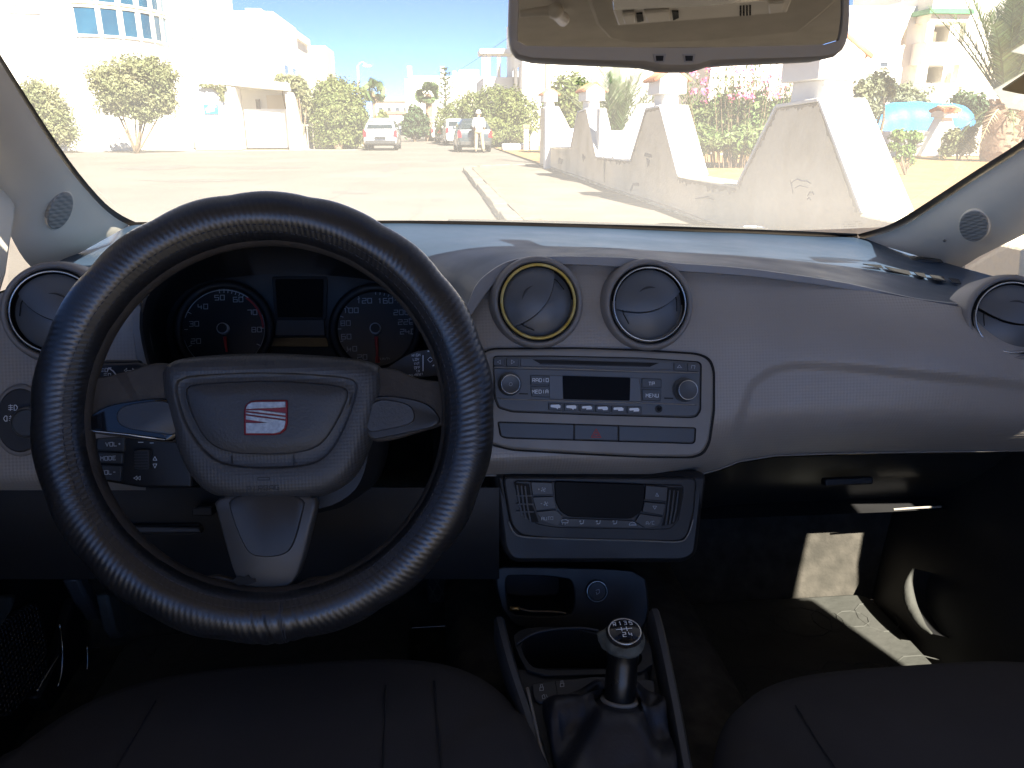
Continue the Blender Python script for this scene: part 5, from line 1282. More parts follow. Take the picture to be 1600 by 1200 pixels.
# ================================================================== AIR VENTS
def px_m(pl, px, py): return (pl.at(px + .5, py) - pl.at(px - .5, py)).length
def vent(name, label, px, py, rpx, rot, ring, axis=None, h=.0):
    c = RP.at(px, py, h); ax = Vector(axis).normalized() if axis else RP.n
    u = RP.u - ax * RP.u.dot(ax); pl = Plane(c, u, ax.cross(u)); r = rpx * px_m(RP, px, py)
    t = thing(name, label, 'air vent', c, 'round dashboard air vents')
    MB().lathe(c, ax, [(r * 1.34, -.05), (r * 1.3, -.014), (r * 1.25, -.002), (r * 1.2, .0045), (r * 1.13, .006), (r * 1.08, .004), (r * 1.06, -.004)], 56, False, False).build('collar', m_collar, t, smooth=180)
    MB().lathe(c, ax, [(r * 1.06, .003), (r * 1.03, .0045), (r * 1.02, -.01)], 48, False, True).build('throat', m_gap, t, smooth=60)
    MB().torus(c + ax * .006, ax, r * .985, r * (.042 if ring is m_yellow else .024), 56, 12).build('ring', ring, t, smooth=180)
    ca, sa = math.cos(R(rot)), math.sin(R(rot)); rr2 = r * .925
    cv = lambda x: -.2 * rr2 + .34 * rr2 * (x / rr2) ** 2
    def dome(lo, hi, drop, nm, tilt):
        n, m = 28, 14; rows_ = []
        for j in range(m + 1):
            row = []
            for i in range(n + 1):
                x = rr2 * math.sin((i / n - .5) * math.pi) * .998; e = math.sqrt(max(0, rr2 * rr2 - x * x)); y0, y1 = lo(x, e), hi(x, e); y = lerp(min(y0, y1), y1, j / m)
                z = .0015 + .011 * (1 - (x * x + y * y) / (rr2 * rr2)) + drop + tilt * y
                row.append(pl.p(x * ca - y * sa, x * sa + y * ca, z))
            rows_.append(row)
        return MB().grid(rows_).build(nm, m_vent, t, smooth=180)
    up_ = dome(lambda x, e: max(-e, min(cv(x), e)), lambda x, e: e, .0015, 'upper_flap', 0)
    dome(lambda x, e: -e, lambda x, e: max(-e, min(cv(x) - .0012, e)), -.0045, 'lower_flap', -.05)
    MB().tube([pl.p(x * ca - y * sa, x * sa + y * ca, .0022 + .011 * (1 - (x * x + y * y) / rr2 ** 2)) for x, y in [(rr2 * (i / 20 - .5) * 1.5, cv(rr2 * (i / 20 - .5) * 1.5)) for i in range(21)]], .0006, 5).build('flap_edge', m_gap, up_)
    # finger dimple
    MB().tube([pl.p(x * ca - y * sa, x * sa + y * ca, .0028 + .011 * (1 - (x * x + y * y) / rr2 ** 2)) for x, y in [(rr2 * (i / 10 - .5) * .5, rr2 * (.48 - .3 * (i / 10 - .5) ** 2)) for i in range(11)]], [.0002 + .0011 * math.sin(math.pi * i / 10) for i in range(11)], 6).build('finger_grip', m_dark2, up_, smooth=180)
    for s in (-1, 1):
        MB().tube([pl.p(x * ca - y * sa, x * sa + y * ca, .0045) for x, y in ((s * rr2 * .78, cv(rr2 * .78) + rr2 * .36), (s * rr2 * .82, cv(rr2 * .8) - rr2 * .1), (s * rr2 * .74, cv(rr2 * .8) - rr2 * .42))], .0006, 5).build('side_seam', m_gap, t)
    return t
vent('air_vent', 'round air vent with a worn yellow ring above the radio', 840, 472, 57.5, 52, m_yellow)
vent('air_vent', 'round air vent with a plain silver ring above the radio', 1013, 476, 56.5, 13, m_chrome)
vent('air_vent', 'round air vent at the driver side end of the dashboard, partly behind the steering wheel', 88, 488, 66, -22, m_chrome, (.12, -.96, .3), .012)
vent('air_vent', 'round air vent at the passenger side end of the dashboard below the pillar', 1579, 497, 50, -14, m_chrome, (-.22, -.9, .36), .028)

# ================================================================== INSTRUMENT CLUSTER
CP = Plane(PY(470, 520, .93), (1, 0, 0), (0, math.sin(R(22)), math.cos(R(22))))
cl = thing('instrument_cluster', 'black instrument cluster with two round dials behind the steering wheel', 'instrument cluster', CP.at(470, 520, 0))
lip = [(222, 490), (240, 446), (280, 408), (345, 382), (430, 372), (520, 378), (600, 402), (660, 445), (692, 500), (696, 560), (670, 620), (600, 655), (430, 665), (300, 650), (246, 600), (228, 540)]
inn = [(262, 500), (278, 470), (305, 446), (350, 436), (430, 428), (520, 432), (590, 440), (635, 466), (655, 510), (652, 560), (625, 595), (570, 612), (430, 615), (330, 605), (280, 575), (264, 535)]
Lb = [aloop(RP, lip, 64, .05, 1.03), aloop(RP, lip, 64, .056, 1.01), aloop(RP, lip, 64, .05, 1.0)]
Lc = [aloop(CP, lip, 64, .03, .92), aloop(CP, inn, 64, .0, 1.02)]
loft('hood', Lb + [[lerp(a, b, .5) for a, b in zip(Lb[2], Lc[0])]] + Lc, m_hood, cl, cap=True, smooth=50)
pxm = px_m(CP, 470, 520)
def dial(name, label, px, py, rpx, nums, ticks, arc, needle, extra=None):
    g = MB().lathe(CP.at(px, py, .004), CP.n, [(rpx * pxm * 1.0, -.003), (rpx * pxm * 1.0, .001)], 48).build(name, m_dial, cl, smooth=40); g['label'] = label
    c = CP.at(px, py, .006)
    MB().torus(c, CP.n, rpx * pxm * 1.1, .0055, 56, 10).build('dial_bowl', m_hood, g, smooth=180)
    ik = Ink(CP, .0056)
    ik.circ(px, py, rpx * .985, .0009, arc[0], arc[1], 60); ik.build('dial_edge', m_gink, g)
    for (txt, x, y) in nums: Ink(CP, .0056).text(txt, x, y, 7.4, .8, 0, .15).build('numeral', m_inkdim if txt in ('20', '30', '40', '220', '60') and extra != 1 or txt in ('80', '220') and extra == 1 else m_gink, g)
    tk = Ink(CP, .0057)
    for a in ticks:
        x, y = math.cos(R(a)), math.sin(R(a)); L_ = .09
        tk.px([(px + x * rpx * .97, py - y * rpx * .97), (px + x * rpx * (.97 - L_), py - y * rpx * (.97 - L_))], .0008)
    tk.build('tick_marks', m_gink, g)
    nd = MB(); p0 = CP.at(px + needle[0], py + needle[1], .011); p1 = CP.at(px + needle[2], py + needle[3], .0095)
    nd.tube([p0, p1], [.0022, .0011], 6); nd.build('needle', m_needle, g)
    MB().lathe(c, CP.n, [(9 * pxm, 0), (9 * pxm, .007), (7.4 * pxm, .0075)], 32).build('hub_ring', m_gink, g, smooth=40)
    MB().lathe(c, CP.n, [(7.4 * pxm, .005), (7.2 * pxm, .0082), (5 * pxm, .0084)], 24).build('hub_cap', m_dark, g, smooth=40)
    return g
g1 = dial('rev_counter', 'rev counter with red arc', 350, 514, 64, [('50', 343, 465), ('60', 372, 468), ('70', 394, 488), ('80', 401, 515), ('40', 317, 479), ('30', 303, 506), ('20', 306, 533)],
          [-205 + i * 26.3 * .98 + 0 for i in range(9)] + [97 + i * 8.7 for i in range(1)] + [60, 66, 72, 78, 84, 90], (52, 162), (1, 12, 4, 36))
ik = Ink(CP, .0057); ik.circ(350, 514, 61, .0022, 0, 55, 24); ik.build('red_arc', m_inkred, g1)
ik = Ink(CP, .0058); ik.circ(350, 514, 63.5, .0006, -70, 20, 30); ik.circ(350, 514, 63.5, .0006, 195, 225, 16); ik.build('dim_edge', m_inkdim, g1)
g2 = dial('speedometer', 'speedometer with red needle straight down', 587, 514, 61, [('120', 569, 470), ('160', 602, 470), ('200', 627, 488), ('240', 637, 518), ('100', 548, 485), ('80', 540, 505), ('60', 541, 526), ('40', 550, 545), ('20', 566, 558), ('220', 634, 503)],
          [118, 90, 62, 37, 10, -8, 143, 160, 180, 200, 218, 83, 76, 69, 56, 50, 44, 30, 24, 17], (-60, 250), (1, 12, 3, 52), 1)
Ink(CP, .0057).text('0', 590, 562, 8, .7).build('numeral', m_inkred, g2); Ink(CP, .0057).text('km/h', 601, 560, 4, .7).build('unit_print', m_inkdim, g2)
slab('display_frame', CP, [(424, 432), (512, 432), (510, 500), (430, 500)], 0, .003, m_black, cl, round_px=6, bevel=.001)
slab('display', CP, [(430, 436), (506, 436), (504, 496), (434, 496)], .002, .004, m_screen, cl, round_px=3)
slab('display_strip', CP, [(432, 499), (507, 499), (508, 525), (429, 525)], 0, .005, m_dark2, cl, round_px=2, bevel=.001)
slab('lower_trim', CP, [(424, 527), (510, 527), (514, 542), (418, 542)], 0, .006, m_blackgl, cl, round_px=2, bevel=.001)

# ================================================================== STEERING WHEEL
S20, C20 = math.sin(R(20)), math.cos(R(20))
WP = Plane((-.149, .66, .896), (1, 0, 0), (0, S20, C20))
sw = thing('steering_wheel', 'three-spoke steering wheel in a black carbon pattern cover', 'steering wheel', WP.o)
RW = .1772
def rimpt(phi, r_, hh): return WP.p(math.cos(phi) * r_, math.sin(phi) * r_, hh)
nu, nv = 288, 40; rows, uvs = [], []
for j in range(nv + 1):
    th = 6.28318530718 * j / nv; row = []
    for i in range(nu + 1):
        ph = 6.28318530718 * i / nu
        out = max(0, math.cos(th)); rad = 0.0222 * (1 + .03 * math.sin(ph * 3 + 1) * .5)
        rad += .0020 * out ** 2 * abs(math.sin(ph * 9 + .3)) - .0012 * out
        rad += .0004 * noise.noise(Vector((math.cos(ph) * 9, math.sin(ph) * 9, th)))
        seam = math.exp(-((th - 2.25) / .11) ** 2); rad -= .0009 * seam
        pb = (ph - 4.735); wr = math.exp(-(pb / .13) ** 2); rad += .0013 * wr * math.sin(pb * 95 + th * 2.2) * max(0, math.sin(th + .4)) - .0011 * math.exp(-((pb - .075 - .02 * math.sin(th)) / .008) ** 2)
        row.append(rimpt(ph, RW + rad * math.cos(th), rad * math.sin(th) * 1.04)); uvs.append((RW * ph, .0222 * th))
    rows.append(row)
cov = MB().grid(rows, uvs=uvs).build('rim_cover', m_cover, sw, smooth=180, recalc=False)
MB().torus(WP.o - WP.n * .006, WP.n, RW - .0105, .0145, 144, 18).build('rim', m_rimworn, sw, smooth=180)
st = MB()
for i in range(190):
    p0, p1 = 6.28318 * i / 190, 6.28318 * (i + .62) / 190; th = 2.12; rad = .0225
    a = rimpt(p0, RW + rad * math.cos(th), rad * math.sin(th) * 1.04); b = rimpt(p1, RW + rad * math.cos(th), rad * math.sin(th) * 1.04); st.tube([a, lerp(a, b, .5) + WP.n * .0003, b], .00045, 4)
    th = 2.42; a = rimpt(p0, RW + rad * math.cos(th), rad * math.sin(th) * 1.04); b = rimpt(p1, RW + rad * math.cos(th), rad * math.sin(th) * 1.04); st.tube([a, lerp(a, b, .5) + WP.n * .0003, b], .0004, 4)
tag(st.build('stitching', m_stitch, cov), kind='stuff')
seam_ = MB()
for dx in (0, .011): seam_.tube([rimpt(4.755 + dx + .012 * math.sin(th), RW + 0.0229 * math.cos(th), .0229 * 1.04 * math.sin(th)) for th in [ -.9 + i * .2 for i in range(17)]], .0005, 5)
seam_.build('cover_seam', m_stitch, cov)
# spokes
def spoke(pts, name, m, h0, h1, bev=.006, **k): return slab(name, WP, pts, h0, h1, m, sw, bevel=bev, seg=3, **k)
def spokeloft(pts, name, m, hb, ht, parent, n=72, s=(1.0, .985, .94, .86)):
    return loft(name, [aloop(WP, pts, n, hb, s[0], href=ht), aloop(WP, pts, n, ht - .006, s[0], href=ht), aloop(WP, pts, n, ht - .0015, s[1], href=ht), aloop(WP, pts, n, ht, s[2], href=ht)], m, parent, smooth=50)
ls = [(100, 592), (150, 590), (200, 580), (250, 562), (290, 580), (290, 690), (250, 692), (190, 684), (130, 676), (108, 668)]
spokeloft(ls, 'left_spoke', m_rimworn, -.03, -.006, sw)
spokeloft([(120, 668), (140, 648), (165, 634), (200, 627), (260, 620), (280, 630), (280, 690), (250, 690), (180, 680)], 'left_spoke_gloss', m_blackgl, -.02, -.003, sw)
spokeloft([(178, 652), (186, 636), (212, 629), (260, 624), (280, 640), (280, 682), (250, 678), (190, 670)], 'left_spoke_inlay', m_spoke, -.02, -.0008, sw)
MB().tube([WP.at(a, b, -.001) for a, b in ((122, 669), (150, 674), (200, 679), (258, 687))], .0009, 6).build('spoke_trim_line', m_chrome, sw, smooth=180)
rs = [(706, 596), (690, 596), (650, 592), (610, 572), (570, 580), (570, 692), (610, 690), (650, 678), (690, 666), (708, 660)]
spokeloft(rs, 'right_spoke', m_rimworn, -.03, -.006, sw)
spokeloft([(692, 664), (684, 644), (668, 630), (640, 622), (590, 616), (570, 630), (570, 690), (600, 684), (650, 674)], 'right_spoke_panel', m_spoke, -.02, -.003, sw)
spokeloft([(650, 655), (646, 636), (630, 628), (590, 622), (570, 640), (570, 678), (600, 672), (640, 664)], 'right_spoke_inlay', m_padc, -.02, -.0008, sw)
vs_ = [(330, 770), (500, 770), (492, 800), (470, 890), (455, 916), (430, 919), (400, 919), (374, 915), (362, 890), (340, 810)]
spokeloft(vs_, 'lower_spoke', m_worn, -.024, -.004, sw)
spokeloft([(352, 770), (480, 770), (472, 810), (458, 858), (440, 870), (412, 872), (390, 868), (378, 850), (362, 810)], 'lower_spoke_inlay', m_spoke, -.02, -.002, sw)
slab('chipped_paint', WP, [(362, 907), (372, 900), (381, 902), (388, 898), (392, 904), (399, 904), (400, 909), (390, 913), (372, 915)], -.004, -.0031, m_gap, sw)
lsb = [(300, 905), (340, 900), (372, 908), (400, 918), (455, 918), (480, 905), (530, 900), (545, 915), (480, 935), (420, 940), (350, 935), (305, 920)]
slab('lower_spoke_root', WP, lsb, -.018, -.01, m_rimworn, sw, round_px=4, bevel=.003)
# airbag pad
A = [(243, 590), (243, 576), (252, 565), (268, 558), (310, 553), (360, 550), (430, 549), (500, 553), (545, 557), (575, 562), (592, 570), (598, 584), (598, 610), (592, 640), (584, 677), (563, 730), (550, 750), (530, 768), (493, 783), (416, 789), (335, 783), (302, 767), (276, 730), (258, 677), (246, 625)]
Bq = [(272, 600), (280, 591), (307, 586), (416, 581), (520, 587), (552, 592), (559, 600), (555, 625), (535, 677), (510, 716), (479, 729), (416, 733), (353, 729), (321, 712), (290, 670), (275, 625)]
Cq = [(287, 608), (296, 601), (330, 598), (416, 594), (505, 599), (538, 604), (545, 612), (541, 630), (521, 670), (500, 698), (465, 709), (416, 711), (360, 709), (325, 695), (304, 663), (291, 630)]
CC = WP.uv(416, 650, 0)
n = 120
lp_ = lambda P, h, s=1.0, ins=0: aloop(WP, P, n, h, s, it=3, href=.004, c=CC, inset=ins)
loft('airbag_pad', [lp_(A, -.05, .95), lp_(A, -.028, 1.0), lp_(A, -.016, 1.0, .0003), lp_(A, -.006, 1.0, .003), lp_(A, .0005, 1, .008), lp_(A, .003, 1, .0135), lp_(Bq, .004, 1.02), lp_(Bq, .0035, 1.0), lp_(Bq, -.0005, .985)], m_pad, sw, cap=False, smooth=60)
loft('airbag_recess', [lp_(Bq, -.0004, .986), lp_(Bq, -.0012, .955), lp_(Cq, .0005, 1.03), lp_(Cq, .0008, 1.0)], m_pad, sw, cap=False, smooth=60)
loft('airbag_centre', [lp_(Cq, -.001, 1.0), lp_(Cq, .0018, .99), lp_(Cq, .003, .96), lp_(Cq, .0038, .6)], m_padc, sw, smooth=60)
for x in (361, 458): slab('cover_notch', WP, [(x - .7, 712), (x + .7, 712), (x + .7, 726), (x - .7, 726)], .0, .0021, m_dark, sw)
ik = Ink(WP, .0036); ik.text('AIRBAG', 411, 763, 7.5, .8, 0, .18); ik.px([(403, 746), (421, 746), (421, 750), (403, 750), (403, 746)], .0008); ik.build('airbag_print', m_inkblack, sw)
# emblem: rounded square badge with slanting red bands
em = [(381, 640), (384, 632), (391, 627), (400, 625.5), (449, 625), (449, 662), (446, 672), (438, 678), (428, 680), (381, 680)]
eb = slab('emblem', WP, em, .001, .0062, m_red, sw, bevel=.001)
eb['label'] = 'silver and red badge'
def eplate(pts): slab('emblem_plate', WP, pts, .0055, .0072, m_silver, eb, bevel=.0004)
eplate([(384, 637), (387, 631.5), (393, 628.5), (400, 627.8), (446, 627.4), (446, 636.5), (415, 636.6), (384, 640)][:6] + [(420, 637.5), (440, 641), (425, 640.8), (383.5, 637.8)][:0] + [(424, 638), (406, 638.2), (384, 639.5)])
eplate([(384, 644), (446, 651.5), (446, 655), (384, 647.2)])
eplate([(384, 640.8), (404, 640.6), (446, 645.6), (446, 649.3), (384, 642.2)])
eplate([(384, 649), (446, 657), (446, 660), (444, 669), (437, 675.5), (428, 677.3), (384, 677.3), (384, 660.5), (404, 660.8), (414, 660), (384, 655.5)])
# column shroud behind the wheel
col_ = [aloop(WP, [(300, 600), (560, 600), (590, 690), (560, 800), (430, 830), (320, 800), (285, 700)], 48, h, s, href=0) for h, s in ((-.05, .9), (-.07, 1.0), (-.17, 1.05))]
loft('column_shroud', col_, m_dark, sw, cap=True, capb=True)

# ================================================================== STALKS, AUDIO PAD, LIGHT SWITCH
KP = Plane(WP.at(200, 600, -.075), WP.u, WP.v)
t = thing('indicator_stalk', 'black indicator stalk with white light symbols left of the column', 'stalk', KP.at(220, 585, 0))
slab('stalk_arm', KP, [(143, 582), (152, 568), (216, 566), (232, 572), (290, 576), (290, 600), (240, 602), (150, 606)], -.016, .0, m_dark2, t, round_px=5, bevel=.004, seg=3)
slab('stalk_top', KP, [(150, 570), (165, 562), (215, 562), (218, 568)], -.014, -.002, m_dark, t, bevel=.002)
ik = Ink(KP, .0006); ik.px([(194, 579), (198, 575.5), (198, 582), (194, 578.5)], .0006); ik.px([(198, 579), (206, 579)], .0006); ik.px([(211, 579), (207, 575.5), (207, 582), (211, 578.5)], .0006)
for (x, y) in ((160, 578), (165, 586), (172, 594)):
    ik.px([(x + 4, y - 2.5), (x + 8, y - 2.5), (x + 8, y + 3), (x + 4, y + 3), (x + 4, y - 2.5)], .0006)
    for k in range(3): ik.px([(x - 3, y - 2 + k * 2.3), (x + 2, y - 2 + k * 2.3)], .0005)
ik.px([(170, 575), (177, 580), (183, 588)], .0012); ik.px([(168, 579), (170, 575), (174, 575)], .0012); ik.build('light_symbols', m_ink, t)
t = thing('wiper_stalk', 'black wiper stalk with printed wiper settings right of the column', 'stalk', KP.at(660, 570, 0))
slab('stalk_arm', KP, [(560, 590), (600, 578), (630, 558), (650, 549), (700, 542), (705, 585), (640, 591), (600, 600)], -.016, .0, m_dark2, t, round_px=5, bevel=.004, seg=3)
ik = Ink(KP, .0006)
for (tx, x, y) in (('HIGH', 650, 555), ('LOW', 650, 561.5), ('INT', 651, 568), ('OFF', 652, 574.5), ('1X', 653, 580)): ik.text(tx, x, y, 3.8, .62, R(4))
ik.text('OIL/RESET', 648, 583, 3, .62, R(4)) if False else ik.text('OIL/RESET', 650, 585.5, 2.9, .6, R(4))
ik.px([(661, 555), (661, 580)], .001)
ik.px([(668, 562), (672, 566), (677, 562), (672, 558), (668, 562)], .0006); ik.px([(676, 572), (688, 563)], .001); ik.px([(678, 564), (686, 572)], .0008); ik.circ(683, 568, 4, .0006); ik.px([(668, 549), (681, 546)], .0012); ik.build('wiper_symbols', m_ink, t)
t = thing('audio_remote', 'black audio remote pad with volume and mode keys behind the left spoke', 'remote control', KP.at(210, 720, -.01))
slab('pad', KP, [(145, 685), (200, 682), (300, 690), (300, 762), (220, 762), (160, 752), (150, 740)], -.03, -.006, m_dark, t, round_px=6, bevel=.003, seg=3)
def key(pts, name='key', h=-.002, m=m_button): return slab(name, KP, pts, -.012, h, m, t, round_px=3, bevel=.0012)
k1 = key([(152, 686), (194, 684), (194, 706), (150, 704)]); k2 = key([(150, 707), (192, 709), (191, 725), (152, 723)]); k3 = key([(153, 727), (190, 729), (188, 752), (162, 749)])
for kk, tx, x, y in ((k1, 'VOL+', 177, 694), (k2, 'MODE', 169, 716), (k3, 'VOL-', 169, 738)): Ink(KP, -.0014).text(tx, x, y, 6, .72).build('print', m_ink, kk)
w2 = slab('thumb_wheel', KP, [(209, 704), (233, 703), (233, 734), (209, 734)], -.012, .003, m_dark2, t, round_px=2, bevel=.003)
MB_ = MB()
for i in range(6): MB_.prism([KP.at(210, 707 + i * 4.5, .0028), KP.at(232, 706.5 + i * 4.5, .0028), KP.at(232, 708.5 + i * 4.5, .0028), KP.at(210, 709 + i * 4.5, .0028)], KP.n * .0008)
MB_.build('ribs', m_dark, w2)
ik = Ink(KP, -.0054); ik.px([(239, 719), (242, 713.5), (245, 719), (239, 719)], .0005); ik.px([(239, 725), (242, 731), (245, 725), (239, 725)], .0005)
ik.px([(214, 750), (209, 747), (214, 744), (214, 750)], .0005); ik.px([(219, 750), (214.5, 747), (219, 744), (219, 750)], .0005); ik.px([(216, 691), (224, 691)], .0006); ik.px([(234, 692), (240, 692)], .0006); ik.build('arrow_symbols', m_ink, t)
t = thing('light_switch', 'round light switch panel with fog lamp symbols at the far left', 'light switch', RP.at(20, 655, .004))
lsw = [(30 + 44 * math.cos(i / 32 * 6.28318), 657 + 57 * math.sin(i / 32 * 6.28318)) for i in range(32)]
slab('surround', RP, lsw, -.01, .007, m_collar, t, bevel=.003, seg=3)
slab('switch_plate', RP, [(30 + (a - 30) * .86, 657 + (b - 657) * .88) for a, b in lsw], 0, .009, m_dark2, t, bevel=.002)
MB().lathe(RP.at(46, 660, .009), RP.n, [(.0165, 0), (.016, .006), (.014, .008), (.013, .006)], 32).build('knob', m_button, t, smooth=40)
ik = Ink(RP, .0094)
for (x, y, r_) in ((20, 637, 0), (12, 654, 1)):
    ik.px([(x + 2, y - 4), (x + 5, y - 4), (x + 7, y - 1), (x + 7, y + 1), (x + 5, y + 4), (x + 2, y + 4), (x + 2, y - 4)] if not r_ else [(x - 1, y - 4), (x - 4, y - 4), (x - 6, y - 1), (x - 6, y + 1), (x - 4, y + 4), (x - 1, y + 4), (x - 1, y - 4)], .0007)
    for k in range(3): ik.px([(x - 7, y - 3 + k * 3), (x, y - 3.4 + k * 3)] if not r_ else [(x + 2, y - 3 + k * 3), (x + 7, y - 3.4 + k * 3)], .0006)
    ik.px([(x - 4 if not r_ else x + 4.5, y - 5), (x - 3 if not r_ else x + 5, y), (x - 4 if not r_ else x + 4.5, y + 5)], .0006)
ik.build('fog_symbols', m_ink, t)

# ================================================================== CAR RADIO
ra = thing('car_radio', 'charcoal car radio with two knobs in the middle of the dashboard', 'car radio', RP.at(932, 605, .003))
slab('faceplate', RP, [(772, 560), (775, 557), (860, 557), (1000, 560), (1090, 566), (1095, 570), (1094, 640), (1088, 650), (1078, 652), (940, 648), (800, 643), (780, 637), (773, 622)], -.01, .006, m_radio, ra, round_px=4, bevel=.0018)
slab('faceplate_gap', RP, [(770.5, 558), (775, 555.5), (860, 555.5), (1000, 558.5), (1092, 564.5), (1096.7, 569), (1095.7, 642), (1089, 652), (1078, 653.6), (940, 649.6), (800, 644.6), (778, 638), (771.5, 622)], -.01, .0034, m_gap, ra, round_px=4)
def rb(pts, name='button', h0=.004, h1=.0075, m=m_button, r_=2, bev=.0008): return slab(name, RP, pts, h0, h1, m, ra, round_px=r_, bevel=bev)
q1 = rb([(771, 559), (789, 559), (789, 572), (771, 572)]); q2 = rb([(791, 559), (811, 559), (811, 573), (791, 573)]); q3 = rb([(1053, 566), (1072, 567), (1072, 580), (1053, 579)]); q4 = rb([(1074, 567), (1092, 568), (1092, 581), (1074, 580)])
Ink(RP, .0079).px([(782, 562.5), (777, 565.5), (782, 568.5), (782, 562.5)], .0005).build('symbol', m_inkdim, q1); Ink(RP, .0079).px([(799, 562.5), (804, 565.5), (799, 568.5), (799, 562.5)], .0005).build('symbol', m_inkdim, q2)
Ink(RP, .0079).px([(1058, 574.5), (1061.5, 570.5), (1065, 574.5), (1058, 574.5)], .0007).build('symbol', m_inkdim, q3); Ink(RP, .0079).px([(1080, 576), (1081, 571), (1086, 571.5), (1085, 576.5)], .0006).build('symbol', m_inkdim, q4)
slab('slot_panel', RP, [(813, 559.5), (1051, 566), (1051, 578), (813, 572.5)], .004, .0072, m_radio, ra, bevel=.0008)
slab('disc_slot', RP, [(832, 561.5), (1030, 567), (1014, 573.5), (846, 569.5)], .005, .00745, m_gap, ra)
slab('slot_ramp', RP, [(848, 567.5), (1012, 571.8), (1018, 573.3), (842, 569.3)], .005, .0078, m_dark, ra)
slab('main_panel', RP, [(771, 575), (1092, 583), (1091, 634), (1070, 633), (800, 625), (774, 622)], .004, .0066, m_radio, ra, bevel=.001)
MB().tube([RP.at(a, b, .0068) for a, b in ((772, 574), (860, 575.5), (1000, 580.5), (1092, 582.3))], .0007, 6).build('rib', m_bezel, ra)
MB().tube([RP.at(a, b, .0068) for a, b in ((783, 623.5), (860, 626), (1000, 629.7), (1085, 632.3))], .0006, 6).build('rib', m_bezel, ra)
slab('display_surround', RP, [(856, 586), (1000, 590), (1003, 628), (858, 624)], .004, .0073, m_vent, ra, round_px=3, bevel=.001)
slab('display', RP, [(879, 587), (985, 590), (984, 626), (880, 623.5)], .005, .0078, m_screen, ra, round_px=2)
for pts, tx, x, y in (([(829, 586), (859, 587), (859, 602), (829, 602)], 'RADIO', 844.5, 594), ([(829, 604), (859, 604), (859, 621), (831, 620)], 'MEDIA', 844, 612), ([(1003, 591), (1034, 592), (1034, 606.5), (1003, 606)], 'TP', 1018, 599.5), ([(1003, 608), (1034, 609), (1032, 627), (1004, 626)], 'MENU', 1019, 618)):
    bq = rb(pts, h1=.0088); Ink(RP, .0092).text(tx, x, y, 5.2, .72, -R(1.5), .15).build('print', m_ink, bq)
for i in range(6):
    x = 857 + i * 24.6; y = 629.5 + i * 1.05
    bq = rb([(x, y), (x + 23, y + .9), (x + 23, y + 12.5), (x, y + 11.5)], 'preset_button', h1=.0082, r_=1.5)
    jj = [(4 + 1.5 * ((i * 3) % 3), 3), (16 + (i % 2), 2.5), (19, 4.5), (18.5, 8), (12 - (i % 3), 8.3), (10, 6.4), (4, 6.8), (3, 5)]
    if i < 2: jj = jj[:4] + [(15, 8), (14, 10), (12.5, 8), (9, 7.3)] + jj[6:]
    Ink(RP, .0086).fpx([(x + a, y + b) for a, b in jj]).build('worn_print', m_ink, bq)
for (x, y, sy) in ((796, 597, 1), (1069, 606, 0)):
    c = RP.at(x, y + 3, .006); r_ = 16.5 * px_m(RP, x, y)
    kn = MB().lathe(c, RP.n, [(r_ * 1.12, 0), (r_ * 1.1, .003), (r_ * .95, .0045), (r_ * .93, .013), (r_ * .86, .0145), (r_ * .8, .0142)], 40).build('knob', m_button, ra, smooth=35); kn['label'] = 'left volume knob with power mark' if sy else 'right knob'
    MB().torus(c + RP.n * .0142, RP.n, r_ * .86, .0005, 40, 6).build('knob_ring', m_chrome, kn, smooth=180)
    if sy: ik = Ink(Plane(c + RP.n * .0149, RP.u, RP.v), 0); ik.line([(.0018 * math.cos(a), .0018 * math.sin(a)) for a in [i * .628 for i in range(11)]], .0004); ik.build('power_symbol', m_inkdim, kn)
    slab('slit', RP, [(811 if sy else 1038, 614.2 if sy else 621.2), (825 if sy else 1052, 614.6 if sy else 621.6), (825 if sy else 1052, 616.4 if sy else 623.4), (811 if sy else 1038, 616 if sy else 623)], .005, .0070, m_gap, ra)
c = RP.at(1029, 639, .006); MB().lathe(c, RP.n, [(.0042, 0), (.004, .0012), (.0026, .0014), (.0022, -.004)], 24).build('aux_socket', m_dark, ra, smooth=40); MB().lathe(c, RP.n, [(.0022, .0), (.0022, .0003)], 16).build('aux_hole', m_gap, ra)
# switch strip under it
ss_ = thing('hazard_switch_strip', 'dark switch strip with a red hazard triangle under the radio', 'switch strip', RP.at(932, 677, .003))
slab('strip_gap', RP, [(777, 658.5), (1088, 668), (1087, 690), (1083, 694), (790, 685.5), (781, 682)], -.008, .0036, m_gap, ss_, round_px=4)
for nm, pts in (('blank_cover', [(779, 660), (896.5, 663.4), (896.5, 687), (792, 684), (783, 681)]), ('hazard_button', [(897.5, 663.4), (966, 665.4), (966, 689), (897.5, 687)]), ('blank_cover', [(967, 665.4), (1086, 669), (1085, 689), (1081, 692.3), (967, 689)])):
    o = slab(nm, RP, pts, -.004, .0048, m_button, ss_, round_px=2, bevel=.001)
    if nm == 'hazard_button':
        ik = Ink(RP, .0052); ik.px([(924, 683), (931.5, 670.5), (939, 683.4), (924, 683)], .0008); ik.px([(928, 680.6), (931.5, 675), (935, 680.8), (928, 680.6)], .0006); ik.build('hazard_triangle', m_inkred, o)

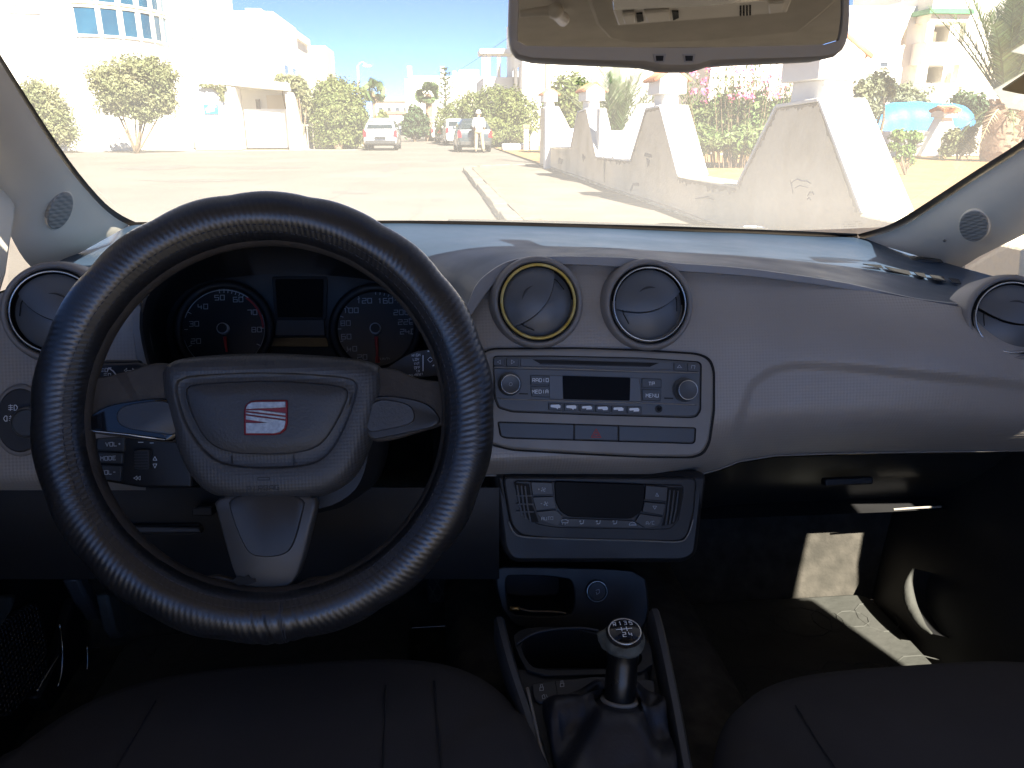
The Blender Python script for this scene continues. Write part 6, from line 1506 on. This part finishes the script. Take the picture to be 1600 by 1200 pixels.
# ================================================================== CLIMATE PANEL
LP = Plane(PY(940, 800, .79), (1, 0, 0), (0, math.sin(R(14)), math.cos(R(14))))
cm = thing('climate_panel', 'black climate control panel with side grilles below the radio', 'climate control', LP.at(940, 800, 0))
ou = [(776, 744), (1104, 744), (1098, 790), (1082, 850), (1074, 857), (812, 850), (800, 842), (788, 800)]
slab('housing', LP, ou, -.06, -.003, m_dark, cm, round_px=8, bevel=.004, seg=3)
slab('frame', LP, [(784, 744), (1090, 746), (1086, 800), (1076, 838), (1062, 848), (860, 843), (812, 838), (797, 820)], -.01, .003, m_dark, cm, round_px=12, bevel=.003, seg=3)
MB().tube(crom([LP.at(a, b, .0028) for a, b in ((795, 815), (803, 832), (820, 839), (880, 842), (1000, 845), (1060, 846.5), (1075, 836), (1083, 812))], 40), .0009, 6).build('frame_edge', m_bezel, cm, smooth=180)
slab('unit', LP, [(804, 751), (1068, 758), (1069, 770), (1060, 815), (1048, 827), (1020, 828), (870, 825), (840, 820), (820, 805)], -.002, .005, m_dark, cm, round_px=5, bevel=.0015)
slab('display', LP, [(866, 752), (1008, 757), (1006, 790), (1000, 802), (985, 811), (890, 808), (876, 800), (868, 785)], .002, .0068, m_screen, cm, round_px=6, bevel=.0008)
def cb2(pts, h=.0078): return slab('button', LP, pts, .003, h, m_cbtn, cm, round_px=1.5, bevel=.0009)
B1 = cb2([(829, 753), (863, 754), (865, 773), (832, 774)]); B2 = cb2([(832, 777), (865, 776), (869, 794), (838, 798)]); B3 = cb2([(838, 800), (869, 797), (880, 808), (872, 822), (848, 815)])
B4 = cb2([(1009, 758), (1044, 761), (1042, 784), (1007, 781)]); B5 = cb2([(1007, 784), (1041, 787), (1037, 806), (1003, 800)]); B6 = cb2([(1000, 803), (1036, 808), (1028, 822), (1010, 826), (993, 815)])
def fan(ik, x, y):
    for a in (20, 110, 200, 290): ik.px([(x, y), (x + 3.2 * math.cos(R(a)), y - 3.2 * math.sin(R(a))), (x + 3.6 * math.cos(R(a + 35)), y - 3.6 * math.sin(R(a + 35)))], .0008)
ik = Ink(LP, .0082); ik.text('+', 842, 764.5, 5); fan(ik, 849, 765); ik.build('symbol', m_inkdim, B1)
ik = Ink(LP, .0082); ik.text('-', 846, 787, 5); fan(ik, 853, 787); ik.build('symbol', m_inkdim, B2)
Ink(LP, .0082).text('AUTO', 855, 810, 4.8, .7).build('print', m_inkdim, B3)
Ink(LP, .0082).px([(1024, 775), (1026.5, 770.5), (1029, 775.3), (1024, 775)], .0007).build('symbol', m_inkdim, B4); Ink(LP, .0082).px([(1020, 790.5), (1023, 795.5), (1026, 791), (1020, 790.5)], .0007).build('symbol', m_inkdim, B5); Ink(LP, .0082).text('A/C', 1016, 817, 4.8, .7).build('print', m_inkdim, B6)
lb_ = slab('button_row', LP, [(880, 810), (988, 814), (1008, 825), (880, 822)], .003, .0072, m_cbtn, cm, round_px=2, bevel=.0009)
ik = Ink(LP, .0076)
ik.px([(877, 813), (883, 811.5), (888, 813.5), (887, 817), (878, 816.5), (877, 813)], .0008); ik.px([(879, 817.5), (878.5, 820)], .0006); ik.px([(883, 817.5), (883, 820)], .0006)
for x in (909, 935, 961): ik.circ(x - 2.5, 814.5, 1, .0008, n=8); ik.px([(x + 3, 813), (x + 2, 818), (x - 3, 818.6)], .0008); ik.px([(x - 2, 817), (x, 819.5)], .0005)
ik.px([(983, 820.5), (984, 817.5), (988, 815.5), (992, 817), (994, 820.5), (983, 820.5)], .0008); ik.px([(986, 818.8), (992, 819)], .0006); ik.build('symbols', m_inkdim, lb_)
for sx_, cols_ in ((0, [(808, 816, 758, 806), (814.5, 822, 759, 811), (820.5, 829, 760, 815)]), (1, [(1047, 1040, 766, 820), (1053.5, 1046, 766.5, 819), (1060, 1052, 767, 816)])):
    gs_ = slab('grille_recess', LP, [(803, 754), (827, 756), (832, 790), (842, 816), (830, 816), (815, 800)] if not sx_ else [(1044, 761), (1068, 762), (1062, 800), (1054, 818), (1034, 822), (1040, 800)], .003, .0054, m_gap, cm)
    for (xa, xb, ya, yb) in cols_:
        slab('grille_bar', LP, [(xa - 1.2, ya), (xa + 1.2, ya), (lerp(xa, xb, .5) + 1.2, lerp(ya, yb, .6)), (xb + 1.2, yb), (xb - 1.2, yb), (lerp(xa, xb, .5) - 1.2, lerp(ya, yb, .6))], .004, .0066, m_dark2, gs_)
    if not sx_:
        for y in (775, 788, 800): slab('grille_bar', LP, [(807, y - 1), (834, y - 1), (834, y + 1), (807, y + 1)], .004, .0062, m_dark2, gs_)

# ================================================================== CENTRE CONSOLE
cc = thing('centre_console', 'black centre console between the seats with rails and storage bin', 'centre console', (.19, .65, .47))
KC = Plane(PZ(930, 1060, .60), (1, 0, 0), (0, .985, .17))     # its sloping top surface
KF = Plane(PY(880, 930, .80), (1, 0, 0), (0, .35, .94))       # its upright front face with the bin
con = [(772, 930), (1030, 930), (1085, 1260), (852, 1260)]
bl = [KC.at(a, b, 0) for a, b in [(800, 1040), (1012, 1040), (1074, 1290), (868, 1290)]]
MB().prism(bl, Vector((0, 0, -.14))).build('console_body', m_dark, cc, bevel=.006)
# front housing with an open bin: four walls round a dark cavity
def boxwalls(name, pl, outer, inner, depth, m, hf):
    n_ = 64; cx = pl.uv(sum(a for a, b in inner) / len(inner), sum(b for a, b in inner) / len(inner))
    L0 = aloop(pl, outer, n_, -depth, 1, 1, hf, cx); L1 = aloop(pl, outer, n_, hf, 1, 1, hf, cx); L2 = aloop(pl, inner, n_, hf, 1, 1, hf, cx); L3 = aloop(pl, inner, n_, -depth * .9, .92, 1, hf, cx)
    return loft(name, [L0, L1, L2, L3], m, cc, cap=True, smooth=35, bevel=.002)
boxwalls('storage_bin', KF, [(770, 890), (790, 884), (1000, 890), (1012, 905), (1016, 985), (960, 990), (840, 985), (788, 972)], [(790, 902), (800, 899), (885, 903), (896, 912), (898, 950), (890, 962), (806, 962), (794, 955)], .1, m_dark, 0)
c = KF.at(932, 923, .001); ls_ = thing('lighter_socket', 'round power socket plug with a bright rim on the console front', 'socket', c)
MB().lathe(c, KF.n, [(.0125, -.005), (.0125, .004), (.011, .006), (.0105, .004)], 32).build('plug', m_dark2, ls_, smooth=40); MB().torus(c + KF.n * .004, KF.n, .0122, .0007, 40, 6).build('rim', m_chrome, ls_, smooth=180)
ik = Ink(Plane(c + KF.n * .0063, KF.u, KF.v), 0); ik.line([(-.002, .002), (.002, .003), (.0025, -.001), (-.001, -.003), (-.0015, .0)], .0007); ik.build('symbol', m_inkdim, ls_)
cbl = thing('charging_cable', 'thin tan cable with a brass plug lying in the storage bin', 'cable', KF.at(810, 950, 0))
MB().tube(crom([KF.at(a, b, .012) for a, b in ((812, 951), (830, 955), (850, 955), (870, 956), (884, 958))], 20), .0013, 6).build('lead', m_cablegrey, cbl, smooth=180)
MB().tube([KF.at(797, 951, .012), KF.at(812, 951, .012)], .0028, 8).build('plug', m_brass, cbl, smooth=180)
# cup holder: two round wells behind the lever
ch_o = [(800, 985), (850, 978), (930, 985), (990, 990), (1016, 1000), (1022, 1050), (930, 1054), (828, 1056), (808, 1020)]
ch_i = [(812, 1000), (850, 985), (900, 982), (930, 990), (985, 1000), (1004, 1020), (1000, 1044), (930, 1046), (840, 1048), (820, 1030)]
boxwalls('cup_holder', KC, ch_o, ch_i, .07, m_dark, .004)
MB().tube(crom([KC.at(a, b, .006) for a, b in ((808, 1006), (830, 992), (860, 984), (905, 981), (935, 985))], 24), .0014, 6).build('cup_holder_rim', m_dark2, cc, smooth=180)
# switch plate with lock symbols
sp_ = slab('switch_plate', KC, [(830, 1068), (930, 1056), (1022, 1062), (1024, 1082), (930, 1088), (844, 1098), (834, 1092)], -.01, .004, m_dark2, cc, round_px=5, bevel=.0015)
for x, y in ((846, 1074), (878, 1068)):
    ik = Ink(KC, .0044); ik.px([(x - 2.5, y), (x + 3, y - .6), (x + 3, y + 4.5), (x - 2.5, y + 5), (x - 2.5, y)], .0008); ik.px([(x - 1.5, y - .5), (x - 1.5, y - 4), (x + 1.6, y - 4.4), (x + 1.6, y - 1)], .0007); ik.build('lock_symbol', m_inkdim, sp_)
ik = Ink(KC, .0044); ik.px([(847, 1087), (850, 1085), (852, 1091), (848, 1092), (847, 1087)], .0007); ik.px([(853, 1085), (856, 1091)], .0007); ik.build('lock_symbol', m_inkdim, sp_)
MB().tube([KC.at(a, b, .0044) for a, b in ((868, 1065), (872, 1093))], .0004, 4).build('switch_gap', m_gap, sp_)
# side rails
def crail(pts, w_, name='side_rail'):
    a = crom([KC.at(x, y, h) for x, y, h in pts], 24); rows_ = []
    for dx, dh in ((-w_, -.03), (-w_, 0), (-w_ * .5, .004), (w_ * .5, .004), (w_, 0), (w_, -.03)): rows_.append([p + KC.u * dx + KC.n * dh for p in a])
    MB().grid(rows_).build(name, m_rail, cc, smooth=50)
crail([(780, 968, .002), (786, 995, .005), (800, 1045, .006), (822, 1110, .004), (848, 1190, .003), (872, 1270, .003)], .0058)
crail([(1022, 955, .002), (1030, 985, .005), (1042, 1040, .006), (1058, 1120, .004), (1074, 1210, .003), (1088, 1280, .003)], .0058)
MB().tube(crom([KC.at(a, b, .008) for a, b in ((824, 1075), (832, 1110), (850, 1190), (870, 1260))], 16), .0016, 6).build('gaiter_frame', m_bezel, cc, smooth=180)

# ================================================================== GEAR LEVER
gl = thing('gear_lever', 'gear lever with a round chrome-ringed shift pattern cap and worn knob', 'gear lever', KC.at(968, 1100, 0))
kb0 = KC.at(968, 1092, .03); kt = PY(976, 986, .612); ax = (kt - kb0).normalized()
# the cap leans towards the driver
capn = (CAM - kt).normalized().lerp(ax, .55).normalized(); cu = Vector((1, 0, 0)); cu = (cu - capn * cu.dot(capn)).normalized(); GP = Plane(kt, cu, capn.cross(cu))
rk_ = 25.5 * (kt - CAM).dot(FW) / FPX
L1 = []
for (t_, r_, mixn) in ((-.10, .8, 0), (.0, .95, 0), (.3, .96, 0), (.55, .94, .0), (.7, 1.0, .2), (.82, 1.14, .6), (.92, 1.18, .9), (.98, 1.06, 1)):
    o = lerp(kb0, kt, t_); nn = ax.lerp(capn, mixn).normalized(); a = (cu - nn * cu.dot(nn)).normalized(); b = nn.cross(a)
    L1.append([o + (a * math.cos(k / 36 * 6.28318) + b * math.sin(k / 36 * 6.28318)) * rk_ * r_ for k in range(36)])
loft('shaft', L1, m_grip, gl, smooth=180)
tor = []
for (t_, r_, mixn) in ((.7, 1.0, .2), (.8, 1.22, .5), (.9, 1.28, .9), (.965, 1.14, 1)):
    o = lerp(kb0, kt, t_); nn = ax.lerp(capn, mixn).normalized(); a = (cu - nn * cu.dot(nn)).normalized(); b = nn.cross(a)
    tor.append([o + (a * math.cos(k / 40 * 6.28318) + b * math.sin(k / 40 * 6.28318)) * rk_ * r_ * (1 + .06 * noise.noise(Vector((k * .9, t_ * 20, 1))) + (.3 * math.exp(-((k - 18) / 1.6) ** 2) if t_ < .95 else 0)) for k in range(40)])
loft('torn_knob_cover', tor, m_torn, gl, cap=False, smooth=60)
MB().lathe(kt, capn, [(rk_ * .97, -.004), (rk_ * .96, .0), (rk_ * .5, .0022), (rk_ * .05, .0028)], 40).build('pattern_cap', m_blackgl, gl, smooth=40)
MB().torus(kt + capn * -.0005, capn, rk_ * .98, .0011, 48, 8).build('cap_ring', m_chrome, gl, smooth=180)
gi = Ink(GP, .003); s_ = rk_
gi.text('R', 0, 0, s_ * .27, .6, uv=(-s_ * .55, s_ * .42)); gi.text('1', 0, 0, s_ * .27, .6, uv=(-s_ * .2, s_ * .46)); gi.text('3', 0, 0, s_ * .27, .6, uv=(s_ * .12, s_ * .46)); gi.text('5', 0, 0, s_ * .27, .6, uv=(s_ * .45, s_ * .42))
gi.text('2', 0, 0, s_ * .32, .6, uv=(-s_ * .12, -s_ * .42)); gi.text('4', 0, 0, s_ * .32, .6, uv=(s_ * .26, -s_ * .42)); gi.line([(-s_ * .55, 0), (s_ * .45, 0)], s_ * .06)
for x in (-.2, .12): gi.line([(s_ * x, s_ * .16), (s_ * x, -s_ * .16)], s_ * .05)
gi.build('shift_pattern', m_ink, gl)
MB().torus(lerp(kb0, kt, -.02), ax, rk_ * 1.02, .0024, 40, 8).build('lower_ring', m_bezel, gl, smooth=180)
ik = Ink(Plane(lerp(kb0, kt, .12) + (CAM - kb0).normalized() * rk_ * .78, RT, RT.cross(-(CAM - kb0).normalized()) * -1), .0004)
go = [(846, 1106), (850, 1100), (930, 1090), (1015, 1088), (1030, 1092), (1040, 1130), (1062, 1240), (1050, 1300), (900, 1310), (875, 1260), (856, 1150)]
gc = Vector(KC.uv(968, 1130, 0))
Lg = []
for i, (h, s_) in enumerate(((.0, 1.0), (.012, 1.0), (.02, .95), (.02, .85), (.018, .7), (.024, .52), (.036, .38))):
    lp2 = aloop(KC, go, 72, h, s_, 2, 0, gc); o = []
    for k, p in enumerate(lp2):
        a = 6.28318 * k / 72; f = math.sin(math.pi * min(1, i / 6)); o.append(p + KC.n * (.010 * f * math.sin(a * 6 + i * .7) + .006 * f * noise.noise(p * 25)))
    Lg.append(o)
for h, r_ in ((.0, 1.5), (.5, 1.2), (1.0, 1.0)):
    o = lerp(KC.at(968, 1100, .03), lerp(kb0, kt, -.03), h); a = (cu - ax * cu.dot(ax)).normalized(); b = ax.cross(a)
    ring = [o + (a * math.cos(k / 72 * 6.28318) + b * math.sin(k / 72 * 6.28318)) * rk_ * r_ * (1 + .06 * math.sin(k / 72 * 6.28318 * 7)) for k in range(72)]
    Lg.append(ring)
loft('gaiter', Lg, m_leath, gl, cap=False, smooth=180)

# ================================================================== SEATS, MATS, PEDALS
def seat(label, cx, hw, yf, zt_, seams, seed):
    hd = .34; cy = yf - hd
    t = thing('front_seat', label, 'seat', (cx, cy, .3), 'dark cloth front seats')
    def lp3(h, sx, sy, e=3.4, crown=0):
        out = []
        for k in range(96):
            a = 6.28318 * k / 96; c_, s_ = math.cos(a), math.sin(a)
            x = hw * sx * math.copysign(abs(c_) ** (2 / e), c_); y = hd * sy * math.copysign(abs(s_) ** (2 / e), s_); out.append(Vector((cx + x, cy + y, zt_ + h + .012 * (abs(x) / hw) ** 2 * (1 if y < hd * .6 else .4) - .012 * max(0, y / hd) ** 3)))
        return out
    loft('cushion', [lp3(-.22, .94, .95), lp3(-.15, .985, .985), lp3(-.07, 1, 1), lp3(-.03, .99, .99), lp3(-.01, .955, .96), lp3(0, .88, .9), lp3(.002, .6, .62), lp3(.0, .2, .2)], m_cloth, t, smooth=180)
    for sx in seams:
        pts = [(cx + hw * sx * (1 - .1 * (y / hd)), cy + y, zt_ + .0025 + .012 * sx * sx * (1 if y < hd * .6 else .4) - .012 * max(0, y / hd) ** 3 - (.003 if y > hd * .85 else 0)) for y in [hd * (-.8 + i * .078) for i in range(21)]]
        MB().tube(pts, .0009, 5).build('seam', m_seam, t, smooth=180)
    MB().box(cx - hw * .85, cx + hw * .85, cy - hd, cy + hd * .8, .3, zt_ - .2).build('seat_base', m_dark, t, bevel=.02)
    return t
a = PZ(430, 1036, .60); seat('dark cloth driver seat cushion below the steering wheel', -.165, .265, a.y + .035, .602, (-.5, .42, .62), 1)
b = PZ(1480, 1030, .60); seat('dark cloth passenger seat cushion right of the gear lever', .495, .272, b.y + .03, .602, (-.62, .78), 2)
def fmat(label, pts, m_):
    poly = rnd(pts, .03); c = Vector((sum(p[0] for p in pts) / len(pts), sum(p[1] for p in pts) / len(pts), .424))
    t = thing('floor_mat', label, 'floor mat', c, 'rubber floor mats')
    MB().prism([(x, y, .4235) for x, y in poly], (0, 0, .01)).build('mat', m_, t, bevel=.004)
    xs_ = [p[0] for p in pts]; ys_ = [p[1] for p in pts]
    x0_, x1_, y0_, y1_ = min(xs_), max(xs_), min(ys_), max(ys_)
    for i in range(8):
        for j in range(6):
            cx_, cy_ = lerp(x0_, x1_, (i + .5) / 8), lerp(y0_, y1_, (j + .5) / 6); r_ = .02 + .008 * ((i * 5 + j * 3) % 3)
            rg = MB(); rg.tube([(cx_ + r_ * math.cos(k / 10 * 6.28) * (1.2 if (i + j) % 2 else .8), cy_ + r_ * math.sin(k / 10 * 6.28), 0.4335) for k in range(10)], .001, 4, closed=True); rg.build('raised_ring', m_, t)
    return t
fmat('grey rubber driver floor mat under the steering wheel', [(-.46, .25), (-.05, .25), (-.05, 1.03), (-.46, 1.0)], m_mat)
fmat('grey rubber passenger floor mat, partly sunlit in the footwell', [(.36, .25), (.67, .25), (.67, 1.0), (.36, 1.0)], m_mat)
def pedal(name, label, px, py, y, w_, h_):
    c = PY(px, py, y); pl = Plane(c, (1, 0, 0), (0, .45, .89)); t = thing(name, label, 'pedal', c)
    k_ = y / FPX
    MB().prism([pl.p(a * w_, b * h_, 0) for a, b in rnd([(-.5, -.5), (.5, -.5), (.5, .5), (-.5, .5)], .12)], pl.n * .012).build('pad', m_rubber, t, bevel=.003)
    rb_ = MB()
    for i in range(-3, 4):
        for s in (-1, 1):
            p0, p1 = None, None; line = [(i * .3 + s * q, q) for q in [-.46 + k * .092 for k in range(11)]]; line = [(x, y_) for x, y_ in line if abs(x) < .46]
            if len(line) > 1: rb_.tube([pl.p(line[0][0] * w_, line[0][1] * h_, .0125), pl.p(line[-1][0] * w_, line[-1][1] * h_, .0125)], .0011, 4)
    rb_.build('tread_ribs', m_mat, t)
    MB().tube([pl.p(0, .2 * h_, -.002), pl.p(0, .8 * h_, -.04) + Vector((0, .02, .08)), pl.p(0, 0, 0) + Vector((0, .16, .26))], .009, 8).build('arm', m_dark, t)
pedal('clutch_pedal', 'clutch pedal with diamond tread left of the lower spoke', 300, 880, 1.0, .06, .055)
pedal('brake_pedal', 'brake pedal with diamond tread just right of the lower spoke', 497, 884, 1.0, .065, .05)
pedal('accelerator_pedal', 'tall accelerator pedal with diamond tread below the climate panel', 690, 896, 1.0, .045, .085)
# bonnet release and sill carpet at the left
c = PX(188, 965, -.40)
br = thing('bonnet_release', 'grey bonnet release lever in the driver footwell by the door', 'lever', c)
q = [PX(a, b, -.40) for a, b in ((168, 928), (180, 925), (202, 960), (205, 985), (190, 998), (180, 985))]; MB().prism(q, (-.015, .0, 0)).build('handle', m_mat, br, bevel=.004)
q = [PX(a, b, -.43) for a, b in ((122, 905), (136, 898), (165, 950), (160, 970), (140, 940))]; MB().prism(q, (-.02, 0, 0)).build('bracket', m_dark2, br, bevel=.004)
sl_ = [[(-.5 + .05 * math.sin(t * 1.5), y, .3 + .12 * math.cos(t * 1.5)) for t in (0, .33, .66, 1)] for y in (-.5, .3, .8, 1.1)]
MB().grid(sl_).build('sill_carpet', m_carpet, cab, smooth=180)
# kick panel slanted to stay in shade, with a lip added to catch sun
kpl = Plane((.68, .9, .423), (0, -1, 0), (.2, 0, .47))
MB().prism([(.68, .3, .423), (.68, 1.2, .423), (.85, 1.2, .82), (.85, .3, .82)], (.02, 0, -.02)).build('kick_panel', m_dark, cab)
pk = [((1428, 888), .003), ((1421, 905), .006), ((1419, 922), .009), ((1423, 945), .011), ((1432, 964), .009), ((1443, 980), .006), ((1456, 990), .002)]
lipc = crom([kpl.at(a, b, .03) for (a, b), _ in pk], 20)
MB().tube(lipc, [.0012 + .0075 * math.sin(math.pi * i / 19) for i in range(20)], 10).build('crescent_lip', m_mat, cab, smooth=180)
MB().grid([[p - kpl.n * .002 for p in lipc], [p - kpl.n * .034 + Vector((.01, 0, .0)) for p in lipc]]).build('crescent_lip_wall', m_dark, cab)

# ================================================================== REAR-VIEW MIRROR AND ROOF CONSOLE
fh2 = Vector((math.sin(YAW), math.cos(YAW), 0)); al = R(8)
MP = Plane(PY(1062, 20, .69), RT, fh2 * math.sin(al) + Vector((0, 0, math.cos(al))))
rm = thing('rear_view_mirror', 'wide taupe rear-view mirror hanging from the windscreen', 'mirror', MP.o)
mo = [(793, 40), (794, 62), (798, 80), (808, 90), (830, 93), (1000, 100), (1018, 104), (1034, 108), (1086, 108), (1100, 104), (1116, 98), (1280, 91), (1306, 88), (1320, 78), (1328, 55), (1330, 10), (1328, -30), (1316, -44), (1280, -50), (1060, -56), (840, -50), (806, -44), (795, -28)]
mi = [(810, 30), (808, 56), (810, 70), (820, 73), (1060, 75), (1300, 71), (1309, 66), (1314, 40), (1316, 10), (1314, -26), (1300, -36), (1060, -42), (824, -37), (812, -28)]
mc = MP.uv(1062, 22, 0)
ml = lambda P, h, s=1, ins=0, it=1: aloop(MP, P, 160, h, s, it, 0, mc, ins)
loft('housing', [ml(mo, -.035, .86), ml(mo, -.022, .97), ml(mo, -.008, 1.0), ml(mo, -.001, 1.0, .0008), ml(mo, .002, 1, .0032), ml(mi, .0022, 1.0, -.0006), ml(mi, .0, 1.0)], m_mirrorframe, rm, cap=False, capb=True, smooth=50)
loft('mirror_glass', [ml(mi, -.0005, 1.0), ml(mi, -.0004, .99)], m_mirror, rm, smooth=None)
for x in (1031, 1077):
    s_ = slab('sensor_window', MP, [(x - 11, 84), (x + 10, 84), (x + 7, 97), (x - 7, 97)], .0, .0032, m_collar, rm, round_px=1, bevel=.0006); slab('sensor_eye', MP, [(x - 6.5, 87), (x + 6, 87), (x + 5, 95), (x - 5.5, 95)], .001, .0036, m_gap, s_)
lowh = [(1000, 96), (830, 95), (820, 96), (1005, 107), (1020, 106)]
mt_ = MP.o + Vector((0, .0, .03))
MB().tube(crom([MP.p(0, .01, -.03), MP.p(0, .035, -.055), MP.p(0, .06, -.075)], 8), [.02, .017, .02], 14).build('stem', m_mirrorframe, rm, smooth=180) if False else MB().tube([MP.p(0, .005, -.03), MP.p(0, .04, -.06), MP.p(0, .075, -.078)], [.022, .018, .022], 14).build('stem', m_mirrorframe, rm, smooth=180)
# the lamp console on the headliner, placed where the mirror shows it
def refl(px, py, z):
    d = ray(px, py); p = CAM + d * ((MP.o - CAM).dot(MP.n) / d.dot(MP.n)); r_ = d - MP.n * 2 * d.dot(MP.n); return p + r_ * ((z - p.z) / r_.z)
ZC = 1.322
c = refl(1090, 10, ZC); rc = thing('roof_console', 'grey roof lamp console with buttons seen in the mirror', 'roof console', c)
def rprism(name, pts, z0, z1, m, parent, bev=.002): 
    q = [refl(a, b, z0) for a, b in pts]; return MB().prism([(p.x, p.y, z0) for p in q], (0, 0, z1 - z0)).build(name, m, parent, bevel=bev)
hl = rprism('moulding', [(900, -40), (930, 40), (950, 62), (990, 70), (1100, 66), (1250, 52), (1290, 20), (1312, 0), (1312, -60), (900, -60)], ZC + .012, 1.36, m_roof, rc, .006)
rprism('console_panel', [(952, -40), (958, 18), (966, 40), (1100, 30), (1230, 20), (1238, 0), (1240, -40)], ZC, ZC + .014, m_consolegrey, rc)
rprism('lamp_lens', [(954, -40), (958, 16), (1100, 10), (1222, -2), (1222, -40)], ZC - .003, ZC + .002, m_clear, rc, .001)
for pts in ([(972, 24), (992, 22), (994, 36), (976, 38)], [(1006, 20), (1046, 17), (1048, 33), (1012, 36)], [(1200, 5), (1226, 4), (1224, 19), (1202, 22)]): rprism('console_button', pts, ZC - .005, ZC + .003, m_consolegrey, rc, .0015)
for pts in ([(994, 22), (1004, 21), (1006, 33), (996, 35)], [(1050, 18), (1060, 18), (1061, 28), (1052, 32)]): rprism('button_recess', pts, ZC - .0015, ZC + .002, m_gap, rc, 0)
for i in range(4):
    for j in range(6): x, y = 1156 + i * 5, 10 + j * 2.7 - i * .4; rprism('microphone_slot', [(x, y), (x + 2.8, y), (x + 2.8, y + 1.5), (x, y + 1.5)], ZC - .001, ZC + .002, m_gap, rc, 0)
vh = thing('sun_visor_clip', 'beige sun visor clip arm reflected at the left of the mirror', 'visor clip', refl(855, 25, 1.33))
MB().tube([refl(805, 22, 1.33), refl(862, 16, 1.33), refl(880, 30, 1.34)], [.004, .006, .008], 10).build('arm', m_consolegrey, vh, smooth=180)
MB().sphere(refl(868, 17, 1.33), (.01, .01, .008), 14, 10).build('clip_head', m_consolegrey, vh, smooth=180)
# clear pouch with folded papers on the glass at the right edge
pc_ = thing('sticker_pouch', 'clear plastic pouch with yellowed paper on the right of the windscreen', 'sticker pouch', ws(1590, 130, .01))
q = [ws(a, b, .012) for a, b in ((1552, 140), (1600, 112), (1660, 90), (1660, 168), (1600, 172), (1575, 168))]; po = MB(); po.add(q, [tuple(range(6))]); po.build('pouch', m_pouch, pc_, solid=.001)
q = [ws(a, b, .02) for a, b in ((1566, 138), (1600, 115), (1660, 80), (1660, 150), (1600, 145))]; MB().prism(q, (0, -.001, -.002)).build('paper', m_paper, pc_)
q = [ws(a, b, .016) for a, b in ((1580, 80), (1600, 68), (1660, 60), (1660, 84), (1600, 84))]; po = MB(); po.add(q, [tuple(range(5))]); po.build('pouch_top', m_pouch, pc_, solid=.001)
# wiper parked under the glass edge
wp = thing('windscreen_wiper', 'black wiper blade resting along the bottom of the windscreen', 'wiper', ws(980, 352, -.02))
MB().tube([ws(700, 345.5, -.012), ws(860, 348, -.012), ws(1110, 356, -.012), ws(1196, 359, -.012)], .0035, 6).build('blade', m_cable, wp)
MB().tube(crom([ws(1152, 357, -.02), ws(1162, 354, -.02), ws(1190, 355, -.02), ws(1198, 360, -.02)], 10), .0018, 6).build('wiper_glint', m_chrome, wp)  # chrome piece standing in for the highlight on the wiper
